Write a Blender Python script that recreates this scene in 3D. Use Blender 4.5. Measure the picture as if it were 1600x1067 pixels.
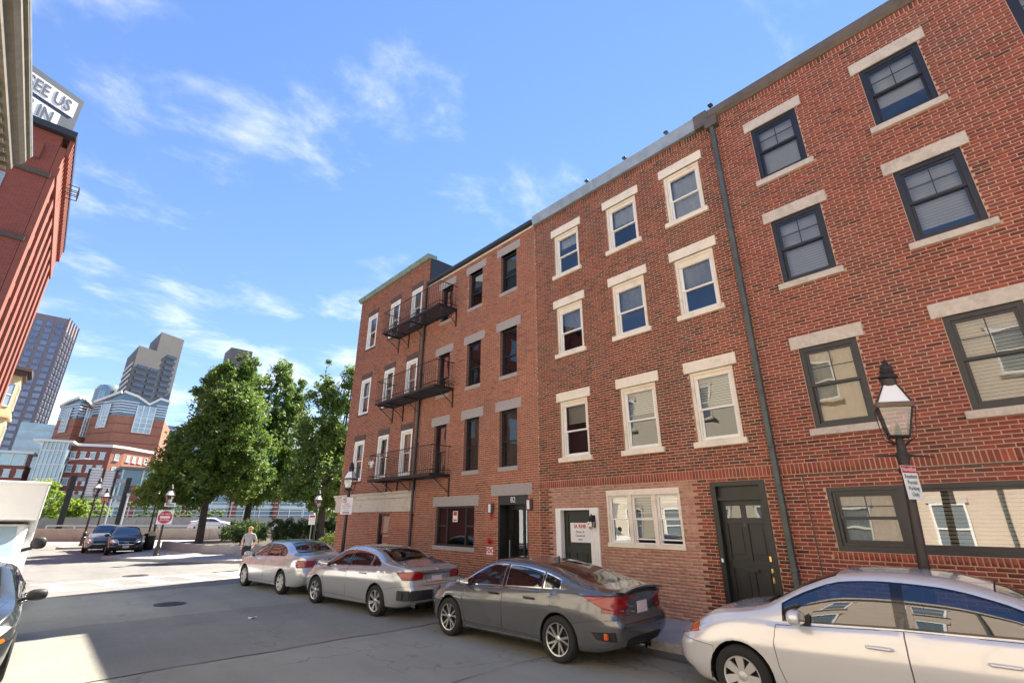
import bpy, bmesh, math, random
import numpy as np
from mathutils import Vector, Matrix
R = math.radians
rng = random.Random(7)
nrg = np.random.default_rng(11)
for o in list(bpy.data.objects): bpy.data.objects.remove(o)
SC = bpy.context.scene
C = SC.collection
# ------------------------------------------------------------------ camera
CAM_H = 2.1
cd = bpy.data.cameras.new('camera'); cam = bpy.data.objects.new('camera', cd); C.objects.link(cam)
cd.sensor_width = 36.0; cd.lens = 16.7625; cd.clip_start = 0.05; cd.clip_end = 6000
cam.location = (0, 0, CAM_H); cam.rotation_euler = (R(90 + 20.362), 0, R(-43.153))
SC.camera = cam
# ------------------------------------------------------------------ world, sun, exposure
CLOUD_OFF = (6.3, 8.8, 4.1)
SUN = Vector((1.0, 0.28, 1.337)).normalized()
SUN_EL = math.asin(SUN.z); SUN_AZ = math.atan2(SUN.x, SUN.y)
wd = bpy.data.worlds.new('World'); SC.world = wd; wd.use_nodes = True
nt = wd.node_tree; nt.nodes.clear()
def N(t, **k):
    n = nt.nodes.new(t)
    for a, b in k.items(): setattr(n, a, b)
    return n
wo = N('ShaderNodeOutputWorld'); bg = N('ShaderNodeBackground'); bg.inputs['Strength'].default_value = 0.069
sky = N('ShaderNodeTexSky', sky_type='NISHITA'); sky.sun_disc = False
sky.sun_elevation = SUN_EL; sky.sun_rotation = SUN_AZ; sky.altitude = 10; sky.air_density = 1.0; sky.dust_density = 0.0; sky.ozone_density = 1.6
hsv = N('ShaderNodeHueSaturation'); hsv.inputs['Saturation'].default_value = 1.12; hsv.inputs['Hue'].default_value = 0.508
dt = N('ShaderNodeVectorMath', operation='DOT_PRODUCT'); dt.inputs[1].default_value = (0.3, 0.5, 0.2); nt.links.new(sky.outputs[0], dt.inputs[0])
ml = N('ShaderNodeMath', operation='MULTIPLY_ADD'); ml.inputs[1].default_value = 0.16; ml.inputs[2].default_value = 1.0; nt.links.new(dt.outputs['Value'], ml.inputs[0])
iv = N('ShaderNodeMath', operation='DIVIDE'); iv.inputs[0].default_value = 1.0; nt.links.new(ml.outputs[0], iv.inputs[1])
sc0 = N('ShaderNodeVectorMath', operation='SCALE'); nt.links.new(sky.outputs[0], sc0.inputs[0]); nt.links.new(iv.outputs[0], sc0.inputs['Scale'])
nt.links.new(sc0.outputs[0], hsv.inputs['Color'])
tc = N('ShaderNodeTexCoord'); sep = N('ShaderNodeSeparateXYZ'); nt.links.new(tc.outputs['Generated'], sep.inputs[0])
mz = N('ShaderNodeMath', operation='MAXIMUM'); mz.inputs[1].default_value = 0.04; nt.links.new(sep.outputs['Z'], mz.inputs[0])
az_ = N('ShaderNodeMath', operation='ADD'); az_.inputs[1].default_value = 0.16; nt.links.new(mz.outputs[0], az_.inputs[0])
dx = N('ShaderNodeMath', operation='DIVIDE'); dy = N('ShaderNodeMath', operation='DIVIDE')
nt.links.new(sep.outputs['X'], dx.inputs[0]); nt.links.new(az_.outputs[0], dx.inputs[1])
nt.links.new(sep.outputs['Y'], dy.inputs[0]); nt.links.new(az_.outputs[0], dy.inputs[1])
cmb = N('ShaderNodeCombineXYZ'); nt.links.new(dx.outputs[0], cmb.inputs[0]); nt.links.new(dy.outputs[0], cmb.inputs[1])
cmb.inputs[2].default_value = 3.7
n1 = N('ShaderNodeTexNoise'); n1.inputs['Scale'].default_value = 3.0; n1.inputs['Detail'].default_value = 11; n1.inputs['Roughness'].default_value = 0.6; n1.inputs['Distortion'].default_value = 0.25
mpn = N('ShaderNodeMapping'); mpn.inputs['Location'].default_value = CLOUD_OFF; mpn.inputs['Scale'].default_value = (1.0, 1.35, 1.0); nt.links.new(cmb.outputs[0], mpn.inputs['Vector'])
nt.links.new(mpn.outputs[0], n1.inputs['Vector'])
n2 = N('ShaderNodeTexNoise'); n2.inputs['Scale'].default_value = 1.25; n2.inputs['Detail'].default_value = 2
nt.links.new(mpn.outputs[0], n2.inputs['Vector'])
ad = N('ShaderNodeMath', operation='MULTIPLY_ADD'); ad.inputs[1].default_value = 0.85; nt.links.new(n2.outputs['Fac'], ad.inputs[0]); nt.links.new(n1.outputs['Fac'], ad.inputs[2])
lowc = N('ShaderNodeMapRange'); lowc.inputs['From Min'].default_value = 0.0; lowc.inputs['From Max'].default_value = 0.42; lowc.inputs['To Min'].default_value = 0.25; lowc.inputs['To Max'].default_value = 0.0
nt.links.new(sep.outputs['Z'], lowc.inputs['Value']); ad2 = N('ShaderNodeMath', operation='ADD'); nt.links.new(ad.outputs[0], ad2.inputs[0]); nt.links.new(lowc.outputs[0], ad2.inputs[1]); ad = ad2
rp = N('ShaderNodeMapRange', interpolation_type='SMOOTHSTEP'); rp.inputs['From Min'].default_value = 0.93; rp.inputs['From Max'].default_value = 1.36; rp.inputs['To Max'].default_value = 0.85
nt.links.new(ad.outputs[0], rp.inputs['Value'])
mx = N('ShaderNodeMix', data_type='RGBA'); mx.inputs['B'].default_value = (4.5, 4.45, 4.4, 1)
nt.links.new(rp.outputs[0], mx.inputs['Factor']); nt.links.new(hsv.outputs[0], mx.inputs['A'])
nt.links.new(mx.outputs['Result'], bg.inputs['Color']); nt.links.new(bg.outputs[0], wo.inputs['Surface'])
sd = bpy.data.lights.new('sun', 'SUN'); sd.energy = 3.4; sd.angle = R(0.53); sd.color = (1.0, 0.91, 0.77)
so = bpy.data.objects.new('sun', sd); C.objects.link(so); so.location = (30, 10, 60)
so.rotation_euler = (-SUN).to_track_quat('-Z', 'Y').to_euler()
SC.view_settings.view_transform = 'Standard'; SC.view_settings.look = 'None'; SC.view_settings.gamma = 1
SC.view_settings.exposure = 2.44
SC.render.engine = 'CYCLES'
SC.cycles.max_bounces = 10; SC.cycles.diffuse_bounces = 5; SC.cycles.glossy_bounces = 4; SC.cycles.transparent_max_bounces = 12
SC.cycles.caustics_reflective = False; SC.cycles.caustics_refractive = False
SC.cycles.sample_clamp_indirect = 6

# ------------------------------------------------------------------ materials
M = {}
def mat(name, col, rough=0.7, metal=0.0, spec=0.5, var=0.0, vscale=3.0, bump=0.0, bscale=40.0, coat=0.0, emit=None, attr=None, obj=True, dirt=None, dscale=0.6, streak=False):
    m = bpy.data.materials.new(name); m.use_nodes = True; t = m.node_tree; b = t.nodes['Principled BSDF']
    def nn(k, **kw):
        n = t.nodes.new(k)
        for a, c in kw.items(): setattr(n, a, c)
        return n
    b.inputs['Roughness'].default_value = rough; b.inputs['Metallic'].default_value = metal
    b.inputs['Specular IOR Level'].default_value = spec; b.inputs['Coat Weight'].default_value = coat; b.inputs['Coat Roughness'].default_value = 0.03
    b.inputs['Base Color'].default_value = (*col, 1)
    tcn = nn('ShaderNodeTexCoord'); cout = None
    if attr:
        at = nn('ShaderNodeAttribute', attribute_name=attr); cout = at.outputs['Color']
    if var > 0:
        no = nn('ShaderNodeTexNoise'); no.inputs['Scale'].default_value = vscale; no.inputs['Detail'].default_value = 6; no.inputs['Roughness'].default_value = 0.65
        geo = nn('ShaderNodeNewGeometry'); t.links.new(geo.outputs['Position'], no.inputs['Vector'])
        mr = nn('ShaderNodeMapRange'); mr.inputs['From Min'].default_value = 0.3; mr.inputs['From Max'].default_value = 0.7
        mr.inputs['To Min'].default_value = 1 - var; mr.inputs['To Max'].default_value = 1 + var
        t.links.new(no.outputs['Fac'], mr.inputs['Value'])
        vm = nn('ShaderNodeVectorMath', operation='SCALE')
        if cout: t.links.new(cout, vm.inputs[0])
        else: vm.inputs[0].default_value = col
        t.links.new(mr.outputs[0], vm.inputs['Scale']); cout = vm.outputs[0]
    if dirt:
        no = nn('ShaderNodeTexNoise'); no.inputs['Scale'].default_value = dscale; no.inputs['Detail'].default_value = 8; no.inputs['Roughness'].default_value = 0.7
        geo = nn('ShaderNodeNewGeometry'); t.links.new(geo.outputs['Position'], no.inputs['Vector'])
        mr = nn('ShaderNodeMapRange'); mr.inputs['From Min'].default_value = 0.52; mr.inputs['From Max'].default_value = 0.75; mr.inputs['To Max'].default_value = 0.65
        t.links.new(no.outputs['Fac'], mr.inputs['Value'])
        mi = nn('ShaderNodeMix', data_type='RGBA'); mi.inputs['B'].default_value = (*dirt, 1)
        if cout: t.links.new(cout, mi.inputs['A'])
        else: mi.inputs['A'].default_value = (*col, 1)
        t.links.new(mr.outputs[0], mi.inputs['Factor']); cout = mi.outputs['Result']
    if streak:          # soot and rain streaks: noise drawn out vertically, plus broad weathering
        geo = nn('ShaderNodeNewGeometry'); mp = nn('ShaderNodeMapping'); mp.inputs['Scale'].default_value = (1, 2.6, 0.22); t.links.new(geo.outputs['Position'], mp.inputs['Vector'])
        no = nn('ShaderNodeTexNoise'); no.inputs['Scale'].default_value = 1.0; no.inputs['Detail'].default_value = 7; no.inputs['Roughness'].default_value = 0.7; t.links.new(mp.outputs[0], no.inputs['Vector'])
        n3 = nn('ShaderNodeTexNoise'); n3.inputs['Scale'].default_value = 0.5; n3.inputs['Detail'].default_value = 3; t.links.new(geo.outputs['Position'], n3.inputs['Vector'])
        ml_ = nn('ShaderNodeMath', operation='MULTIPLY'); t.links.new(no.outputs['Fac'], ml_.inputs[0]); t.links.new(n3.outputs['Fac'], ml_.inputs[1])
        mr = nn('ShaderNodeMapRange'); mr.inputs['From Min'].default_value = 0.24; mr.inputs['From Max'].default_value = 0.42; mr.inputs['To Max'].default_value = 0.5; t.links.new(ml_.outputs[0], mr.inputs['Value'])
        mi = nn('ShaderNodeMix', data_type='RGBA'); mi.inputs['B'].default_value = (0.13, 0.075, 0.06, 1); t.links.new(cout, mi.inputs['A']); t.links.new(mr.outputs[0], mi.inputs['Factor']); cout = mi.outputs['Result']
    if cout: t.links.new(cout, b.inputs['Base Color'])
    if bump > 0:
        no = nn('ShaderNodeTexNoise'); no.inputs['Scale'].default_value = bscale; no.inputs['Detail'].default_value = 4
        geo = nn('ShaderNodeNewGeometry'); t.links.new(geo.outputs['Position'], no.inputs['Vector'])
        bp = nn('ShaderNodeBump'); bp.inputs['Strength'].default_value = bump; bp.inputs['Distance'].default_value = 0.01
        t.links.new(no.outputs['Fac'], bp.inputs['Height']); t.links.new(bp.outputs[0], b.inputs['Normal'])
    if emit:
        b.inputs['Emission Color'].default_value = (*emit[0], 1); b.inputs['Emission Strength'].default_value = emit[1]
    M[name] = m
    return m
def glassmat(name, tint, refl=0.2, rough=0.0, wav=0.0):
    m = bpy.data.materials.new(name); m.use_nodes = True; t = m.node_tree; t.nodes.clear()
    o = t.nodes.new('ShaderNodeOutputMaterial'); mi = t.nodes.new('ShaderNodeMixShader'); tr = t.nodes.new('ShaderNodeBsdfTransparent'); gl = t.nodes.new('ShaderNodeBsdfGlossy')
    tr.inputs[0].default_value = (*tint, 1); gl.inputs['Color'].default_value = (0.95, 0.97, 1, 1); gl.inputs['Roughness'].default_value = rough
    lw = t.nodes.new('ShaderNodeFresnel'); lw.inputs['IOR'].default_value = 1.5
    mr = t.nodes.new('ShaderNodeMapRange'); mr.inputs['To Min'].default_value = refl; mr.inputs['To Max'].default_value = 1.0
    t.links.new(lw.outputs[0], mr.inputs['Value']); t.links.new(mr.outputs[0], mi.inputs[0])
    t.links.new(tr.outputs[0], mi.inputs[1]); t.links.new(gl.outputs[0], mi.inputs[2]); t.links.new(mi.outputs[0], o.inputs[0])
    if wav > 0:
        no = t.nodes.new('ShaderNodeTexNoise'); no.inputs['Scale'].default_value = 1.6; no.inputs['Detail'].default_value = 1
        g = t.nodes.new('ShaderNodeNewGeometry'); t.links.new(g.outputs['Position'], no.inputs['Vector'])
        bp = t.nodes.new('ShaderNodeBump'); bp.inputs['Strength'].default_value = wav; bp.inputs['Distance'].default_value = 0.05
        t.links.new(no.outputs['Fac'], bp.inputs['Height']); t.links.new(bp.outputs[0], gl.inputs['Normal'])
    M[name] = m
def brickmat(name, c1, c2, mort, sx=0.215, sz=0.066, msz=0.012):
    m = bpy.data.materials.new(name); m.use_nodes = True; t = m.node_tree; b = t.nodes['Principled BSDF']; b.inputs['Roughness'].default_value = 0.85
    g = t.nodes.new('ShaderNodeNewGeometry'); s = t.nodes.new('ShaderNodeSeparateXYZ'); t.links.new(g.outputs['Position'], s.inputs[0])
    a = t.nodes.new('ShaderNodeMath'); a.operation = 'ADD'; t.links.new(s.outputs[0], a.inputs[0]); t.links.new(s.outputs[1], a.inputs[1])
    c = t.nodes.new('ShaderNodeCombineXYZ'); t.links.new(a.outputs[0], c.inputs[0]); t.links.new(s.outputs[2], c.inputs[1])
    br = t.nodes.new('ShaderNodeTexBrick'); br.inputs['Color1'].default_value = (*c1, 1); br.inputs['Color2'].default_value = (*c2, 1); br.inputs['Mortar'].default_value = (*mort, 1)
    br.inputs['Scale'].default_value = 1.0; br.inputs['Brick Width'].default_value = sx; br.inputs['Row Height'].default_value = sz; br.inputs['Mortar Size'].default_value = msz / 2
    t.links.new(c.outputs[0], br.inputs['Vector']); t.links.new(br.outputs['Color'], b.inputs['Base Color'])
    M[name] = m
mat('mortar_light', (0.53, 0.355, 0.25), 0.95, var=0.15, vscale=2.0, bump=0.3, bscale=120)
mat('mortar_pink', (0.52, 0.345, 0.245), 0.95, var=0.15, vscale=2.0, bump=0.3, bscale=120)
mat('brick', (0.3, 0.1, 0.07), 0.85, attr='bc', var=0.22, vscale=9.0, bump=0.5, bscale=90, streak=True)
mat('brick_clean', (0.3, 0.1, 0.07), 0.85, attr='bc', var=0.2, vscale=9.0, bump=0.5, bscale=90)
brickmat('brick_reveal', (0.30, 0.10, 0.06), (0.20, 0.075, 0.05), (0.42, 0.34, 0.27))
brickmat('brick_side', (0.27, 0.10, 0.07), (0.2, 0.075, 0.055), (0.36, 0.3, 0.25))
brickmat('brick_tan', (0.585, 0.475, 0.37), (0.54, 0.43, 0.33), (0.62, 0.53, 0.44))
brickmat('brick_cream', (0.66, 0.60, 0.48), (0.62, 0.56, 0.45), (0.6, 0.55, 0.45))
brickmat('brick_red_far', (0.25, 0.062, 0.045), (0.20, 0.05, 0.038), (0.26, 0.10, 0.08), 0.3, 0.1, 0.02)
mat('cream_paint', (0.80, 0.71, 0.58), 0.6, var=0.08, vscale=6, dirt=(0.36, 0.27, 0.18), dscale=3.0, bump=0.15, bscale=60)
mat('white_paint', (0.82, 0.80, 0.76), 0.5, var=0.05, vscale=5)
mat('limestone', (0.56, 0.49, 0.42), 0.9, var=0.12, vscale=14, bump=0.3, bscale=150, dirt=(0.27, 0.20, 0.15), dscale=2.6)
mat('grey_stone', (0.36, 0.32, 0.30), 0.9, var=0.1, vscale=10, bump=0.2, bscale=150)
mat('brownstone', (0.10, 0.07, 0.06), 0.9, var=0.25, vscale=8)
mat('black_frame', (0.022, 0.022, 0.026), 0.38, var=0.2, vscale=5)
mat('black_door', (0.016, 0.017, 0.016), 0.42, var=0.3, vscale=3, bump=0.05)
mat('green_black_door', (0.030, 0.034, 0.028), 0.5, var=0.2)
mat('iron', (0.016, 0.014, 0.014), 0.55, var=0.3, vscale=10)
mat('dark_gutter', (0.030, 0.033, 0.040), 0.4)
mat('zinc', (0.34, 0.38, 0.41), 0.5, metal=0.35, var=0.2, vscale=3)
mat('bronze_coping', (0.14, 0.11, 0.09), 0.55, metal=0.2, var=0.2)
mat('copper_green', (0.20, 0.27, 0.23), 0.65, var=0.25, vscale=3)
mat('downspout', (0.085, 0.10, 0.095), 0.6, metal=0.3, var=0.35, vscale=4, dirt=(0.12, 0.15, 0.12), dscale=3)
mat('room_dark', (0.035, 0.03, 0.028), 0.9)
mat('blind', (0.62, 0.58, 0.52), 0.7, var=0.05)
mat('curtain_grey', (0.30, 0.29, 0.26), 0.9, var=0.15, vscale=9)
mat('curtain_white', (0.66, 0.64, 0.60), 0.9, var=0.1, vscale=9)
mat('curtain_tan', (0.55, 0.43, 0.26), 0.9, var=0.1, vscale=9)
mat('brass', (0.75, 0.5, 0.2), 0.25, metal=1.0)
mat('asphalt', (0.150, 0.139, 0.124), 0.9, var=0.16, vscale=0.55, bump=0.5, bscale=140, dirt=(0.095, 0.088, 0.08), dscale=0.30)
mat('asphalt_worn', (0.20, 0.194, 0.185), 0.9, var=0.12, vscale=0.8, bump=0.4, bscale=140, dirt=(0.15, 0.146, 0.14), dscale=0.25)
mat('asphalt_patch', (0.135, 0.126, 0.113), 0.92, var=0.10, vscale=1.3, bump=0.5, bscale=150)
mat('tar', (0.085, 0.083, 0.075), 0.8, var=0.3, vscale=6)
mat('road_white', (0.72, 0.71, 0.68), 0.8, var=0.12, vscale=3, dirt=(0.3, 0.29, 0.28), dscale=1.7)
mat('concrete', (0.36, 0.345, 0.32), 0.9, var=0.12, vscale=1.4, bump=0.25, bscale=90, dirt=(0.24, 0.23, 0.21), dscale=0.8)
mat('concrete_wall', (0.38, 0.37, 0.33), 0.9, var=0.15, vscale=0.9, dirt=(0.24, 0.21, 0.17), dscale=0.5)
mat('granite', (0.40, 0.385, 0.36), 0.85, var=0.2, vscale=12, bump=0.3, bscale=70, dirt=(0.26, 0.25, 0.23), dscale=1.5)
mat('cast_iron', (0.06, 0.058, 0.055), 0.6, metal=0.4, var=0.3, vscale=15)
mat('soil', (0.07, 0.05, 0.035), 0.95, var=0.3)
mat('bark', (0.055, 0.043, 0.034), 0.95, var=0.35, vscale=6, bump=0.7, bscale=25)
mat('lamp_metal', (0.032, 0.024, 0.023), 0.5, var=0.3, vscale=8)
mat('lamp_brown', (0.13, 0.085, 0.06), 0.55, var=0.25, vscale=10)
mat('frosted', (0.82, 0.83, 0.85), 0.45)
mat('sign_white', (0.80, 0.79, 0.78), 0.5)
mat('sign_red', (0.50, 0.025, 0.035), 0.45)
mat('sign_black', (0.03, 0.035, 0.04), 0.5)
mat('sign_green_text', (0.03, 0.12, 0.13), 0.5)
mat('red_paint', (0.48, 0.03, 0.03), 0.4)
mat('slate_panel', (0.052, 0.075, 0.105), 0.6, var=0.1)
mat('billboard_white', (0.80, 0.79, 0.82), 0.6)
mat('stone_cornice', (0.15, 0.13, 0.10), 0.85, var=0.22, vscale=3, dirt=(0.07, 0.055, 0.04), dscale=1.6)
mat('yellow_paint', (0.62, 0.47, 0.25), 0.6, var=0.1, vscale=3)
mat('brick_red_sunlit', (0.25, 0.075, 0.05), 0.85, var=0.12, vscale=2)  # sunlit copy of the red brick, sun tint put into the colour
glassmat('pane', (0.74, 0.78, 0.78), 0.09, 0.0, 0.06)
glassmat('pane_flat', (0.80, 0.82, 0.80), 0.25, 0.0, 0.02)
glassmat('pane_dark', (0.45, 0.46, 0.46), 0.12, 0.0, 0.05)
glassmat('car_glass', (0.42, 0.45, 0.45), 0.12)
glassmat('lamp_glass', (0.90, 0.82, 0.74), 0.12)

def roadmat(name, base, crack=0.6):
    m = bpy.data.materials.new(name); m.use_nodes = True; t = m.node_tree; b = t.nodes['Principled BSDF']; b.inputs['Roughness'].default_value = 0.88
    g = t.nodes.new('ShaderNodeNewGeometry')
    def noise(sc, det=4, vec=None, rough=0.6):
        n = t.nodes.new('ShaderNodeTexNoise'); n.inputs['Scale'].default_value = sc; n.inputs['Detail'].default_value = det; n.inputs['Roughness'].default_value = rough; t.links.new(vec or g.outputs['Position'], n.inputs['Vector']); return n.outputs['Fac']
    def rng_(v, a, c, d, e):
        r = t.nodes.new('ShaderNodeMapRange'); r.inputs['From Min'].default_value = a; r.inputs['From Max'].default_value = c; r.inputs['To Min'].default_value = d; r.inputs['To Max'].default_value = e; t.links.new(v, r.inputs['Value']); return r.outputs[0]
    def mul(a, c):
        r = t.nodes.new('ShaderNodeMath'); r.operation = 'MULTIPLY'; t.links.new(a, r.inputs[0]); t.links.new(c, r.inputs[1]); return r.outputs[0]
    mp = t.nodes.new('ShaderNodeMapping'); mp.inputs['Scale'].default_value = (0.9, 0.09, 1); t.links.new(g.outputs['Position'], mp.inputs['Vector'])
    f = mul(mul(rng_(noise(0.35, 6), 0.3, 0.7, 0.84, 1.14), rng_(noise(95, 2), 0.3, 0.7, 0.72, 1.28)), mul(rng_(noise(1.0, 4, mp.outputs[0]), 0.3, 0.7, 0.88, 1.12), rng_(noise(7, 5), 0.62, 0.78, 1.0, 0.72)))
    vo = t.nodes.new('ShaderNodeTexVoronoi'); vo.feature = 'DISTANCE_TO_EDGE'; vo.inputs['Scale'].default_value = 0.42
    ds = t.nodes.new('ShaderNodeVectorMath'); ds.operation = 'ADD'; nv = t.nodes.new('ShaderNodeTexNoise'); nv.inputs['Scale'].default_value = 1.7; nv.inputs['Detail'].default_value = 5; t.links.new(g.outputs['Position'], nv.inputs['Vector']); t.links.new(g.outputs['Position'], ds.inputs[0]); t.links.new(nv.outputs['Color'], ds.inputs[1]); t.links.new(ds.outputs[0], vo.inputs['Vector'])
    cr = rng_(vo.outputs['Distance'], 0.0, 0.011, 1.0 - crack, 1.0); msk = rng_(noise(0.3, 2), 0.45, 0.55, 0.0, 1.0)
    cm = t.nodes.new('ShaderNodeMix'); cm.inputs['A'].default_value = 1.0; t.links.new(cr, cm.inputs['B']); t.links.new(msk, cm.inputs['Factor'])
    f = mul(f, cm.outputs['Result'])
    vm = t.nodes.new('ShaderNodeVectorMath'); vm.operation = 'SCALE'; vm.inputs[0].default_value = base; t.links.new(f, vm.inputs['Scale']); t.links.new(vm.outputs[0], b.inputs['Base Color'])
    bp = t.nodes.new('ShaderNodeBump'); bp.inputs['Strength'].default_value = 0.6; bp.inputs['Distance'].default_value = 0.008; t.links.new(noise(130, 3), bp.inputs['Height']); t.links.new(bp.outputs[0], b.inputs['Normal'])
    M[name] = m
roadmat('asphalt', (0.268, 0.268, 0.225), 0.35); roadmat('asphalt_patch', (0.225, 0.222, 0.192), 0.25); roadmat('asphalt_worn', (0.170, 0.166, 0.156), 0.45); roadmat('gutter', (0.15, 0.144, 0.122), 0.5)
# ------------------------------------------------------------------ mesh helpers
class MB:
    def __init__(s): s.v = []; s.f = []; s.mi = []; s.m = 0
    def add(s, vs, fs):
        b = len(s.v); s.v += [tuple(p) for p in vs]; s.f += [tuple(i + b for i in f) for f in fs]; s.mi += [s.m] * len(fs); return s
    def box(s, x0, x1, y0, y1, z0, z1):
        return s.add([(x0, y0, z0), (x1, y0, z0), (x1, y1, z0), (x0, y1, z0), (x0, y0, z1), (x1, y0, z1), (x1, y1, z1), (x0, y1, z1)],
                     [(0, 3, 2, 1), (4, 5, 6, 7), (0, 1, 5, 4), (1, 2, 6, 5), (2, 3, 7, 6), (3, 0, 4, 7)])
    def hexa(s, lo, hi):
        n = len(lo); return s.add(list(lo) + list(hi), [tuple(range(n))[::-1], tuple(range(n, 2 * n))] + [(i, (i + 1) % n, n + (i + 1) % n, n + i) for i in range(n)])
    def prism(s, poly, z0, z1):
        return s.hexa([(x, y, z0) for x, y in poly], [(x, y, z1) for x, y in poly])
    def extr(s, poly, axis, a, b):
        f = {'x': lambda p, c: (c, p[0], p[1]), 'y': lambda p, c: (p[0], c, p[1]), 'z': lambda p, c: (p[0], p[1], c)}[axis]
        return s.hexa([f(p, a) for p in poly], [f(p, b) for p in poly])
    def quad(s, a, b, c, d): return s.add([a, b, c, d], [(0, 1, 2, 3)])
    def tube(s, pts, r, n=8, cap=True):
        pts = [Vector(p) for p in pts]; rs = r if isinstance(r, (list, tuple)) else [r] * len(pts)
        rings = []; up = Vector((0, 0, 1)); vs = []
        for i, p in enumerate(pts):
            d = (pts[min(i + 1, len(pts) - 1)] - pts[max(i - 1, 0)]).normalized()
            a = d.cross(up) if abs(d.z) < 0.95 else d.cross(Vector((1, 0, 0)))
            a.normalize(); b = d.cross(a).normalized()
            vs += [p + (a * math.cos(2 * math.pi * k / n) + b * math.sin(2 * math.pi * k / n)) * rs[i] for k in range(n)]
        fs = [(i * n + k, i * n + (k + 1) % n, (i + 1) * n + (k + 1) % n, (i + 1) * n + k) for i in range(len(pts) - 1) for k in range(n)]
        if cap: fs += [tuple(range(n))[::-1], tuple((len(pts) - 1) * n + k for k in range(n))]
        return s.add(vs, fs)
    def lathe(s, prof, n=16, c=(0, 0, 0), axis='z', a0=0.0):
        vs = []
        for r, z in prof:
            for k in range(n):
                a = a0 + 2 * math.pi * k / n; p = (r * math.cos(a), r * math.sin(a), z)
                if axis == 'y': p = (p[0], p[2], p[1])
                if axis == 'x': p = (p[2], p[0], p[1])
                vs.append((p[0] + c[0], p[1] + c[1], p[2] + c[2]))
        m = len(prof)
        fs = [(i * n + k, i * n + (k + 1) % n, (i + 1) * n + (k + 1) % n, (i + 1) * n + k) for i in range(m - 1) for k in range(n)]
        fs += [tuple(range(n))[::-1], tuple((m - 1) * n + k for k in range(n))]
        return s.add(vs, fs)
    def mesh(s, name, mats, smooth=False):
        me = bpy.data.meshes.new(name); me.from_pydata(s.v, [], s.f)
        if not isinstance(mats, (list, tuple)): mats = [mats]
        for m in mats: me.materials.append(M[m] if isinstance(m, str) else m)
        if len(mats) > 1: me.polygons.foreach_set('material_index', s.mi)
        if smooth is not False:
            me.polygons.foreach_set('use_smooth', [True] * len(me.polygons)); me.set_sharp_from_angle(angle=R(smooth if smooth is not True else 40))
        me.update(); return me
    def build(s, name, mats, parent=None, smooth=False, bevel=0.0):
        o = link(name, s.mesh(name, mats, smooth), parent)
        if bevel > 0:
            b = o.modifiers.new('bevel', 'BEVEL'); b.width = bevel; b.segments = 2; b.limit_method = 'ANGLE'; b.angle_limit = R(35)
        return o
def link(name, data, parent=None):
    o = bpy.data.objects.new(name, data); C.objects.link(o)
    if parent: o.parent = parent
    return o
def tag(o, label=None, cat=None, group=None, kind=None):
    if label: o['label'] = label
    if cat: o['category'] = cat
    if group: o['group'] = group
    if kind: o['kind'] = kind
    return o
def thing(name, label, cat, loc=(0, 0, 0), rz=0.0, group=None):
    o = link(name, None); o.location = loc; o.rotation_euler = (0, 0, rz); o.empty_display_size = 0.3
    return tag(o, label, cat, group)
def copy_tree(o, parent=None):
    c = o.copy(); C.objects.link(c); c.parent = parent
    for ch in list(o.children): copy_tree(ch, c)
    return c
_dg = None
def text_mesh(name, s, size, m, parent, M4, extrude=0.002, align='CENTER', sx=1.0, bold=0.0):
    cu = bpy.data.curves.new(name, 'FONT'); cu.body = s; cu.size = size; cu.extrude = extrude; cu.align_x = align; cu.align_y = 'CENTER'; cu.offset = bold; cu.resolution_u = 3
    t = bpy.data.objects.new('tmp', cu); C.objects.link(t)
    me = bpy.data.meshes.new_from_object(t.evaluated_get(bpy.context.evaluated_depsgraph_get()))
    bpy.data.objects.remove(t); bpy.data.curves.remove(cu)
    me.transform(M4 @ Matrix.Diagonal((sx, 1, 1, 1))); me.materials.clear(); me.materials.append(M[m])
    o = link(name, me, parent); return o
def frame_mat(origin, right, up):
    r = Vector(right).normalized(); u = Vector(up).normalized(); n = r.cross(u)
    return Matrix(((r.x, u.x, n.x, origin[0]), (r.y, u.y, n.y, origin[1]), (r.z, u.z, n.z, origin[2]), (0, 0, 0, 1)))
def facing_street(y, z, x): return frame_mat((x, y, z), (0, -1, 0), (0, 0, 1))      # text read from the street, on a wall facing -X
# projection used only to rank which bricks show largest
_f = 745.0; _p = R(20.362); _w = R(43.153)
def proj(x, y, z):
    z = z - CAM_H; fw = x * math.sin(_w) + y * math.cos(_w); la = x * math.cos(_w) - y * math.sin(_w)
    zc = fw * math.cos(_p) + z * math.sin(_p); yc = -fw * math.sin(_p) + z * math.cos(_p)
    return (800 + _f * la / zc, 533.5 - _f * yc / zc, zc)
# ------------------------------------------------------------------ the setting: ground, road, pavements
D = 10.211                      # facade plane of the brick row
KX = 8.25                       # kerb line
SW = 0.14                       # pavement height
g = MB(); g.quad((-2500, -2500, -0.03), (2500, -2500, -0.03), (2500, 2500, -0.03), (-2500, 2500, -0.03))
tag(g.build('ground', 'asphalt_worn'), kind='structure')
g = MB(); g.quad((-70, -60, 0), (110, -60, 0), (110, 56, 0), (-70, 56, 0)); g.add([(-70, 56, 0), (13, 56, 0), (-3, 71.5, 0), (-70, 130, 0)], [(0, 1, 2, 3)])
road = tag(g.build('road', 'asphalt'), kind='structure')
g = MB()
n = 24
edge = [(-30 + i * (80 / n), 20.0 + 0.25 * math.sin(i * 1.7)) for i in range(n + 1)]
g.add([(x, y, 0.004) for x, y in edge] + [(50, 60, 0.004), (-30, 60, 0.004)], [tuple(range(n + 3))])
tag(g.build('cross_street', 'asphalt_worn'), kind='structure')
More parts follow.
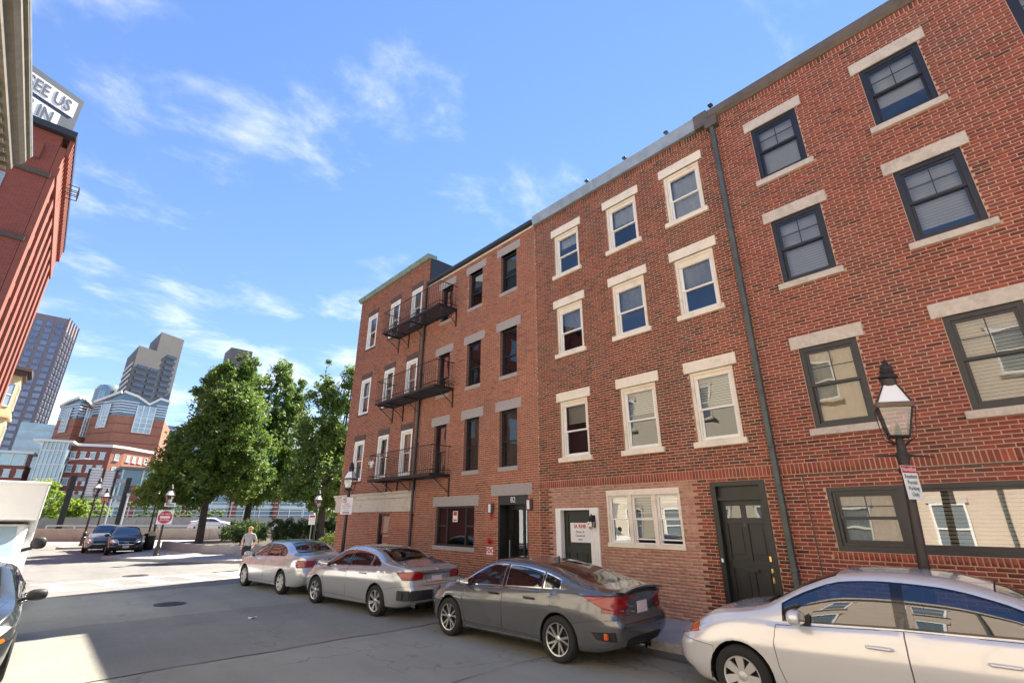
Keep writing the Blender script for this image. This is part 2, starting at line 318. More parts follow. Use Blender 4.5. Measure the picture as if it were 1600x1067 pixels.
# old utility trench patch with tar seams, running across the street
def strip(pts_a, pts_b, z, name, m, parent):
    mb = MB(); k = len(pts_a)
    mb.add([(x, y, z) for x, y in pts_a] + [(x, y, z) for x, y in pts_b], [(i, i + 1, k + i + 1, k + i) for i in range(k - 1)])
    return mb.build(name, m, parent)
def wob(y, x0, x1, amp, ph, n=40): return [(x0 + (x1 - x0) * i / n, y + amp * math.sin(i * 0.9 + ph) + amp * 0.6 * math.sin(i * 2.3 + ph * 2)) for i in range(n + 1)]
strip(wob(9.6, -6, 8.2, 0.03, 0), wob(14.35, -6, 8.2, 0.03, 1), 0.0045, 'asphalt_patch', 'asphalt_patch', road)
for yy, ph, wdt in ((14.35, 1.0, 0.035), (13.1, 2.4, 0.022), (9.6, 0.0, 0.03), (6.2, 3.0, 0.02)):
    a = wob(yy, -6, 8.2, 0.03, ph); b = [(x, y + wdt * (0.6 + 0.4 * math.sin(i * 1.3))) for i, (x, y) in enumerate(a)]
    strip(a, b, 0.009, 'tar_seam', 'tar', road)
ga = [(KX - 0.34 + 0.05 * math.sin(i * 0.7), -6 + i * 0.7) for i in range(40)]; strip(ga, [(KX + 0.02, y) for x, y in ga], 0.0125, 'gutter', 'gutter', road)
for cxx, cyy, rr in ((3.1, 16.4, 0.36), (3.4, 25.2, 0.42), (5.0, 30.5, 0.36)):
    mb = MB(); mb.lathe([(0, 0.004), (rr, 0.004), (rr, 0.012), (rr - 0.03, 0.012), (rr - 0.035, 0.008), (0, 0.008)], 28, (cxx, cyy, 0.004))
    for i in range(5): mb.box(cxx - rr * 0.6, cxx + rr * 0.6, cyy - 0.2 + i * 0.09, cyy - 0.17 + i * 0.09, 0.011, 0.015)
    mb.build('manhole_cover', 'cast_iron', road)
lp_ = thing('paper_scrap', 'crumpled white paper scrap lying on the shaded road', 'litter', (4.1, 12.9, 0.006))
mb = MB(); mb.add([(-0.09, -0.04, 0.002), (0.0, -0.06, 0.03), (0.10, -0.03, 0.004), (0.08, 0.05, 0.02), (-0.02, 0.06, 0.003), (-0.1, 0.03, 0.025)], [(0, 1, 5), (1, 4, 5), (1, 2, 4), (2, 3, 4)]); mb.build('sheet', 'sign_white', lp_)
# crosswalk bars
cross = thing('crosswalk_marking', 'white ladder crosswalk painted across the sunlit side street', 'crosswalk')
mb = MB(); mb.box(0.4, 8.0, 21.55, 21.72, 0.008, 0.0095); mb.box(0.4, 8.0, 24.05, 24.22, 0.008, 0.0095)
mb.build('edge_line', 'road_white', cross)
for i in range(6):
    x = 1.0 + i * 1.3
    mb = MB(); mb.add([(x, 21.73, 0.0085), (x + 0.42, 21.73, 0.0085), (x + 0.02, 24.04, 0.0085), (x - 0.40, 24.04, 0.0085)], [(0, 1, 2, 3)]); mb.build('stripe', 'road_white', cross)
mb = MB(); mb.box(-3.2, 0.3, 20.9, 21.2, 0.008, 0.0095); tag(mb.build('stop_line_marking', 'road_white'), 'short white stop line painted by the white truck', 'road marking')
# pavement along the brick row: granite kerb stones and concrete slabs
def pavement(name, poly, z):
    mb = MB(); mb.prism(poly, -0.05, z); return tag(mb.build(name, 'concrete'), kind='structure')
pv = pavement('sidewalk', [(KX + 0.17, -40), (D + 0.3, -40), (D + 0.3, 22.9), (D + 14, 22.9), (D + 14, 24.3), (KX + 2.2, 24.3), (KX + 0.9, 23.8), (KX + 0.3, 22.8), (KX + 0.17, 21.8)], SW - 0.02)
y = -6.0
while y < 21.5:
    l = 1.75 + rng.uniform(-0.15, 0.15)
    mb = MB(); j = rng.uniform(-0.006, 0.006); mb.box(KX + j, KX + 0.165, y + 0.006, y + l - 0.006, -0.03, SW + rng.uniform(-0.004, 0.004)); mb.build('kerb_stone', 'granite', pv, bevel=0.012); y += l
y = -6.0; i = 0
while y < 22.0:
    l = 1.5
    mb = MB(); dz = rng.uniform(-0.003, 0.003); mb.box(KX + 0.175, D - 0.01, y + 0.005, y + l - 0.005, 0.05, SW + dz); mb.build('slab', 'concrete', pv); y += l
mb = MB(); mb.lathe([(0, 0), (0.09, 0), (0.09, 0.006), (0, 0.006)], 18, (KX + 0.7, 4.55, SW + 0.003)); mb.build('shutoff_cover', 'cast_iron', pv)
pl = pavement('sidewalk_left', [(-40, -40), (-2.0, -40), (-2.0, 17.6), (-2.8, 19), (-4.5, 19.6), (-40, 19.6)], SW)
isl = [(3.3, 36.6), (3.7, 34.8), (4.7, 33.2), (7.9, 28.7), (9.5, 27.6), (13, 27.0), (60, 27.0), (60, 30), (25, 47), (10.5, 60.6), (6.2, 60.6), (5.9, 41.5), (4.3, 38.2)]
pavement('plaza_sidewalk', isl, SW)
mb = MB()
for i in range(5): 
    a, b = Vector((*isl[i + 12 - 12], 0)), Vector((*isl[i + 1], 0)); d = (b - a).normalized(); nrm = Vector((d.y, -d.x, 0)) * -0.012
    mb.hexa([a + nrm, b + nrm, b - nrm * 12, a - nrm * 12], [p + Vector((0, 0, SW + 0.008)) for p in (a + nrm, b + nrm, b - nrm * 12, a - nrm * 12)])
tag(mb.build('plaza_kerb', 'granite'), kind='structure')
mb = MB(); mb.prism([(1.6, 50.5), (2.0, 49.6), (5.0, 49.4), (5.0, 51.2), (2.0, 51.3)], -0.02, 0.15); tag(mb.build('traffic_island', 'concrete'), kind='structure')

# ------------------------------------------------------------------ brick houses
CH = 0.0653; BL = 0.216; JT = 0.0125
def ys(v): return v * 0.9333
def zs(v): return 2.1 + (v - 2.1) * 0.9333
def zc(v): return SW + round((zs(v) - SW) / CH) * CH
def fbox(mb, y0, y1, z0, z1, d0, d1): return mb.box(D + d0, D + d1, min(y0, y1), max(y0, y1), z0, z1)
def pal(base, spread, darks, n=28, seed=1):
    r = random.Random(seed); out = []
    for i in range(n):
        if r.random() < darks[0]: b = darks[1]; k = r.uniform(0.7, 1.3)
        else: b = base[r.randrange(len(base))]; k = r.uniform(1 - spread, 1 + spread)
        out.append(tuple(c * k * r.uniform(0.94, 1.06) for c in b))
    return out
PAL = {
 'A': pal([(0.28, 0.078, 0.042), (0.25, 0.072, 0.04), (0.31, 0.088, 0.046)], 0.13, (0.10, (0.17, 0.06, 0.042)), seed=2),
 'B': pal([(0.33, 0.105, 0.058), (0.30, 0.095, 0.054), (0.36, 0.118, 0.064)], 0.12, (0.07, (0.24, 0.088, 0.055)), seed=3),
 'C': pal([(0.225, 0.052, 0.030), (0.265, 0.066, 0.036), (0.185, 0.046, 0.029)], 0.17, (0.12, (0.115, 0.042, 0.030)), seed=4),
 'P': pal([(0.47, 0.25, 0.18), (0.44, 0.225, 0.16), (0.50, 0.275, 0.205)], 0.09, (0.05, (0.36, 0.18, 0.13)), seed=5),
 'D': pal([(0.245, 0.054, 0.037), (0.205, 0.047, 0.034), (0.28, 0.064, 0.042)], 0.15, (0.12, (0.145, 0.046, 0.033)), seed=6),
 'S': pal([(0.31, 0.070, 0.042), (0.27, 0.062, 0.038)], 0.14, (0.06, (0.18, 0.06, 0.04)), seed=7)}
_bm = {}
def brick_mesh(pk, vi, w, h):
    k = (pk, vi, round(w, 3), round(h, 3))
    if k not in _bm:
        mb = MB(); x0, x1 = -0.006, 0.02; r = random.Random(hash((pk, vi)) & 255)
        j = [r.uniform(0, 0.0035) for _ in range(8)]
        mb.add([(x0, -w / 2 + j[0], -h / 2 + j[1]), (x0, w / 2 - j[2], -h / 2 + j[3]), (x0, w / 2 - j[4], h / 2 - j[5]), (x0, -w / 2 + j[6], h / 2 - j[7]),
                (x1, -w / 2, -h / 2), (x1, w / 2, -h / 2), (x1, w / 2, h / 2), (x1, -w / 2, h / 2)],
               [(0, 3, 2, 1), (0, 1, 5, 4), (1, 2, 6, 5), (2, 3, 7, 6), (3, 0, 4, 7)])
        me = mb.mesh('brick', 'brick'); a = me.color_attributes.new('bc', 'FLOAT_COLOR', 'POINT')
        a.data.foreach_set('color', np.tile(np.array([*PAL[pk][vi], 1.0], dtype=np.float32), 8)); _bm[k] = me
    return _bm[k]
def lay(pool, y0, y1, z0, z1, pk, holes, seed, header=7):
    """running bond between the holes; pk is a palette key or a function of (y, z)"""
    r = random.Random(seed); nrow = int(round((z1 - z0) / CH))
    for i in range(nrow):
        za = z0 + i * CH; zb = za + CH; free = [(y0, y1)]
        for (a, b, c, d) in holes:
            if min(zb, d) - max(za, c) > 0.3 * CH:
                nf = []
                for (p, q) in free:
                    if b <= p or a >= q: nf.append((p, q)); continue
                    if a > p: nf.append((p, a))
                    if b < q: nf.append((b, q))
                free = nf
        hd = header and i % header == header - 1
        L = BL / 2 if hd else BL
        off = (i % 2) * BL / 2 + r.uniform(-0.012, 0.012)
        for (p, q) in free:
            k = math.floor((p - off) / L)
            while True:
                a = off + k * L; b = a + L; k += 1
                if a >= q: break
                a2, b2 = max(a, p + JT * 0.2), min(b, q - JT * 0.2)
                if b2 - a2 < 0.035: continue
                w = b2 - a2 - JT; ky = (a2 + b2) / 2; kz = (za + zb) / 2
                pool.append([ky, kz, w, CH - JT, pk if isinstance(pk, str) else pk(ky, kz), r.randrange(28), r.uniform(-0.0025, 0.0025)])
def soldier(pool, y0, y1, z0, z1, pk, seed, proud=0.0, pitch=0.0735):
    r = random.Random(seed); n = int(round((y1 - y0) / pitch)); pt = (y1 - y0) / n
    for i in range(n): pool.append([y0 + (i + 0.5) * pt, (z0 + z1) / 2, pt - JT - 0.003, z1 - z0 - JT, pk, r.randrange(28), -proud + r.uniform(-0.002, 0.002)])
def put_bricks(pool, wall, x=None):
    x = D if x is None else x
    sc = []
    for i, (y, z, w, h, pk, vi, dd) in enumerate(pool):
        u, v, zc_ = proj(x, y, z)
        ok = 10 < u < 1590 and 8 < v < 1050 and z > 1.75
        sc.append((w * h / zc_ ** 2 * (x / math.hypot(x, y, z - CAM_H)) if ok else 0, i))
    sc.sort(reverse=True); pick = {i for s, i in sc[:300] if s > 0}
    for i in sorted(pick):
        y, z, w, h, pk, vi, dd = pool[i]
        o = link('brick', brick_mesh(pk, vi, w, h), wall); o.location = (x + dd, y, z)
    rest = [p for i, p in enumerate(pool) if i not in pick]
    n = len(rest); a = np.array([[p[0], p[1], p[2] / 2, p[3] / 2, p[6]] for p in rest])
    col = np.array([PAL[p[4]][p[5]] for p in rest]) * nrg.uniform(0.93, 1.07, (n, 1))
    V = np.zeros((n, 8, 3)); j = lambda: nrg.uniform(0, 0.0035, n)
    for k, (sy, sz) in enumerate(((-1, -1), (1, -1), (1, 1), (-1, 1))):
        V[:, k] = np.stack([x - 0.006 + a[:, 4], a[:, 0] + sy * (a[:, 2] - j()), a[:, 1] + sz * (a[:, 3] - j())], 1)
        V[:, k + 4] = np.stack([np.full(n, x + 0.02), a[:, 0] + sy * a[:, 2], a[:, 1] + sz * a[:, 3]], 1)
    F = np.array([(0, 3, 2, 1), (0, 1, 5, 4), (1, 2, 6, 5), (2, 3, 7, 6), (3, 0, 4, 7)])
    FF = (np.arange(n)[:, None, None] * 8 + F[None]).reshape(-1, 4)
    me = bpy.data.meshes.new('bricks'); me.vertices.add(n * 8); me.vertices.foreach_set('co', V.reshape(-1))
    me.loops.add(n * 20); me.loops.foreach_set('vertex_index', FF.reshape(-1).astype(np.int32))
    me.polygons.add(n * 5); me.polygons.foreach_set('loop_start', (np.arange(n * 5) * 4).astype(np.int32)); me.update(calc_edges=True)
    me.materials.append(M['brick']); at = me.color_attributes.new('bc', 'FLOAT_COLOR', 'POINT')
    at.data.foreach_set('color', np.concatenate([np.repeat(col, 8, 0), np.ones((n * 8, 1))], 1).astype(np.float32).reshape(-1))
    tag(link('bricks', me, wall), kind='stuff')
def wall_mesh(y0, y1, z0, z1, holes, mortar, depth=0.16):
    mb = MB(); Y = sorted({y0, y1, *[h[0] for h in holes], *[h[1] for h in holes]}); Z = sorted({z0, z1, *[h[2] for h in holes], *[h[3] for h in holes]})
    for i in range(len(Y) - 1):
        for k in range(len(Z) - 1):
            cy, cz = (Y[i] + Y[i + 1]) / 2, (Z[k] + Z[k + 1]) / 2
            if not any(h[0] < cy < h[1] and h[2] < cz < h[3] for h in holes):
                mb.quad((D, Y[i + 1], Z[k]), (D, Y[i], Z[k]), (D, Y[i], Z[k + 1]), (D, Y[i + 1], Z[k + 1]))
    mb.m = 1
    for (a, b, c, d) in holes:
        e = D + depth
        mb.quad((D, a, c), (D, a, d), (e, a, d), (e, a, c)); mb.quad((D, b, c), (e, b, c), (e, b, d), (D, b, d))
        mb.quad((D, a, c), (e, a, c), (e, b, c), (D, b, c)); mb.quad((D, a, d), (D, b, d), (e, b, d), (e, a, d))
    return mb
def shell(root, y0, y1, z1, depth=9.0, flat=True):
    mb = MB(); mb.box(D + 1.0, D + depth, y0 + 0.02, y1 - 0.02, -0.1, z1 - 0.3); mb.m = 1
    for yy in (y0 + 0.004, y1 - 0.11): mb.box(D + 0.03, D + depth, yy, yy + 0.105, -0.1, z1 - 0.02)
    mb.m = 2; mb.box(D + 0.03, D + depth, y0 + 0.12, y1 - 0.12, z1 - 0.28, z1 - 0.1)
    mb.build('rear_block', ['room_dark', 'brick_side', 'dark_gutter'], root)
    # floors so that no daylight leaks between storeys behind the glass
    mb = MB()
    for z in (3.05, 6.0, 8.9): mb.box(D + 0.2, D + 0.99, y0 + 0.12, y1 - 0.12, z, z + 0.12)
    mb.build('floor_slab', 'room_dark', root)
def ring(mb, y0, y1, z0, z1, t, d0, d1, tb=None):
    tb = t if tb is None else tb
    fbox(mb, y0, y0 + t, z0, z1, d0, d1); fbox(mb, y1 - t, y1, z0, z1, d0, d1)
    fbox(mb, y0 + t, y1 - t, z0, z0 + tb, d0 + 0.001, d1); fbox(mb, y0 + t, y1 - t, z1 - t, z1, d0 + 0.001, d1)
def sash_window(root, y0, y1, z0, z1, fm, ft=0.07, st=0.045, d=0.06, muntin=False, back=None, bfrac=1.0, pane='pane', meet=0.5, back_low=None, blind=False, gap=0.0):
    """one double hung window: outer frame > sashes, panes, blind"""
    mb = MB(); ring(mb, y0, y1, z0, z1, ft, d, d + 0.12); w = mb.build('window', fm, root)
    a, b, c, e = y0 + ft, y1 - ft, z0 + ft, z1 - ft; m = c + (e - c) * meet
    for (p, q, dd, nm) in ((m - 0.02, e, d + 0.02, 'upper'), (c, m + 0.02, d + 0.055, 'lower')):
        if nm == 'lower' and gap: p += gap; q += gap * 0.3
        mb = MB(); ring(mb, a, b, p, q, st, dd, dd + 0.035)
        if muntin and nm == 'upper':
            cy, cz = (a + b) / 2, (p + q) / 2
            fbox(mb, cy - 0.008, cy + 0.008, p + st, q - st, dd + 0.012, dd + 0.026); fbox(mb, a + st, b - st, cz - 0.008, cz + 0.008, dd + 0.013, dd + 0.025)
        mb.build('sash', fm, w)
        mb = MB(); x = D + dd + 0.018; mb.quad((x, b - st, p + st), (x, a + st, p + st), (x, a + st, q - st), (x, b - st, q - st)); mb.build('pane', pane, w)
    if back:
        zb = e - (e - c) * bfrac; x = D + d + 0.16
        mb = MB()
        if blind:
            k = int((e - zb) / 0.058)
            for i in range(k):
                z = e - i * 0.058; mb.add([(x, b, z), (x, a, z), (x + 0.022, a, z - 0.042), (x + 0.022, b, z - 0.042)], [(0, 1, 2, 3)])
        else:
            nn_ = 14
            mb.add([(x + 0.015 * math.sin(i * 1.9), a + (b - a) * i / nn_, z) for z in (zb, e) for i in range(nn_ + 1)], [(i, i + 1, nn_ + 2 + i, nn_ + 1 + i) for i in range(nn_)])
        if mb.f: mb.build('blind' if blind else 'curtain', back, w)
    return w
def part_box(root, name, m, y0, y1, z0, z1, d0, d1, bevel=0.006):
    mb = MB(); fbox(mb, y0, y1, z0, z1, d0, d1); return mb.build(name, m, root, bevel=bevel)
def seat(root, loc):
    root.location = loc; inv = Matrix.Translation(Vector(loc)).inverted()
    for c in root.children: c.matrix_parent_inverse = inv
def dress(root, y0, y1, z0, z1, lm, sm, lh=0.24, sh=0.14, lo=0.13, so=0.10, proud=0.03):
    part_box(root, 'lintel', lm, y0 - lo, y1 + lo, z1, z1 + lh, -proud, 0.10)
    part_box(root, 'sill', sm, y0 - so, y1 + so, z0 - sh, z0, -proud - 0.03, 0.12)
def q(z, n): return z + n * CH
# ---- house D (nearest, right)
hD = thing('brick_house', 'tall dark red brick house at right edge with black framed windows and stone lintels', 'house')
yD0, yD1, zD = -4.2, ys(3.72), zc(12.35)
cols = [(ys(1.77), ys(2.80)), (ys(-0.55), ys(0.47)), (ys(-2.87), ys(-1.83))]
rows = [(zc(3.79), zc(5.49)), (zc(7.02), zc(8.60)), (zc(9.83), zc(11.30))]
wins = [(a, b, c, d) for (c, d) in rows for (a, b) in cols]
big = (-3.6, ys(2.86), zc(1.56), zc(2.69))
s0, s1 = zc(2.92), zc(2.92) + 3 * CH
holes = wins + [big]
excl = holes + [(a - 0.13, b + 0.13, d, q(d, 4)) for (a, b, c, d) in wins] + [(a - 0.10, b + 0.10, q(c, -2), c) for (a, b, c, d) in wins]
excl += [(yD0, yD1, s0, s1), (yD0, yD1, zD - 3 * CH, zD), (big[0], ys(3.0), big[3], big[3] + 2 * CH * 0), (big[0], big[1] + 0.1, big[2] - 2 * CH, big[2])]
wl = wall_mesh(yD0, yD1, -0.05, zD, holes, 0).build('wall', ['mortar_pink', 'brick_reveal'], hD)
pool = []; lay(pool, yD0, yD1, SW, zD, 'D', excl, 31, header=0)
soldier(pool, yD0, yD1, s0, s1, 'S', 32, 0.001); soldier(pool, yD0, yD1, zD - 3 * CH, zD, 'D', 33, 0.004)
soldier(pool, big[0], big[1] + 0.1, big[2] - 2 * CH, big[2], 'S', 34, 0.004)
put_bricks(pool, wl)
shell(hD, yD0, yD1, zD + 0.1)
bl = [('curtain_tan', 1.0, False), ('blind', 1.0, True), ('blind', 1.0, True), ('blind', 1.0, True), ('blind', 0.9, True), ('blind', 1, True), ('blind', 1.0, True), ('blind', 0.72, True), ('blind', 0.9, True)]
for k, (a, b, c, d) in enumerate(wins):
    sash_window(hD, a, b, c, d, 'black_frame', 0.085, 0.05, 0.015, True, bl[k][0], bl[k][1], blind=bl[k][2], meet=0.52)
    dress(hD, a, b, c, d, 'limestone', 'limestone', 4 * CH - 0.004, 2 * CH - 0.004)
# the wide ground floor window: black frame, sash unit, plate glass, sash unit
mb = MB(); ring(mb, big[0], big[1], big[2], big[3], 0.07, 0.0, 0.14, 0.09); wb = mb.build('wide_window', 'black_frame', hD)
for yy in (ys(1.72), -1.75): mb = MB(); fbox(mb, yy - 0.06, yy + 0.06, big[2] + 0.09, big[3] - 0.07, 0.005, 0.13); mb.build('mullion', 'black_frame', wb)
yy0, yy1 = ys(1.72) + 0.06, big[1] - 0.07; zz0, zz1 = big[2] + 0.09, big[3] - 0.07
sash_window(hD, yy0 + 0.003, yy1 - 0.003, zz0 + 0.003, zz1 - 0.003, 'black_frame', 0.045, 0.045, 0.03, True, 'curtain_grey', 1.0, meet=0.5)
x = D + 0.075; mb = MB(); mb.quad((x, ys(1.72) - 0.06, zz0), (x, -1.69, zz0), (x, -1.69, zz1), (x, ys(1.72) - 0.06, zz1)); mb.build('plate_glass', 'pane_flat', wb)
mb = MB(); ring(mb, -1.69, ys(1.72) - 0.06, zz0, zz1, 0.05, 0.03, 0.09); mb.build('plate_frame', 'black_frame', wb)
mb = MB()
for i in range(18): z = zz1 - i * 0.058; mb.add([(D + 0.26, ys(1.7), z), (D + 0.26, -1.69, z), (D + 0.282, -1.69, z - 0.042), (D + 0.282, ys(1.7), z - 0.042)], [(0, 1, 2, 3)])
mb.build('blind', 'blind', wb)
# recessed joint outlining the filled-in shopfront
mb = MB(); fbox(mb, ys(3.2), ys(3.2) + 0.018, SW, s0 - 0.02, -0.011, 0.0); fbox(mb, yD0, ys(3.2), s0 - 0.028, s0 - 0.006, -0.011, 0.0); mb.build('shopfront_joint', 'tar', hD)
mb = MB(); mb.extr([(D - 0.13, zD + 0.20), (D - 0.12, zD + 0.02), (D - 0.03, zD - 0.05), (D + 0.1, zD - 0.05), (D + 0.4, zD + 0.22)], 'y', yD0, yD1 - 0.02); mb.build('coping', 'bronze_coping', hD)
# downspout on the joint of the two houses
yp = ys(3.66); mb = MB(); mb.box(D - 0.125, D - 0.03, yp - 0.05, yp + 0.05, 0.55, zc(12.05))
for z in (1.2, 3.4, 6.2, 8.4, 10.2): mb.box(D - 0.135, D - 0.005, yp - 0.062, yp + 0.062, z, z + 0.05)
mb.build('downspout', 'downspout', hD, bevel=0.012)
mb = MB(); mb.tube([(D - 0.08, yp, 0.14), (D - 0.08, yp, 0.75)], 0.062, 12); mb.lathe([(0.085, 0.7), (0.085, 0.82)], 12, (D - 0.08, yp, 0)); mb.build('drain_boot', 'cast_iron', hD, smooth=True)
mb = MB(); mb.box(D - 0.16, D + 0.02, yp - 0.16, yp + 0.16, zc(12.05), zc(12.3)); mb.build('leader_head', 'bronze_coping', hD, bevel=0.01)
seat(hD, (D, 0, 0))
# ---- house C (cream trimmed)
hC = thing('brick_house', 'dark red brick house with cream window trim and two black street doors', 'house')
yC0, yC1, zC = ys(3.72), ys(10.46), zc(12.22)
cols = [(ys(4.22), ys(5.28)), (ys(6.23), ys(7.31)), (ys(8.46), ys(9.52))]
rows = [(zc(3.78), zc(5.49)), (zc(7.02), zc(8.60)), (zc(9.83), zc(11.34))]
wins = [(a, b, c, d) for (c, d) in rows for (a, b) in cols]
trip = (ys(5.90), ys(8.0), zc(1.45), zc(2.78)); dr2 = (ys(3.96), ys(5.12), SW, zc(2.87)); dr1 = (ys(8.28), ys(9.80), SW, zc(2.40))
holes = wins + [trip, dr1, dr2]
s0, s1 = zc(2.91), zc(2.91) + 3 * CH
excl = holes + [(a - 0.11, b + 0.11, d, q(d, 4)) for (a, b, c, d) in wins] + [(a - 0.08, b + 0.08, q(c, -2), c) for (a, b, c, d) in wins] + [(yC0, yC1, s0, s1), (yC0, yC1, zC - 3 * CH, zC)]
wl = wall_mesh(yC0, yC1, -0.05, zC, holes, 0).build('wall', ['mortar_light', 'brick_reveal'], hC)
pool = []; lay(pool, yC0, yC1, SW, zC, lambda y, z: 'P' if (ys(5.52) < y < ys(10.02) and z < s0) else 'C', excl, 41, header=0)
soldier(pool, yC0, yC1, s0, s1, 'S', 42, 0.001); soldier(pool, yC0, yC1, zC - 3 * CH, zC, 'C', 43, 0.004)
put_bricks(pool, wl); shell(hC, yC0, yC1, zC + 0.15)
bk = [('blind', 0.55, True), ('blind', 0.45, True), ('blind', 0.4, True), ('curtain_grey', 0.5, False), ('curtain_grey', 0.5, False), ('curtain_grey', 0.5, False), ('curtain_white', 0.95, False), ('curtain_white', 0.4, False), ('curtain_white', 0.25, False)]
for k, (a, b, c, d) in enumerate(wins):
    tr = 0.16 if k >= 3 and k < 6 else 0.09
    mb = MB(); ring(mb, a, b, c, d, 0.07, 0.03, 0.15, 0.03); fbox(mb, a + 0.07, b - 0.07, d - tr - 0.07, d - 0.07, 0.06, 0.15); mb.build('window_casing', 'cream_paint', hC)
    sash_window(hC, a + 0.072, b - 0.072, c + 0.032, d - tr, 'white_paint', 0.035, 0.04, 0.07, False, bk[k][0], bk[k][1], blind=bk[k][2], pane='pane', meet=0.47)
    dress(hC, a, b, c, d, 'cream_paint', 'cream_paint', 4 * CH - 0.004, 2 * CH - 0.004, 0.11, 0.08)
a, b, c, d = trip
mb = MB(); fbox(mb, a, b, d - 0.13, d, -0.02, 0.14); fbox(mb, a - 0.02, b + 0.02, c - 0.04, c + 0.05, -0.04, 0.14)
wth = (b - a) / 3
for i in range(4): yy = a + i * wth; fbox(mb, max(a, yy - 0.05), min(b, yy + 0.05), c + 0.05, d - 0.13, 0.0, 0.14)
tw = mb.build('triple_window_casing', 'cream_paint', hC)
for i in range(3):
    sash_window(hC, a + i * wth + 0.052, a + (i + 1) * wth - 0.052, c + 0.052, d - 0.132, 'white_paint', 0.02, 0.03, 0.04, False, 'blind', (0.42, 0.42, 0.55)[i], blind=True, pane='pane_flat' if i != 1 else 'pane', meet=0.5, gap=(0.06, 0.06, 0.0)[i])
# left door: dark panelled door in a white casing, handbill taped on it
a, b, c, d = dr1
mb = MB(); fbox(mb, a, a + 0.27, c, d, -0.035, 0.12); fbox(mb, b - 0.17, b, c, d, -0.035, 0.12); fbox(mb, a + 0.27, b - 0.17, d - 0.05, d, -0.033, 0.12)
for i in range(3): fbox(mb, a + 0.05 + i * 0.075, a + 0.08 + i * 0.075, c, d - 0.08, -0.047, -0.03)
mb.build('door_casing', 'white_paint', hC)
a, b = a + 0.27, b - 0.17
mb = MB(); fbox(mb, a, b, c, d - 0.05, 0.17, 0.21); ring(mb, a, b, c, d - 0.05, 0.11, 0.145, 0.171, 0.16); fbox(mb, a + 0.11, b - 0.11, 1.28, 1.42, 0.146, 0.171)
for i in range(1, 3): yy = a + (b - a) * i / 3; fbox(mb, yy - 0.035, yy + 0.035, c + 0.16, 1.28, 0.147, 0.171)
d1 = mb.build('door', 'green_black_door', hC)
mb = MB(); fbox(mb, a + 0.13, b - 0.2, 1.53, 2.0, 0.128, 0.14); nb = mb.build('handbill', 'sign_white', d1)
text_mesh('lettering', 'BLACK\n', 0.0001, 'sign_red', nb, facing_street(0, 0, D)) if False else None
for s_, zz, sz, m_ in (('IA RHB', 1.91, 0.125, 'red_paint'), ('Please  &', 1.78, 0.075, 'sign_black'), ('Construct', 1.69, 0.075, 'sign_black'), ('name', 1.60, 0.065, 'sign_black')):
    text_mesh('lettering', s_, sz, m_, nb, facing_street((a + b) / 2 - 0.03, zz, D + 0.126), bold=0.004 if m_ == 'red_paint' else 0.0)
mb = MB(); mb.lathe([(0.02, 0), (0.035, 0.03), (0.03, 0.05), (0.0, 0.055)], 12, (0, 0, 0)); kn = mb.build('door_knob', 'brass', d1, smooth=True); kn.location = (D + 0.14, a + 0.06, 1.12); kn.rotation_euler = (0, R(-90), 0)
# carriage lantern beside the left door
lt = thing('wall_lantern', 'small black carriage lantern on the white door casing', 'wall lamp', (D - 0.13, ys(8.42), 2.02))
mb = MB(); mb.box(0.03, 0.09, -0.04, 0.04, -0.12, 0.16); mb.tube([(0.06, 0, 0.1), (-0.02, 0, 0.19), (-0.04, 0, 0.14)], 0.012, 6); mb.build('bracket', 'iron', lt)
mb = MB(); mb.lathe([(0.0, 0.16), (0.025, 0.14), (0.03, 0.10), (0.10, 0.03), (0.10, 0.01)], 8, (-0.04, 0, 0)); mb.build('cap', 'iron', lt)
mb = MB(); mb.lathe([(0.085, 0.01), (0.075, -0.10), (0.04, -0.16), (0.01, -0.18)], 8, (-0.04, 0, 0)); mb.build('lantern_glass', 'lamp_glass', lt)
# right door: tall black six panel door with transom panel
a, b, c, d = dr2
mb = MB(); fbox(mb, a, a + 0.10, c, d, -0.03, 0.2); fbox(mb, b - 0.10, b, c, d, -0.03, 0.2); fbox(mb, a + 0.1, b - 0.1, d - 0.09, d, -0.028, 0.2)
fbox(mb, a + 0.10, b - 0.10, d - 0.37, d - 0.30, 0.02, 0.2); fbox(mb, a + 0.10, b - 0.10, d - 0.30, d - 0.09, 0.09, 0.19); fbox(mb, a + 0.1, b - 0.1, c, c + 0.09, -0.02, 0.2)
mb.build('door_frame', 'black_door', hC)
a, b, c, d = a + 0.10, b - 0.10, c + 0.09, d - 0.37
mb = MB(); fbox(mb, a, b, c, d, 0.14, 0.18)
def rail(y0_, y1_, z0_, z1_, k=0): fbox(mb, y0_, y1_, z0_, z1_, 0.112 + k, 0.141)
h_ = d - c; w_ = b - a; rail(a, a + 0.09, c, d); rail(b - 0.09, b, c, d); rail(a + 0.09, b - 0.09, c, c + 0.17, 0.001); rail(a + 0.09, b - 0.09, d - 0.10, d, 0.001)
rail(a + 0.09, b - 0.09, c + h_ * 0.43, c + h_ * 0.50, 0.001); rail(a + 0.09, b - 0.09, c + h_ * 0.80, c + h_ * 0.85, 0.001); rail((a + b) / 2 - 0.05, (a + b) / 2 + 0.05, c + 0.17, d - 0.10, 0.0005)
for (p, q_) in ((0.10, 0.40), (0.53, 0.77)):
    for (yy0, yy1) in ((a + 0.12, (a + b) / 2 - 0.08), ((a + b) / 2 + 0.08, b - 0.12)): fbox(mb, yy0, yy1, c + h_ * p + 0.04, c + h_ * q_, 0.125, 0.141)
d2 = mb.build('door', 'black_door', hC, bevel=0.004)
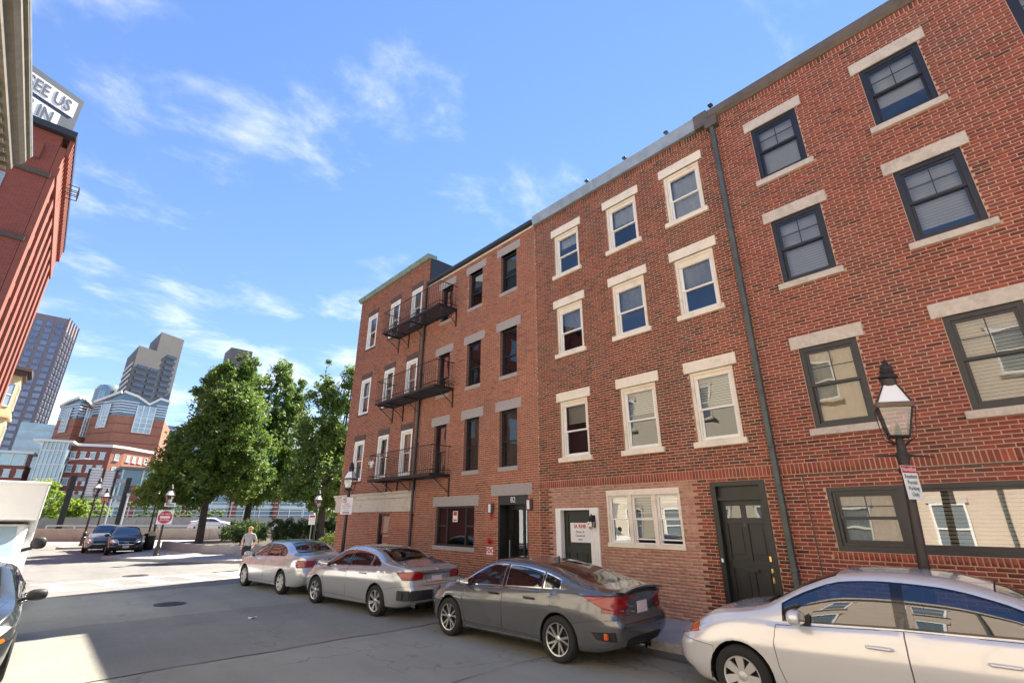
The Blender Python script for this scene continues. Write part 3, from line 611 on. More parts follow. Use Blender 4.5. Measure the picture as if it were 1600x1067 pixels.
for (yy0, yy1) in ((a + 0.09, (a + b) / 2 - 0.05), ((a + b) / 2 + 0.05, b - 0.09)):
    mb = MB(); mb.quad((D + 0.13, yy1, c + h_ * 0.85), (D + 0.13, yy0, c + h_ * 0.85), (D + 0.13, yy0, d - 0.1), (D + 0.13, yy1, d - 0.1)); mb.build('pane', 'pane', d2)
mb = MB()
for zz in (1.02, 1.17, 1.38): mb.lathe([(0.0, 0), (0.03, 0), (0.032, 0.015), (0.02, 0.03), (0.0, 0.03)], 12, (0, 0, 0)) if False else fbox(mb, a + 0.03, a + 0.075, zz - 0.04, zz + 0.05, 0.08, 0.112)
mb.tube([(D + 0.10, a + 0.05, 1.0), (D + 0.04, a + 0.05, 1.02), (D + 0.04, a + 0.05, 1.14), (D + 0.10, a + 0.05, 1.16)], 0.012, 8); mb.build('handle', 'brass', d2)
mb = MB(); fbox(mb, (a + b) / 2 - 0.13, (a + b) / 2 + 0.13, 1.14, 1.2, 0.105, 0.113); mb.build('letter_slot', 'black_frame', d2)
text_mesh('house_number', '8', 0.12, 'lamp_brown', d2, facing_street((a + b) / 2, c + h_ * 0.79, D + 0.108))
mb = MB(); fbox(mb, dr2[1] - 0.085, dr2[1] - 0.03, 1.28, 1.50, -0.045, -0.03); ic = mb.build('intercom', 'black_frame', hC)
mb = MB(); fbox(mb, dr2[1] - 0.08, dr2[1] - 0.035, 1.29, 1.36, -0.052, -0.046); mb.build('button_plate', 'sign_white', ic)
# metal cornice with its seams, small roof spotlights
ca, cb = zC, zC + 0.36
mb = MB(); mb.extr([(D - 0.10, ca + 0.0), (D - 0.14, cb - 0.02), (D - 0.10, cb), (D + 0.4, cb), (D + 0.4, ca), (D, ca - 0.004)], 'y', ys(4.1), yC1 - 0.01); mb.build('cornice', 'zinc', hC)
for yy in (ys(5.1), ys(7.6)): mb = MB(); mb.extr([(D - 0.115, ca - 0.01), (D - 0.155, cb - 0.01), (D - 0.1, cb + 0.012), (D + 0.1, cb + 0.012), (D + 0.1, ca)], 'y', yy - 0.02, yy + 0.02); mb.build('cornice_seam', 'zinc', hC)
mb = MB(); mb.extr([(D - 0.15, ca - 0.06), (D - 0.16, cb - 0.0), (D - 0.10, cb + 0.02), (D + 0.4, cb + 0.02), (D + 0.4, ca - 0.06)], 'y', yC0 + 0.005, ys(4.1) - 0.003); mb.build('cornice_end', 'bronze_coping', hC)
for k, yy in enumerate((ys(3.6), ys(4.95), ys(6.4), ys(7.9))):
    sp = thing('roof_spotlight', ('black spotlight above the downspout on the cornice', 'black roof spotlight second from the downspout', 'black roof spotlight third from the downspout', 'black roof spotlight farthest from the downspout')[k], 'spotlight', (D - 0.06, yy, cb + 0.02), group='spotlights along the cornice')
    mb = MB(); mb.tube([(0, 0, 0), (0, 0, 0.075)], 0.012, 6); mb.build('stem', 'iron', sp)
    mb = MB(); mb.box(-0.07, 0.04, -0.055, 0.055, 0.07, 0.125); mb.build('lamp_head', 'iron', sp, bevel=0.012)
seat(hC, (D, ys(7), 0))
# ---- house B (number 82)
hB = thing('brick_house', 'orange brick house numbered 82 with grey stone lintels and dark windows', 'house')
yB0, yB1, zB = ys(10.46), ys(17.40), zc(12.30)
cols = [(ys(11.42), ys(12.32)), (ys(13.42), ys(14.30)), (ys(15.43), ys(16.28))]
rows = [(zc(3.68), zc(5.60)), (zc(6.86), zc(8.63)), (zc(10.12), zc(11.72))]
wins = [(a, b, c, d) for (c, d) in rows for (a, b) in cols]
w0 = (ys(13.55), ys(15.88), zc(1.18), zc(2.52)); dr = (ys(10.95), ys(12.34), SW, zc(2.80))
holes = wins + [w0, dr]
excl = holes + [(a - 0.19, b + 0.19, d, q(d, 5)) for (a, b, c, d) in wins] + [(a - 0.03, b + 0.03, q(c, -2), c) for (a, b, c, d) in wins]
excl += [(w0[0] - 0.19, w0[1] + 0.19, w0[3], q(w0[3], 5)), (w0[0] - 0.06, w0[1] + 0.06, q(w0[2], -2), w0[2]), (dr[0] - 0.16, dr[1] + 0.32, dr[3], q(dr[3], 5))]
wl = wall_mesh(yB0, yB1, -0.05, zB, holes, 0, 0.2).build('wall', ['mortar_light', 'brick_reveal'], hB)
pool = []; lay(pool, yB0, yB1, SW, zB, 'B', excl, 51, header=0); put_bricks(pool, wl); shell(hB, yB0, yB1, zB + 0.12)
for k, (a, b, c, d) in enumerate(wins):
    low = k < 3
    sash_window(hB, a, b, c, d, 'black_frame', 0.04, 0.035, 0.12, False, 'curtain_grey' if low or k in (5, 8) else 'blind', 1.0 if low else (0.35 if k > 5 else 0.0), pane='pane_dark', meet=0.45 if low else 0.42)
    part_box(hB, 'lintel', 'grey_stone', a - 0.19, b + 0.19, d, q(d, 5) - 0.004, -0.012, 0.15); part_box(hB, 'sill', 'grey_stone', a - 0.03, b + 0.03, q(c, -2) + 0.004, c, -0.02, 0.15)
a, b, c, d = w0
part_box(hB, 'lintel', 'grey_stone', a - 0.19, b + 0.19, d, q(d, 5) - 0.004, -0.012, 0.15); part_box(hB, 'sill', 'grey_stone', a - 0.06, b + 0.06, q(c, -2) + 0.004, c, -0.03, 0.15)
mb = MB(); ring(mb, a, b, c, d, 0.05, 0.10, 0.2)
for t_ in (0.26, 0.74): yy = a + (b - a) * t_; fbox(mb, yy - 0.025, yy + 0.025, c + 0.05, d - 0.05, 0.105, 0.19)
fbox(mb, a + 0.05, a + (b - a) * 0.26 - 0.025, (c + d) / 2 - 0.02, (c + d) / 2 + 0.02, 0.11, 0.18); fbox(mb, a + (b - a) * 0.74 + 0.025, b - 0.05, (c + d) / 2 - 0.02, (c + d) / 2 + 0.02, 0.11, 0.18)
gw = mb.build('wide_window', 'black_frame', hB)
mb = MB(); x = D + 0.15
for t0, t1 in ((0.0, 0.26), (0.26, 0.74), (0.74, 1.0)): mb.quad((x, a + (b - a) * t1, c), (x, a + (b - a) * t0, c), (x, a + (b - a) * t0, d), (x, a + (b - a) * t1, d))
mb.build('pane', 'pane_dark', gw)
mb = MB(); mb.box(D + 0.135, D + 0.14, a + (b - a) * 0.5 - 0.02, a + (b - a) * 0.5 + 0.24, 2.0, 2.34); pn = mb.build('window_notice', 'sign_white', gw)
mb = MB(); yc_ = a + (b - a) * 0.5 + 0.11; mb.box(D + 0.130, D + 0.134, yc_ - 0.09, yc_ + 0.09, 2.20, 2.32); mb.box(D + 0.130, D + 0.134, yc_ - 0.09, yc_ + 0.09, 2.03, 2.08); mb.build('red_print', 'red_paint', pn)
# entrance
a, b, c, d = dr
part_box(hB, 'lintel', 'grey_stone', a - 0.16, b + 0.32, d, q(d, 5) - 0.004, -0.014, 0.16)
mb = MB(); fbox(mb, a, b, d - 0.26, d, 0.02, 0.30); fbox(mb, a, a + 0.06, c, d - 0.26, 0.02, 0.4); fbox(mb, b - 0.06, b, c, d - 0.26, 0.02, 0.7); fbox(mb, a + 0.06, b - 0.06, c, c + 0.12, 0.0, 0.7)
fr = mb.build('entrance_frame', 'black_door', hB)
mb = MB(); ring(mb, a + 0.06, b - 0.06, c + 0.12, d - 0.26, 0.14, 0.40, 0.45); fbox(mb, a + 0.55, a + 0.62, c + 0.26, d - 0.4, 0.40, 0.45); ed = mb.build('door', 'black_door', hB)
mb = MB(); mb.quad((D + 0.43, b - 0.1, c + 0.2), (D + 0.43, a + 0.1, c + 0.2), (D + 0.43, a + 0.1, d - 0.3), (D + 0.43, b - 0.1, d - 0.3)); mb.build('pane', 'pane_dark', ed)
mb = MB(); mb.tube([(D + 0.34, b - 0.16, 1.0), (D + 0.34, b - 0.16, 1.5)], 0.015, 8); mb.build('handle', 'zinc', ed)
text_mesh('house_number', '82', 0.22, 'sign_white', fr, facing_street((a + b) / 2, d - 0.13, D + 0.016))
for k, (yy, zz) in enumerate(((dr[1] + 0.26, zs(2.42)), (dr[0] - 0.12, zs(2.50)))):
    sc_ = thing('wall_sconce', ('brown square wall light left of the entrance numbered 82', 'brown square wall light right of the entrance numbered 82')[k], 'wall lamp', (D, yy, zz), group='entrance lights')
    mb = MB(); mb.box(-0.12, -0.01, -0.085, 0.085, -0.15, 0.15); mb.build('shade', 'lamp_brown', sc_, bevel=0.01)
    mb = MB(); mb.box(-0.125, -0.121, -0.05, 0.05, -0.12, 0.12); mb.build('diffuser', 'frosted', sc_)
fa = thing('fire_alarm', 'red strobe alarm under the wall light by the entrance', 'alarm', (D, ys(12.62), zs(2.17)))
mb = MB(); mb.box(-0.04, -0.009, -0.055, 0.055, -0.075, 0.075); mb.build('base', 'red_paint', fa, bevel=0.01); mb = MB(); mb.lathe([(0.05, 0), (0.045, 0.04), (0, 0.055)], 12, (0, 0, 0)); bb = mb.build('bell', 'red_paint', fa, smooth=True); bb.rotation_euler = (0, R(-90), 0); bb.location = (-0.04, 0, 0.02)
fc = thing('fire_department_connection', 'red fire hose inlet on the brick above the small sign', 'hose inlet', (D, ys(12.68), zs(1.42)))
mb = MB(); mb.lathe([(0.09, 0.0), (0.09, 0.02), (0.05, 0.025), (0.05, 0.10), (0.06, 0.10), (0.06, 0.14), (0.0, 0.15)], 14, (0, 0, 0)); bb = mb.build('inlet', 'red_paint', fc, smooth=True); bb.rotation_euler = (0, R(-90), 0); bb.location = (-0.008, 0, 0)
fs = thing('small_sign', 'white sign with red border reading FDC on orange brick', 'sign', (D, ys(12.70), zs(1.13)))
mb = MB(); mb.box(-0.014, -0.009, -0.17, 0.17, -0.12, 0.12); mb.build('plate', 'red_paint', fs); mb = MB(); mb.box(-0.017, -0.0145, -0.155, 0.155, -0.105, 0.105); mb.build('face', 'sign_white', fs)
text_mesh('lettering', 'FDC', 0.19, 'red_paint', fs, facing_street(0, 0, -0.019), bold=0.006)
mb = MB(); mb.extr([(D - 0.16, zB + 0.04), (D - 0.17, zB + 0.17), (D - 0.13, zB + 0.19), (D + 0.3, zB + 0.19), (D + 0.3, zB + 0.02), (D - 0.05, zB + 0.02)], 'y', yB0 + 0.01, yB1); mb.build('gutter', 'dark_gutter', hB)
mb = MB(); fbox(mb, yB0 + 0.01, yB1, zB - 0.04, zB + 0.019, -0.03, 0.1); mb.build('frieze_board', 'cream_paint', hB)
seat(hB, (D, ys(14), 0))
# ---- house A (corner)
hA = thing('brick_house', 'corner brick house with white windows and a stone band over the ground floor', 'house')
yA0, yA1, zA = ys(17.40), ys(24.42), zc(13.85)
cols = [(ys(17.92), ys(18.84)), (ys(19.95), ys(20.90)), (ys(22.28), ys(23.32))]
rows = [(zc(3.80), zc(5.72)), (zc(7.08), zc(8.97)), (zc(10.62), zc(12.62))]
wins = [(a, b, c, d) for (c, d) in rows for (a, b) in cols]
gwn = (ys(19.25), ys(20.22), zc(1.0), zc(2.28)); bz = (zc(2.41), zc(3.12))
holes = wins + [gwn]
excl = holes + [(a - 0.06, b + 0.06, d, q(d, 4)) for (a, b, c, d) in wins] + [(a - 0.06, b + 0.06, q(c, -1), c) for (a, b, c, d) in wins] + [(yA0, yA1, *bz)]
wl = wall_mesh(yA0, yA1, -0.05, zA, holes, 0).build('wall', ['mortar_light', 'brick_reveal'], hA)
pool = []; lay(pool, yA0, yA1, SW, zA, lambda y, z: 'B' if z < bz[0] else 'A', excl, 61, header=0); put_bricks(pool, wl); shell(hA, yA0, yA1, zA + 0.1)
for k, (a, b, c, d) in enumerate(wins):
    mb = MB(); ring(mb, a, b, c, d, 0.10, -0.005, 0.13); mb.build('window_casing', 'white_paint', hA)
    sash_window(hA, a + 0.102, b - 0.102, c + 0.102, d - 0.102, 'white_paint', 0.03, 0.035, 0.05, False, 'curtain_grey', 0.5, meet=0.5)
    part_box(hA, 'lintel', 'brownstone', a - 0.06, b + 0.06, d, q(d, 4) - 0.003, -0.02, 0.1); part_box(hA, 'sill', 'brownstone', a - 0.06, b + 0.06, q(c, -1) + 0.002, c, -0.05, 0.1)
a, b, c, d = gwn; sash_window(hA, a, b, c, d, 'black_frame', 0.06, 0.04, 0.05, False, 'curtain_white', 0.72, meet=0.38)
mb = MB(); z0, z1 = bz
mb.extr([(D - 0.06, z0), (D - 0.06, z1 - 0.24), (D - 0.12, z1 - 0.2), (D - 0.14, z1 - 0.08), (D - 0.22, z1 - 0.03), (D - 0.22, z1 + 0.02), (D + 0.1, z1 + 0.04), (D + 0.1, z0)], 'y', yA0 + 0.01, yA1 + 0.16); mb.build('stone_band', 'limestone', hA)
mb = MB(); mb.extr([(D - 0.10, zA - 0.02), (D - 0.20, zA + 0.10), (D - 0.20, zA + 0.17), (D + 0.3, zA + 0.2), (D + 0.3, zA)], 'y', yA0 - 0.06, yA1 + 0.1); mb.build('copper_gutter', 'copper_green', hA)
mb = MB(); mb.box(D + 0.05, D + 5, yA0 - 0.03, yA0 + 0.0, zB + 0.15, zA + 0.05)
for i in range(7): mb.box(D + 0.05, D + 5, yA0 - 0.038, yA0 - 0.031, zB + 0.2 + i * 0.19, zB + 0.21 + i * 0.19)
mb.build('slate_cladding', 'dark_gutter', hA)
mb = MB(); yp = ys(17.42); mb.tube([(D - 0.09, yp, 0.2), (D - 0.09, yp, zB - 0.2), (D - 0.14, yp - 0.1, zB + 0.05)], 0.05, 10)
for z in (2.2, 4.8, 7.6, 10.1): mb.box(D - 0.15, D, yp - 0.065, yp + 0.065, z, z + 0.05)
mb.build('downspout', 'dark_gutter', hA, smooth=True)
mb = MB(); mb.tube([(D - 0.05, yp + 0.33, 2.9), (D - 0.05, yp + 0.33, 9.6)], 0.018, 6); mb.build('cable_conduit', 'bronze_coping', hA)
seat(hA, (D, ys(21), 0))
# ---- iron fire balconies across the two far houses
for k, zf in enumerate((zs(3.66), zs(6.98), zs(10.42))):
    fe = thing('fire_escape_balcony', ('lowest black iron fire escape balcony over the stone band', 'middle black iron fire escape balcony across two brick houses', 'topmost black iron fire escape balcony under the roof gutter')[k], 'fire escape', (D, ys(18), zf), group='iron fire escape balconies')
    a, b, xo = ys(15.05) - ys(18), ys(19.75) - ys(18), -0.86
    mb = MB()
    for i in range(11): mb.box(xo + i * 0.078, xo + i * 0.078 + 0.042, a, b, -0.05, -0.03)
    mb.box(xo - 0.02, xo + 0.02, a, b, -0.09, 0.0); mb.box(-0.05, -0.012, a, b, -0.09, 0.0); mb.box(xo + 0.02, -0.05, a, a + 0.05, -0.09, 0); mb.box(xo + 0.02, -0.05, b - 0.05, b, -0.09, 0); mb.box(xo, -0.02, -0.55, -0.5, -0.09, -0.051); mb.box(xo, -0.02, 0.9, 0.95, -0.09, -0.051)
    mb.build('platform', 'iron', fe)
    mb = MB()
    for (p, q_) in (((xo, a), (xo, b)), ((xo, a), (-0.02, a)), ((xo, b), (-0.02, b))):
        for z in (0.12, 0.95): mb.tube([(p[0], p[1], z), (q_[0], q_[1], z)], 0.016, 5)
    mb.tube([(xo, a, 0.95), (xo - 0.0, a - 0.0, 0.95), (-0.02, a, 0.95)], 0.018, 5); mb.build('rail', 'iron', fe)
    nb_ = int((b - a) / 0.125)
    bar = MB(); bar.tube([(0, 0, -0.05), (0, 0, 0.95)], 0.0085, 4); bme = bar.mesh('baluster', 'iron')
    for i in range(nb_ + 1): o = link('baluster', bme, fe); o.location = (xo, a + (b - a) * i / nb_, 0)
    for yy in (a, b):
        for i in range(1, 7): o = link('baluster', bme, fe); o.location = (xo + i * 0.125, yy, 0)
    for yy in (a + 0.03, -0.5, 0.75, b - 0.03):
        mb = MB(); mb.tube([(xo + 0.1, yy, -0.08), (-0.03, yy, -0.62)], 0.016, 5); mb.box(-0.04, -0.012, yy - 0.025, yy + 0.025, -0.75, -0.05); mb.build('bracket', 'iron', fe)
bw = thing('window_bow', 'small white ribbon bow tied on the lowest fire balcony rail', 'bow', (D - 0.89, ys(19.45), zs(3.66) + 0.62))
mb = MB()
for s_ in (-1, 1): mb.tube([(0, 0, 0), (-0.03, s_ * 0.12, 0.08), (-0.03, s_ * 0.2, 0.0), (-0.02, s_ * 0.1, -0.05), (0, 0, 0)], 0.03, 6); mb.tube([(0, 0, 0), (-0.02, s_ * 0.08, -0.18)], 0.022, 5)
mb.build('ribbon', 'sign_white', bw, smooth=True)
# ------------------------------------------------------------------ buildings on the left side of the street
mat('far_glass_blue', (0.10, 0.17, 0.24), 0.12, metal=0.35, spec=0.8, var=0.25, vscale=0.09)
mat('far_glass_pale', (0.34, 0.46, 0.52), 0.15, metal=0.3, spec=0.8, var=0.25, vscale=0.2)
mat('far_glass_dark', (0.03, 0.035, 0.045), 0.15, spec=0.7)
mat('tower_mauve', (0.24, 0.20, 0.22), 0.6, var=0.06, vscale=0.05)
mat('tower_grey', (0.15, 0.142, 0.138), 0.75, var=0.1, vscale=0.06)
mat('tower_pane', (0.20, 0.24, 0.33), 0.15, metal=0.5, spec=0.8, var=0.35, vscale=0.07)
mat('tower_ribbon', (0.05, 0.075, 0.12), 0.2, spec=0.6, var=0.2, vscale=0.1)
mat('far_white', (0.72, 0.72, 0.70), 0.6)
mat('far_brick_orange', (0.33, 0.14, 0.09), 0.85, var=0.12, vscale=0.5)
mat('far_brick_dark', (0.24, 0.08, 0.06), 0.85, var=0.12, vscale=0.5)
mat('far_steel', (0.50, 0.56, 0.58), 0.4, metal=0.3)
def pane_unit(w, h, t, m, name='window'):
    mb = MB(); mb.box(-w / 2, w / 2, -t, t * 0.2, -h / 2, h / 2); return mb.mesh(name, m)
def place_on(root, me, name, P0, P1, us, zlist, off=0.0):
    """share one mesh over a wall running from P0 to P1 (plan), outward normal to the right of P0->P1"""
    P0 = Vector((*P0, 0)); P1 = Vector((*P1, 0)); d = (P1 - P0).normalized(); nrm = Vector((d.y, -d.x, 0)); ang = math.atan2(d.y, d.x); out = []
    for z in zlist:
        for u in us:
            o = link(name, me, root); p = P0 + d * u + nrm * off; o.location = (p.x, p.y, z); o.rotation_euler = (0, 0, ang); out.append(o)
    return out
def house_window_mesh(w, h, fm, pm, ft=0.08, mid=True):
    mb = MB(); t = 0.05
    mb.box(-w / 2, -w / 2 + ft, -t, 0.02, -h / 2, h / 2); mb.box(w / 2 - ft, w / 2, -t, 0.02, -h / 2, h / 2); mb.box(-w / 2 + ft, w / 2 - ft, -t, 0.02, -h / 2, -h / 2 + ft); mb.box(-w / 2 + ft, w / 2 - ft, -t, 0.02, h / 2 - ft, h / 2)
    if mid: mb.box(-w / 2 + ft, w / 2 - ft, -t * 0.8, 0.02, -0.03, 0.03)
    fr = mb.mesh('window', fm); mb = MB(); mb.box(-w / 2 + ft * 0.5, w / 2 - ft * 0.5, -0.01, 0.015, -h / 2 + ft * 0.5, h / 2 - ft * 0.5); return fr, mb.mesh('pane', pm)
mat('opp_pane', (0.16, 0.20, 0.22), 0.08, spec=0.8)
XO = -3.95
# tan brick building opposite (seen mirrored in the shopfront glass)
oT = thing('tan_brick_building', 'sunlit tan brick building across the street mirrored in the wide shop window', 'building', (XO, -3, 0))
mb = MB(); mb.box(-9, 0, -22, 10.55, 0, 12.6); mb.build('wall', 'brick_tan', oT)
fr, pm = house_window_mesh(1.05, 1.75, 'white_paint', 'opp_pane')
sl = MB(); sl.box(-0.62, 0.62, -0.12, 0.02, -0.1, 0.0); sl = sl.mesh('sill', 'limestone'); ln = MB(); ln.box(-0.62, 0.62, -0.05, 0.02, 0, 0.24); ln = ln.mesh('lintel', 'limestone')
def opp_windows(root, yv, zv):
    # wall faces +X : outward normal +X means P0->P1 runs towards +Y
    for o in place_on(root, fr, 'window', (0, -100), (0, 100), [100 + y for y in yv], zv, 0.01):
        p = link('pane', pm, o); s_ = link('sill', sl, o); s_.location = (0, 0, -0.88); l_ = link('lintel', ln, o); l_.location = (0, 0, 0.88)
opp_windows(oT, [-19, -15.4, -11.8, -8.2, -4.6, -1.0, 2.4, 5.6, 8.6], [1.75, 4.9, 7.9, 10.7])
mb = MB(); mb.box(0, 0.25, -22, 10.55, 12.3, 12.7); mb.build('cornice', 'limestone', oT)
mb = MB(); mb.tube([(0.1, 4.1, 0.2), (0.1, 4.1, 12.3)], 0.06, 8); mb.build('downspout', 'downspout', oT)
# building with the deep stone cornice
oC = thing('corniced_building', 'cream building at top left with a deep weathered bracketed stone cornice', 'building', (XO, 12.5, 0))
mb = MB(); mb.box(-9, 0, -4.9, 4.95, 0, 11.3); mb.build('wall', 'brick_cream', oC)
opp_windows(oC, [-3.6, -1.2, 1.2, 3.6], [1.75, 4.9, 7.9]); 
mb = MB()
mb.extr([(0.0, 10.75), (0.10, 10.75), (0.14, 10.95), (0.30, 11.0), (0.30, 11.14), (0.38, 11.18), (0.38, 11.32), (1.10, 11.36), (1.12, 11.55), (1.22, 11.60), (1.30, 11.72), (1.30, 11.86), (1.36, 11.90), (1.36, 12.02), (-0.5, 12.1), (-0.5, 10.75)], 'y', -4.9, 5.2)
mb.build('cornice', 'stone_cornice', oC)
md = MB(); md.extr([(0.40, 11.08), (0.42, 11.2), (1.02, 11.24), (1.02, 11.358), (0.385, 11.32), (0.385, 11.1)], 'y', -0.11, 0.11); md = md.mesh('modillion', 'stone_cornice')
for i in range(9): o = link('modillion', md, oC); o.location = (0, 5.0 - i * 0.46, 0)
dn = MB(); dn.box(0.305, 0.36, -0.045, 0.045, 11.0, 11.17); dn = dn.mesh('dentil', 'stone_cornice')
for i in range(66): o = link('dentil', dn, oC); o.location = (0.0, 5.1 - i * 0.15, 0)
mb = MB(); mb.tube([(1.33, -4.9, 12.0), (1.33, 5.2, 12.0)], 0.06, 8); mb.tube([(0.62, -4.9, 11.2), (0.62, 0.7, 11.2)], 0.03, 6); mb.build('gutter_pipe', 'zinc', oC)
# red brick building with the rooftop billboard
rB = thing('red_brick_building', 'tall red brick building at left with sunlit piers and a billboard on its roof', 'building', (-4.2, 35, 0))
mb = MB(); mb.box(-22, -0.02, 0, 17.5, 0, 23.6); mb.build('wall', 'brick_red_far', rB)
W_ = 17.5
for i in range(7):
    y = 0.0 + i * (W_ - 1.1) / 6
    mb = MB(); mb.box(0.0, 0.28, y, y + 1.1, 0, 20.9); mb.build('pier', 'brick_red_sunlit', rB)
for i in range(6):
    y0_ = 1.1 + i * (W_ - 1.1) / 6; bw_ = (W_ - 1.1) / 6 - 1.1
    for k in range(6):
        z = 2.0 + k * 3.2
        mb = MB(); mb.box(-0.01, 0.14, y0_, y0_ + bw_, z + 2.3, z + 3.2); mb.build('spandrel', 'brick_red_sunlit', rB)
        mb = MB(); mb.box(-0.015, 0.02, y0_ + 0.15, y0_ + bw_ - 0.15, z, z + 2.3); mb.build('window', 'opp_pane', rB)
mb = MB(); mb.box(0.0, 0.36, 0, W_, 20.9, 21.5); mb.box(0.0, 0.30, 0, W_, 21.5, 22.9); mb.build('frieze', 'brick_red_sunlit', rB)
mb = MB(); mb.box(-22, 0.55, -0.45, W_ + 0.2, 23.6, 24.0); mb.build('cornice', 'dark_gutter', rB)
co = MB(); co.box(0.30, 0.50, -0.14, 0.14, 22.5, 23.6); co = co.mesh('corbel', 'brick_red_sunlit')
for i in range(30): o = link('corbel', co, rB); o.location = (0, 0.2 + i * 0.585, 0)
co = MB(); co.box(-0.3, 0.3, -0.22, 0.0, 21.6, 22.6); co = co.mesh('corbel', 'brick_red_far')
for i in range(14): o = link('corbel', co, rB); o.location = (-0.9 - i * 1.3, 0, 0)
mb = MB(); mb.box(-22, 0.1, -0.16, 0, 20.6, 20.9); mb.box(-22, 0.1, -0.14, 0, 16.4, 16.7); mb.box(-22, 0.1, -0.14, 0, 12.2, 12.5); mb.build('string_course', 'brownstone', rB)
wf, wp = house_window_mesh(1.5, 2.4, 'zinc', 'far_glass_pale', 0.1)
for (x, z) in [(-x_, z_) for z_ in (18.9, 14.6, 10.3) for x_ in (2.3, 5.3, 8.3, 11.3)]:
    o = link('window', wf, rB); o.location = (x, -0.02, z); p = link('pane', wp, o)
mb = MB()
for z in (0.0, 0.5, 1.0): mb.tube([(0.5, 4.2, 22.9 - z * 0.6), (1.1, 4.2, 22.9 - z * 0.6), (1.1, 5.0, 22.9 - z * 0.6), (0.5, 5.0, 22.9 - z * 0.6)], 0.03, 5)
mb.tube([(1.1, 4.2, 22.3), (1.1, 4.2, 22.9)], 0.03, 5); mb.tube([(1.1, 5.0, 22.3), (1.1, 5.0, 22.9)], 0.03, 5); mb.build('roof_ladder', 'iron', rB)
# billboard
bd = thing('rooftop_billboard', 'dark slate rooftop billboard with white lettered strips above the red building', 'billboard', (-4.75, 42.0, 24.0), R(29))
mb = MB(); mb.box(-13, 0, 0.0, 1.6, 0.15, 7.5); mb.build('panel', 'slate_panel', bd)
mb = MB()
for x in (-12, -8, -4, -1): mb.box(x, x + 0.25, 0.4, 0.9, -0.1, 0.15)
mb.build('support', 'iron', bd)
for (xe, z, s_) in ((-0.30, 6.30, 'SEE US'), (-0.95, 4.60, 'KS IN')):
    mb = MB(); mb.box(-9.5, xe, -0.05, 0.0, z - 0.68, z + 0.68); bx = mb.build('white_strip', 'billboard_white', bd)
    text_mesh('lettering', s_, 1.38, 'slate_panel', bx, frame_mat((xe - 0.3, -0.07, z - 0.02), (1, 0, 0), (0, 0, 1)), extrude=0.015, align='RIGHT', sx=0.66, bold=0.012)
# building with the yellow bay window
bb_ = thing('bay_window_building', 'narrow house with a yellow bay window and dark red eaves beyond the red building', 'building', (-4.3, 53.0, 0))
mb = MB(); mb.box(-12, 0, 0, 16, 0, 13.4); mb.build('wall', 'brick_red_far', bb_)
bay = [(0, 1.4), (0.75, 2.0), (0.75, 4.2), (0, 4.8)]
mb = MB(); mb.prism(bay, 3.6, 13.0); by = mb.build('bay', 'yellow_paint', bb_)
mb = MB(); mb.prism([(0, 0.9), (1.25, 1.5), (1.25, 4.7), (0, 5.3)], 13.4, 13.65); mb.prism([(0, 1.1), (1.0, 1.7), (1.0, 4.5), (0, 5.1)], 13.0, 13.4); mb.build('eaves', 'brownstone', bb_)
mb = MB()
for z in (6.4, 9.6): mb.prism([(0, 1.25), (0.92, 1.9), (0.92, 4.3), (0, 4.95)], z, z + 0.2); mb.prism([(0, 1.3), (0.85, 1.95), (0.85, 4.25), (0, 4.9)], z + 0.2, z + 0.5)
mb.build('bay_moulding', 'yellow_paint', bb_)
for z in (4.9, 8.1, 11.4):
    for (P0, P1, L_) in (((0, 1.4), (0.75, 2.0), 0.96), ((0.75, 2.0), (0.75, 4.2), 2.2)):
        wf2, wp2 = house_window_mesh(0.56 if L_ < 1 else 0.9, 1.9, 'cream_paint', 'far_glass_pale', 0.07)
        for o in place_on(bb_, wf2, 'window', P0, P1, [L_ / 2] if L_ < 1 else [0.6, 1.6], [z], 0.02): link('pane', wp2, o)
mb = MB()
for i in range(5): mb.box(0.05, 1.2, 1.75 + i * 0.65, 1.87 + i * 0.65, 13.28, 13.39)
mb.build('rafter_end', 'brownstone', bb_)

# ------------------------------------------------------------------ distant city
def prism_bldg(root, name, pts, z0, z1, m): mb = MB(); mb.prism(pts, z0, z1); return mb.build(name, m, root)
def world_root(name, label, cat, loc): r = thing(name, label, cat); r['_loc'] = loc; return r
def finish(r): loc = r['_loc']; del r['_loc']; seat(r, tuple(loc))
# tower 1 : mauve slab with a sunlit dark windowed flank
t1 = world_root('office_tower', 'tall mauve office tower with sunlit dotted right flank at far left', 'tower', (-20, 470, 0))
c0, c1, c2 = (-75.0, 452.0), (-16.4, 452.0), (-10.3, 474.0)
prism_bldg(t1, 'slab', [c0, c1, c2, (-70, 490)], 0, 137.5, 'tower_mauve')
me = pane_unit(3.6, 3.0, 0.4, 'tower_pane')
zl = [16 + i * 4.6 for i in range(26)]
place_on(t1, me, 'window', c0, c1, [58.6 - 3.2 - i * 5.6 for i in range(6)], zl)
L2 = math.hypot(c2[0] - c1[0], c2[1] - c1[1]); me = pane_unit(3.3, 3.0, 0.5, 'far_glass_dark')
place_on(t1, me, 'window', c1, c2, [3.2 + i * 5.5 for i in range(4)], zl[:25])
mb = MB()
for i in range(5): 
    p = Vector((*c1, 0)).lerp(Vector((*c2, 0)), (i + 0.02) / 4.04); mb.box(p.x - 0.1, p.x + 0.7, p.y - 0.6, p.y + 0.6, 10, 138.5)
mb.build('fin', 'tower_mauve', t1)
finish(t1)
# tower 2 : stepped grey tower with ribbon windows
t2 = world_root('office_tower', 'stepped grey office tower with dark ribbon windows behind the brick complex', 'tower', (30, 420, 0))
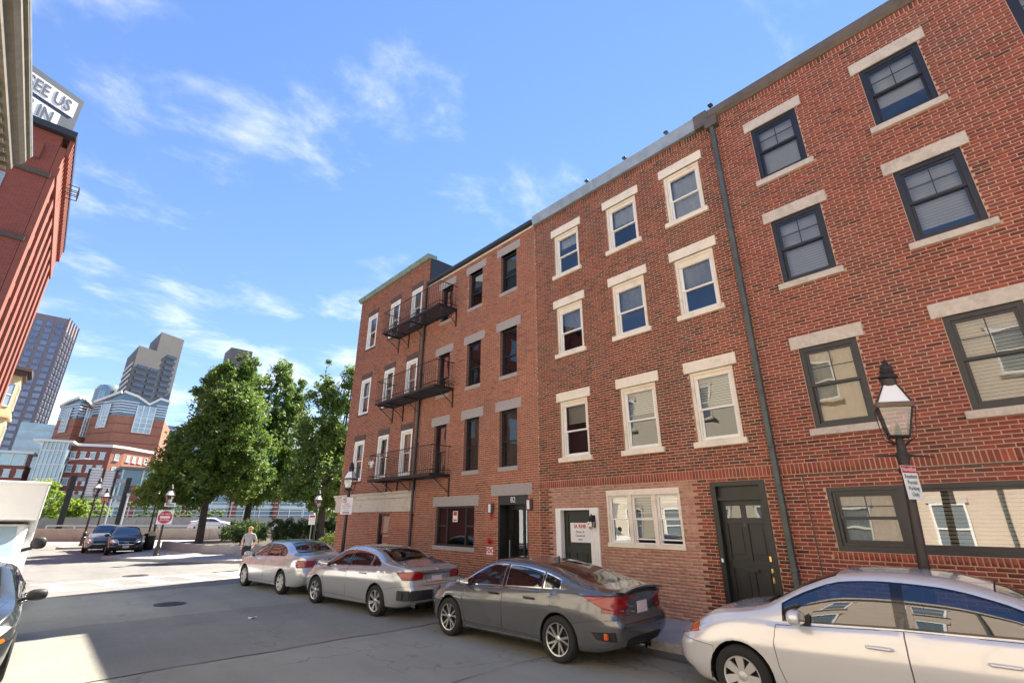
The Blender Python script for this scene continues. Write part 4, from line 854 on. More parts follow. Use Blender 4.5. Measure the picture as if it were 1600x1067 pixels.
# plan runs with the left flank receding
f0, f1, f2 = (24.0, 400.0), (34.7, 405.76), (50.0, 414.0)
mb = MB(); mb.prism([(21.6, 440.0), f0, f1, (33, 446)], 0, 113.5); mb.build('lower_block', 'tower_grey', t2)
mb = MB(); mb.prism([(32.4, 440.0), (34.71, 405.77), f2, (48, 448)], 0, 128.0); mb.build('upper_block', 'tower_grey', t2)
me = pane_unit(7.4, 2.1, 0.4, 'tower_ribbon'); place_on(t2, me, 'ribbon_window', f0, f2, [5.6, 14.2], [24 + i * 4.2 for i in range(19)], 0.3); place_on(t2, me, 'ribbon_window', f0, f2, [23.4], [24 + i * 4.2 for i in range(22)], 0.3)
me = pane_unit(34, 1.7, 0.4, 'far_white'); place_on(t2, me, 'spandrel', (21.6, 440.0), f0, [20.0], [26 + i * 4.2 for i in range(19)], 0.3)
finish(t2)
t3 = world_root('office_tower', 'grey green stepped tower top showing above the trees', 'tower', (95, 420, 0))
mb = MB(); mb.box(74, 106, 420, 450, 0, 113); mb.box(83, 99, 420.5, 440, 113, 132); mb.build('shaft', 'tower_grey', t3)
me = pane_unit(2.2, 90, 0.3, 'far_glass_dark'); place_on(t3, me, 'window_strip', (74, 420), (106, 420), [3 + i * 3.7 for i in range(8)], [62])
finish(t3)
t4 = world_root('glass_tower', 'pale blue curved glass tower peeking behind the brick complex', 'tower', (16, 460, 0))
mb = MB(); mb.lathe([(7.5, 0), (7.5, 88), (7.2, 91), (6.0, 93)], 20, (17, 450, 0)); mb.build('shaft', 'far_glass_pale', t4, smooth=True)
mb = MB()
for i in range(10): a = math.pi + i * 0.33; mb.box(17 + 7.55 * math.cos(a) - 0.15, 17 + 7.55 * math.cos(a) + 0.15, 450 + 7.55 * math.sin(a) - 0.15, 450 + 7.55 * math.sin(a) + 0.15, 20, 90)
mb.build('mullion_set', 'far_steel', t4); finish(t4)
t5 = world_root('glass_block', 'low pale glass block between the mauve tower and the brick complex', 'building', (-4, 330, 0))
mb = MB(); mb.box(-16, 2, 330, 350, 0, 46); mb.build('wall', 'far_glass_pale', t5); mb = MB()
for i in range(9): mb.box(-16.1, 2.1, 329.7, 330, 6 + i * 4.6, 6.5 + i * 4.6)
mb.build('floor_band', 'far_steel', t5); finish(t5)
t6 = world_root('blue_building', 'blue banded building glimpsed between brick complex and trees', 'building', (45, 320, 0))
mb = MB(); mb.box(38, 75, 320, 340, 0, 50); mb.build('wall', 'far_glass_blue', t6); mb = MB()
for i in range(12): mb.box(37.9, 75.1, 319.6, 320, 3 + i * 4.0, 4.2 + i * 4.0)
mb.build('floor_band', 'far_steel', t6); finish(t6)
# brick complex with glazed gables, two wings
def gable_wing(label, pL, pC, pR, zb, zt, zpk, bay):
    w = world_root('gabled_brick_wing', label, 'building', (pC[0], pC[1], 0))
    back = (pR[0] + 6, pR[1] + 26), (pL[0] + 4, pL[1] + 26)
    mb = MB(); mb.prism([pL, pC, pR, *back], 0, zb); mb.build('wall', 'far_brick_orange', w)
    mb = MB()
    for i in range(7):
        for (a, b) in ((pL, pC), (pC, pR)):
            a_, b_ = Vector((*a, 0)), Vector((*b, 0)); d = (b_ - a_).normalized(); n_ = Vector((d.y, -d.x, 0)); z = 12 + i * (zb - 12) / 7
            mb.hexa([a_, b_, b_ + n_ * 0.12, a_ + n_ * 0.12], [p + Vector((0, 0, 0.35)) for p in (a_, b_, b_ + n_ * 0.12, a_ + n_ * 0.12)]); 
            for k in range(8): pass
    for i, v in enumerate(mb.v): pass
    band = MB()
    for i in range(6):
        z = zb - 3.5 - i * 3.6
        for (a, b) in ((pL, pC), (pC, pR)):
            a_, b_ = Vector((*a, z)), Vector((*b, z)); d = (b_ - a_).normalized(); n_ = Vector((d.y, -d.x, 0)) * 0.15; u_ = Vector((0, 0, 0.3))
            band.hexa([a_ - n_, b_ - n_, b_ + n_, a_ + n_], [p + u_ for p in (a_ - n_, b_ - n_, b_ + n_, a_ + n_)])
    band.build('brick_band', 'far_brick_dark', w)
    # glazed upper storeys with gable roofs
    ps = [Vector((*p, 0)) for p in (pL, pC, pR)]; mid = ps[1].lerp(ps[2], 0.58)
    gl = MB(); top = [(ps[0], zt - 1.2), (ps[0].lerp(ps[1], 0.5), zt + 0.3), (ps[1], zpk), (ps[1].lerp(ps[2], 0.30), zpk - 1.2), (mid, zt - 1.8), (ps[1].lerp(ps[2], 0.78), zpk - 0.8), (ps[2], zt + 0.6)]
    vs = [(p.x, p.y, zb) for p, z in top] + [(p.x, p.y, z) for p, z in top]; k = len(top)
    gl.add(vs, [(i, i + 1, k + i + 1, k + i) for i in range(k - 1)]); gl.build('glazing', 'far_glass_blue', w)
    rf = MB(); inn = Vector((2.5, 24, 0))
    for i in range(k - 1):
        (p, z), (p2, z2) = top[i], top[i + 1]; d = (p2 - p).normalized(); n_ = Vector((d.y, -d.x, 0)) * 0.9
        lo = [p + n_ + Vector((0, 0, z)), p2 + n_ + Vector((0, 0, z2)), p2 + inn + Vector((0, 0, z2)), p + inn + Vector((0, 0, z))]
        rf.hexa(lo, [q_ + Vector((0, 0, 0.9)) for q_ in lo])
    rf.build('roof', 'far_white', w)
    for i in range(5):
        mb = MB(); z = zb + 1.2 + i * (zt - zb - 2.6) / 4
        for (a, b) in ((ps[0], ps[1]), (ps[1], ps[1].lerp(ps[2], 0.38)), (ps[1].lerp(ps[2], 0.74), ps[2])):
            d = (b - a).normalized(); n_ = Vector((d.y, -d.x, 0)) * 0.15; zz_ = Vector((0, 0, z)); lo = [a - n_ + zz_, b - n_ + zz_, b + n_ + zz_, a + n_ + zz_]
            mb.hexa(lo, [q_ + Vector((0, 0, 0.32)) for q_ in lo])
        mb.build('transom_band', 'far_white', w)
    # vertical glazed bay dropping into the brick
    for (a, b, t0, t1, zd) in ((ps[0], ps[1], 0.35, 0.68, bay), (ps[1], ps[2], 0.36, 0.74, bay + 1.5)):
        A, B = a.lerp(b, t0), a.lerp(b, t1); d = (B - A).normalized(); n_ = Vector((d.y, -d.x, 0)); z0, z1 = zb - zd, zt - 2.2
        mb = MB(); lo = [A + n_ * 0.1, B + n_ * 0.1, B + n_ * 0.5, A + n_ * 0.5]
        mb.hexa([p + Vector((0, 0, z0)) for p in lo], [p + Vector((0, 0, z1)) for p in lo]); mb.build('glazed_bay', 'far_glass_pale', w)
        L_ = (B - A).length
        for u in (0.0, 0.33, 0.66, 1.0):
            mb = MB(); p = A + d * (L_ * u) + n_ * 0.55; mb.box(p.x - 0.18, p.x + 0.18, p.y - 0.12, p.y + 0.12, z0, z1); mb.build('mullion', 'far_white', w)
        for i in range(4):
            mb = MB(); z = z0 + i * (zd / 3.2); lo = [A + n_ * 0.45, B + n_ * 0.45, B + n_ * 0.65, A + n_ * 0.65]; mb.hexa([p + Vector((0, 0, z)) for p in lo], [p + Vector((0, 0, z + 0.3)) for p in lo]); mb.build('transom', 'far_white', w)
    finish(w)
gable_wing('right brick wing of the complex with glazed twin gables', (7.0, 262), (14.2, 248), (30.5, 250), 41.5, 48.5, 50.5, 5.0)
gable_wing('left brick wing of the complex with a single glazed gable', (-3.0, 276), (2.4, 262), (9.0, 268), 40.5, 47.6, 48.6, 5.5)
# lower brick block in front, with punched white windows
lb = world_root('brick_office_block', 'brick office block with white windows, front coloured shade-dark and end wall coloured sunlit orange', 'building', (12, 200, 0))
q0, q1, q2, q3 = (-2.5, 206.0), (12.6, 200.0), (16.2, 202.5), (24.5, 211.0)
mb = MB(); mb.prism([q0, q1, (20, 226), (2, 226)], 0, 23.4); mb.build('wall', 'far_brick_dark', lb)  # front in shade: the shading is put into a darker brick colour
mb = MB(); mb.prism([(12.62, 200.01), q2, q3, (22, 228), (20.1, 226)], 0, 23.4); mb.build('end_wall', 'far_brick_orange', lb)  # same brick in sun, painted lighter and more orange
mb = MB(); mb.prism([(-2.7, 205.6), (12.6, 199.5), (16.5, 202.0), (25.0, 210.8), (22.5, 228), (2, 226.5)], 23.4, 24.2); mb.build('cornice', 'far_white', lb)
wf3, wp3 = house_window_mesh(1.35, 1.9, 'far_white', 'far_glass_pale', 0.13); sl3 = MB(); sl3.box(-0.85, 0.85, -0.2, 0, -0.22, 0); sl3 = sl3.mesh('sill', 'far_white')
zz = [20.6, 16.6, 12.7, 8.8]
Lq = math.hypot(q1[0] - q0[0], q1[1] - q0[1])
for o in place_on(lb, wf3, 'window', q0, q1, [Lq - 2.0 - i * 2.45 for i in range(6)], zz, 0.05): link('pane', wp3, o); s_ = link('sill', sl3, o); s_.location = (0, 0, -0.95); s2_ = link('lintel', sl3, o); s2_.location = (0, 0, 1.2)
for (a, b, us) in ((q1, q2, [2.2]), (q2, q3, [2.0, 4.6, 7.2, 9.8])):
    for o in place_on(lb, wf3, 'window', a, b, us, zz[:3], 0.05): link('pane', wp3, o); s_ = link('sill', sl3, o); s_.location = (0, 0, -0.95)
finish(lb)
# glazed stair tower and the lower wing to its left
st = world_root('glazed_stair_tower', 'pale glazed stair tower left of the brick office block', 'building', (-1, 198, 0))
mb = MB(); mb.prism([(-3.6, 200), (2.0, 198), (3.4, 206), (-2.5, 208)], 0, 23.6); mb.build('glazing', 'far_glass_pale', st)
mb = MB(); mb.prism([(-6.0, 199.0), (3.0, 196.5), (5, 207), (-4, 209)], 23.6, 24.2); mb.build('roof', 'far_white', st)
for i in range(7):
    p = Vector((-3.6, 200, 0)).lerp(Vector((2.0, 198, 0)), i / 6); mb = MB(); mb.box(p.x - 0.14, p.x + 0.14, p.y - 0.3, p.y, 0, 23.6); mb.build('mullion', 'far_white', st)
for z in (9, 13, 17, 21):
    mb = MB(); mb.hexa([(-3.6, 199.8, z), (2.0, 197.8, z), (2.0, 198, z), (-3.6, 200, z)], [(-3.6, 199.8, z + 0.3), (2.0, 197.8, z + 0.3), (2.0, 198, z + 0.3), (-3.6, 200, z + 0.3)]); mb.build('transom', 'far_white', st)
finish(st)
lw = world_root('low_brick_wing', 'low brick wing with a glazed top storey behind the white truck', 'building', (-12, 204, 0))
mb = MB(); mb.prism([(-30, 206), (-5.8, 203), (-4.6, 210), (-30, 222)], 0, 16.6); mb.build('wall', 'far_brick_dark', lw)
mb = MB(); mb.prism([(-30, 205.6), (-6.0, 202.8), (-5.0, 210), (-30, 222)], 16.6, 20.0); mb.build('glazed_storey', 'far_glass_pale', lw)
mb = MB(); mb.prism([(-31, 204.8), (-4.8, 201.4), (-4, 211), (-31, 223)], 20.0, 20.6); mb.build('roof', 'far_white', lw)
for i in range(9): mb = MB(); x = -29 + i * 2.8; y = 206 - (x + 30) * 0.1155; mb.box(x, x + 0.35, y - 0.75, y - 0.3, 16.6, 20); mb.build('mullion', 'far_white', lw)
for o in place_on(lw, wf3, 'window', (-30, 206), (-5.8, 203), [2 + i * 2.7 for i in range(9)], [14.4, 10.4], 0.05): link('pane', wp3, o); s_ = link('lintel', sl3, o); s_.location = (0, 0, 1.2); s2_ = link('sill', sl3, o); s2_.location = (0, 0, -0.95)
finish(lw)
gc = world_root('glass_canopy_hall', 'low glazed hall with dark piers right of the road gantry', 'building', (24, 150, 0))
mb = MB(); mb.box(12.4, 60, 150, 165, 1, 13.2); mb.build('glazing', 'far_glass_blue', gc); mb = MB(); mb.box(11.8, 60.5, 149, 166, 13.2, 13.8); mb.build('roof', 'tower_grey', gc)
for i in range(12): mb = MB(); mb.box(12.6 + i * 4, 12.9 + i * 4, 149.7, 150, 1, 13.2); mb.build('mullion', 'far_steel', gc)
for i in range(4): mb = MB(); mb.box(15 + i * 11, 16.6 + i * 11, 148.6, 149.8, 0, 9.5); mb.build('pier', 'far_brick_dark', gc)
mb = MB(); mb.box(12.3, 60, 149.6, 149.95, 4.6, 5.6); mb.build('floor_band', 'far_steel', gc); finish(gc)
# ------------------------------------------------------------------ expressway edge: walls, rail, fence, gantry
def wall_line(name, label, a, b, h, t, m, cap=None, panel=6.0):
    r = thing(name, label, 'wall'); A, B = Vector((*a, 0)), Vector((*b, 0)); d = (B - A).normalized(); n_ = Vector((-d.y, d.x, 0)); L_ = (B - A).length; k = max(1, int(L_ / panel))
    for i in range(k):
        p, q_ = A + d * (L_ * i / k + 0.02), A + d * (L_ * (i + 1) / k - 0.02); mb = MB(); lo = [p, q_, q_ + n_ * t, p + n_ * t]; lo = [(v.x, v.y, -0.05) for v in lo]; mb.hexa(lo, [(v[0], v[1], h) for v in lo]); mb.build('panel', m, r)
        if cap:
            mb = MB(); lo = [p - n_ * 0.06, q_ - n_ * 0.06, q_ + n_ * (t + 0.06), p + n_ * (t + 0.06)]; mb.hexa([(v.x, v.y, h) for v in lo], [(v.x, v.y, h + 0.12) for v in lo]); mb.build('coping', cap, r)
    seat(r, (a[0], a[1], 0)); return r
wall_line('concrete_wall', 'long concrete retaining wall behind the parked black car', (-14, 82.6), (40, 33), 1.15, 0.35, 'concrete_wall')
gr = thing('guard_rail', 'steel guard rail running along the top of the concrete wall', 'guard rail'); A, B = Vector((1, 69.1, 1.15)), Vector((30, 42.5, 1.15)); d = (B - A)
mb = MB(); mb.tube([A + Vector((0, 0, 0.3)), B + Vector((0, 0, 0.3))], 0.07, 6); mb.build('rail', 'far_steel', gr)
for i in range(15): p = A + d * (i / 14); mb = MB(); mb.box(p.x - 0.05, p.x + 0.05, p.y - 0.05, p.y + 0.05, 1.13, 1.45); mb.build('post', 'far_steel', gr)
seat(gr, (1, 69.1, 1.15))
wall_line('barrier_wall', 'taller pale concrete barrier across the sunken expressway', (-14, 104), (60, 62), 2.3, 0.4, 'concrete_wall', panel=9)
cf = thing('mesh_fence', 'grey steel mesh fence standing behind the far barrier', 'fence')
for i in range(26): p = Vector((-14, 106, 0)).lerp(Vector((60, 64, 0)), i / 25); mb = MB(); mb.tube([(p.x, p.y, 0), (p.x, p.y, 4.4)], 0.05, 5); mb.build('post', 'far_steel', cf)
for z in (2.6, 3.2, 3.8, 4.4): mb = MB(); mb.tube([(-14, 106, z), (60, 64, z)], 0.03, 4); mb.build('rail', 'far_steel', cf)
seat(cf, (-14, 106, 0))
gy = thing('sign_gantry', 'dark steel highway gantry carrying ribbed sign panels seen from behind', 'gantry', (5, 85, 0))
for (x0, x1) in ((-2.9, -2.5), (2.8, 3.15)):
    mb = MB(); mb.box(x0, x1 + 0.2, -0.4, 0.4, -1.0, 7.3); mb.build('post', 'bronze_coping' if False else 'iron', gy)
for z in (4.55, 6.65): mb = MB(); mb.box(-2.5, 2.8, -0.25, 0.25, z, z + 0.45); mb.build('beam', 'zinc', gy)
for (x0, x1, z1_) in ((-1.15, 0.0, 8.35), (0.35, 1.35, 8.1)):
    mb = MB(); mb.box(x0, x1, -0.62, -0.55, 4.9, z1_); 
    pn_ = mb.build('sign_panel', 'far_white', gy)
    for i in range(10): mb = MB(); z = 5.0 + i * 0.33; mb.box(x0, x1, -0.66, -0.621, z, z + 0.10); mb.build('rib', 'zinc', pn_)
for x in (-1.4, 0.08, 1.45): mb = MB(); mb.box(x, x + 0.2, -0.75, -0.3, 4.5, 8.2); mb.build('bracket', 'iron', gy)
# ------------------------------------------------------------------ planting
def leafmat(name, trans):
    m = bpy.data.materials.new(name); m.use_nodes = True; t = m.node_tree; b = t.nodes['Principled BSDF']; o = t.nodes['Material Output']
    at = t.nodes.new('ShaderNodeAttribute'); at.attribute_name = 'lc'; b.inputs['Roughness'].default_value = 0.5; b.inputs['Specular IOR Level'].default_value = 0.35
    tl = t.nodes.new('ShaderNodeBsdfTranslucent'); hs = t.nodes.new('ShaderNodeHueSaturation'); hs.inputs['Value'].default_value = 1.7; hs.inputs['Hue'].default_value = 0.485
    t.links.new(at.outputs['Color'], b.inputs['Base Color']); t.links.new(at.outputs['Color'], hs.inputs['Color']); t.links.new(hs.outputs[0], tl.inputs[0])
    mi = t.nodes.new('ShaderNodeMixShader'); mi.inputs[0].default_value = trans; t.links.new(b.outputs[0], mi.inputs[1]); t.links.new(tl.outputs[0], mi.inputs[2]); t.links.new(mi.outputs[0], o.inputs[0]); M[name] = m
leafmat('leaf', 0.42)
def leaf_mesh(name, clumps, per, size, base, seed, droop=0.25):
    """clumps: array of (x, y, z, r); every leaf is a small folded diamond"""
    r = np.random.default_rng(seed); cl = np.asarray(clumps, float); n = len(cl) * per
    cc = np.repeat(cl, per, 0); dv = r.normal(size=(n, 3)); dv /= np.linalg.norm(dv, axis=1)[:, None]
    P = cc[:, :3] + dv * (cc[:, 3] * r.uniform(0.15, 1.0, n) ** 0.6)[:, None] * np.array([1, 1, 0.85])
    nr = dv * 0.6 + r.normal(size=(n, 3)) * 0.7 + np.array([0, 0, 0.5]); nr /= np.linalg.norm(nr, axis=1)[:, None]
    a = np.cross(nr, r.normal(size=(n, 3))); a /= np.linalg.norm(a, axis=1)[:, None]; b = np.cross(nr, a)
    s = size * r.uniform(0.6, 1.35, n)[:, None]
    V = np.stack([P - a * s, P + b * s * 0.5 - nr * s * droop * 0.4, P + a * s - nr * s * droop, P - b * s * 0.5 - nr * s * droop * 0.4], 1)
    F = np.arange(n * 4, dtype=np.int32)
    me = bpy.data.meshes.new(name); me.vertices.add(n * 4); me.vertices.foreach_set('co', V.reshape(-1)); me.loops.add(n * 4); me.loops.foreach_set('vertex_index', F)
    me.polygons.add(n); me.polygons.foreach_set('loop_start', (np.arange(n) * 4).astype(np.int32)); me.update(calc_edges=True)
    base = np.array(base); hue = r.uniform(0, 1, len(cl)).repeat(per)[:, None] * 0.6 + r.uniform(0, 1, (n, 1)) * 0.4
    col = base[0] * (1 - hue) + base[1] * hue; col = col * r.uniform(0.8, 1.25, (n, 1)); rare = r.uniform(0, 1, n) < 0.012; col[rare] = np.array([0.28, 0.16, 0.05])
    at = me.color_attributes.new('lc', 'FLOAT_COLOR', 'POINT'); at.data.foreach_set('color', np.concatenate([np.repeat(col, 4, 0), np.ones((n * 4, 1))], 1).astype(np.float32).reshape(-1))
    me.materials.append(M['leaf']); return me
def tree(label, loc, h, spread, trunk_h, tr, seed, lobes, nclump, per, size, base, name='shade_tree', group=None, low=0.0):
    r = random.Random(seed); t = thing(name, label, 'tree', loc, group=group)
    mb = MB(); lean = r.uniform(-0.15, 0.15)
    pts = [(0, 0, -0.1), (0.02, 0, 0.3), (lean * 0.4, 0.05, trunk_h * 0.6), (lean, 0.1, trunk_h), (lean * 1.3, 0.1, h * 0.5), (lean * 1.4, 0.1, h * 0.8)]
    mb.tube(pts, [tr * 1.5, tr * 1.1, tr, tr * 0.85, tr * 0.5, tr * 0.12], 10); mb.build('trunk', 'bark', t, smooth=True)
    clumps = []; mb = MB()
    for (lx, ly, lz, lr, lh) in lobes:            # upright lobes, each carried by a limb
        b0 = Vector((lean, 0.1, trunk_h * r.uniform(0.85, 1.15))); tip = Vector((lx, ly, lz + lh * 0.75)); mid = b0.lerp(tip, 0.5) + Vector((lx * 0.25, ly * 0.25, -0.2))
        mb.tube([b0, b0.lerp(mid, 0.5), mid, tip], [tr * 0.5, tr * 0.42, tr * 0.3, tr * 0.06], 6)
        for i in range(7):
            p = mid.lerp(tip, r.random()); e = p + Vector((r.gauss(0, 1), r.gauss(0, 1), r.uniform(0.2, 1.0))).normalized() * lr * 0.8; mb.tube([p, p.lerp(e, 0.5) + Vector((0, 0, 0.1)), e], [tr * 0.14, tr * 0.09, tr * 0.03], 4)
        k = int(nclump * (lr * lr * lh) / sum(l[3] * l[3] * l[4] for l in lobes))
        for i in range(k):
            u = r.uniform(-1, 1); a = r.uniform(0, 2 * math.pi); rad = lr * (max(0.0, 1 - u * u) ** 0.5) * (1 - 0.28 * max(0, u)) * r.uniform(0.25, 1.08) ** 0.55
            clumps.append((lx + rad * math.cos(a), ly + rad * math.sin(a), lz + u * lh + r.gauss(0, 0.15), r.uniform(0.22, 0.55) * (0.75 + 0.25 * lr)))
    mb.build('limb', 'bark', t, smooth=True)
    link('crown', leaf_mesh('crown', clumps, per, size, base, seed), t); return t
G1 = ((0.050, 0.108, 0.020), (0.135, 0.215, 0.042)); G2 = ((0.055, 0.10, 0.018), (0.13, 0.17, 0.03)); G3 = ((0.14, 0.24, 0.03), (0.24, 0.33, 0.05))
tree('large dark green tree left of the planter shrubs, nearest the do not enter sign', (8.1, 38.4, 0.55), 14.0, 3.4, 3.3, 0.21, 3,
     [(-0.9, 0.3, 5.2, 2.5, 2.7), (0.6, -0.4, 7.2, 2.3, 3.2), (-0.5, 0.3, 9.4, 1.7, 2.6), (1.2, 0.6, 9.8, 1.5, 3.0), (-2.2, 0.5, 4.4, 1.4, 1.6), (1.9, -0.2, 5.4, 1.8, 2.3), (0.3, 0.0, 11.0, 0.9, 2.0)], 800, 66, 0.115, G1, group='trees of the planter')
tree('tallest middle tree with several upright leaders above the shrubs', (12.0, 43.0, 0.55), 16.0, 4.0, 3.4, 0.23, 5,
     [(0.0, 0.0, 6.0, 2.9, 3.2), (-1.6, 0.4, 9.0, 1.9, 3.2), (0.6, 0.0, 10.4, 1.7, 3.6), (2.0, 0.2, 8.6, 1.8, 3.6), (1.1, 0.4, 12.7, 0.85, 2.2), (-1.2, 0.0, 11.6, 0.9, 1.8), (2.3, 0.0, 4.8, 1.6, 1.9), (-2.4, 0.0, 5.6, 1.8, 2.2), (2.6, 0.2, 11.2, 0.8, 2.0)], 900, 66, 0.12, G1, group='trees of the planter')
tree('lighter tree with twin tops beside the corner house', (13.6, 32.6, 0.5), 13.0, 2.8, 3.0, 0.22, 9,
     [(0.0, 0.0, 5.0, 2.3, 2.5), (-0.9, 0.2, 7.9, 1.5, 3.0), (0.9, 0.1, 8.6, 1.35, 3.4), (-1.7, 0.3, 4.2, 1.2, 1.5), (2.0, 0.0, 5.0, 1.6, 2.2), (-1.0, 0.2, 10.6, 0.65, 1.6), (1.1, 0.0, 11.2, 0.6, 1.5), (2.8, 0, 3.4, 1.2, 1.2)], 600, 64, 0.105, ((0.06, 0.12, 0.024), (0.15, 0.23, 0.05)), group='trees of the planter')
tree('small dark leaning tree behind the black parked car', (6.9, 47.5, 0.14), 7.0, 2.2, 2.6, 0.09, 12, [(0.2, 0, 4.4, 1.6, 1.5), (-0.9, 0.1, 3.8, 1.1, 1.0), (0.8, 0.2, 5.4, 1.1, 1.3)], 170, 52, 0.12, G1, name='small_tree')
for k, (x, y, hh, lab) in enumerate(((0.2, 92.0, 7.5, 'bright yellow green tree left of the gantry'), (3.6, 96.0, 5.5, 'bright green tree seen through the gantry frame'), (6.2, 99.0, 5.0, 'small green tree under the gantry right post'), (27.0, 62.0, 7.0, 'pale green young tree seen under the canopy of the big trees'), (32.0, 60.0, 7.4, 'yellow green young tree beyond the shrubs'), (38.0, 55.0, 7.2, 'light green tree nearest the corner house on the expressway side'))):
    s_ = hh / 7.0
    tree(lab, (x, y, 0), hh, 2, 2.0, 0.1, 20 + k, [(0, 0, 4.4 * s_, 2.2 * s_, 2.0 * s_), (1.2 * s_, 0, 3.8 * s_, 1.6 * s_, 1.5 * s_), (-1.3 * s_, 0.2, 3.7 * s_, 1.5 * s_, 1.5 * s_)], 110, 42, 0.19, G3, name='young_tree', group='young trees along the expressway')
# planter: granite block wall, soil, shrubs, hedge
pw = thing('planter_wall', 'curved low granite block planter wall behind the do not enter sign', 'planter')
pp = [(6.9, 43.4), (7.0, 41.0), (7.3, 38.8), (7.8, 36.6), (8.4, 34.6), (9.2, 32.8), (10.4, 31.6), (12.4, 30.9), (15.5, 30.7), (19, 30.7)]
for i in range(len(pp) - 1):
    a, b = Vector((*pp[i], 0)), Vector((*pp[i + 1], 0)); d = (b - a).normalized(); n_ = Vector((-d.y, d.x, 0)) * -0.0 + Vector((d.y, -d.x, 0)) * 0.0; inn = Vector((-d.y, d.x, 0)) * 0.45; g_ = d * 0.012
    lo = [a + g_, b - g_, b - g_ + inn, a + g_ + inn]; mb = MB(); hh = 0.60 + rng.uniform(-0.015, 0.015); mb.hexa([(p.x, p.y, 0.1) for p in lo], [(p.x, p.y, hh) for p in lo]); mb.build('stone_block', 'granite', pw, bevel=0.02)
mb = MB(); mb.prism([(7.3, 43.4), (7.45, 41), (7.75, 38.8), (8.25, 36.6), (8.85, 34.6), (9.6, 33.0), (10.7, 32.0), (12.4, 31.4), (30, 31.2), (30, 40), (12, 48)], 0.1, 0.52); mb.build('soil_bed', 'soil', pw); seat(pw, (7.3, 38, 0.14))
def shrub(name, label, loc, blobs, n, per, size, base, seed, cat):
    t = thing(name, label, cat, loc); r = random.Random(seed); cl = []
    for i in range(n):
        bx, by, bz, rx, ry, rz = blobs[r.randrange(len(blobs))]; a = r.uniform(0, 6.283); u = r.uniform(-0.6, 1); k = r.uniform(0.5, 1) ** 0.5; c_ = max(0.0, 1 - u * u) ** 0.5
        cl.append((bx + rx * c_ * math.cos(a) * k, by + ry * c_ * math.sin(a) * k, bz + rz * u * k, r.uniform(0.16, 0.3)))
    mb = MB()
    for (bx, by, bz, rx, ry, rz) in blobs: mb.tube([(bx, by, 0), (bx + 0.1, by, bz * 0.6), (bx, by, bz)], [0.05, 0.035, 0.01], 5)
    mb.build('stem', 'bark', t); link('foliage', leaf_mesh('foliage', cl, per, size, base, seed), t)
SH = ((0.028, 0.062, 0.018), (0.055, 0.10, 0.025))
shrub('round_shrub', 'round dense dark shrub in the planter behind the walking person', (9.7, 35.2, 0.5), [(0, 0, 0.75, 1.15, 1.2, 0.8), (0.7, 0.8, 0.7, 1.0, 1.0, 0.75)], 260, 60, 0.05, SH, 71, 'shrub')
shrub('clipped_hedge', 'long dark clipped hedge behind the farthest silver sedan', (12.6, 33.2, 0.5), [(i * 0.9 - 1.6, 0.2 - i * 0.05, 0.7, 0.9, 0.8, 0.85) for i in range(9)], 620, 60, 0.05, SH, 72, 'hedge')
shrub('light_shrub', 'light green shrub at the foot of the corner house', (12.0, 27.6, 0.14), [(0.3, 0, 0.55, 0.9, 0.8, 0.6), (1.4, 0.2, 0.5, 0.8, 0.7, 0.55)], 150, 56, 0.05, G2, 73, 'shrub')
shrub('roadside_shrub', 'pale roadside bushes beyond the far barrier wall', (12.0, 92.0, 1.0), [(i * 2.0, -i * 1.1, 1.2, 1.6, 1.2, 1.2) for i in range(5)], 160, 40, 0.16, ((0.10, 0.15, 0.05), (0.18, 0.22, 0.08)), 74, 'shrub')

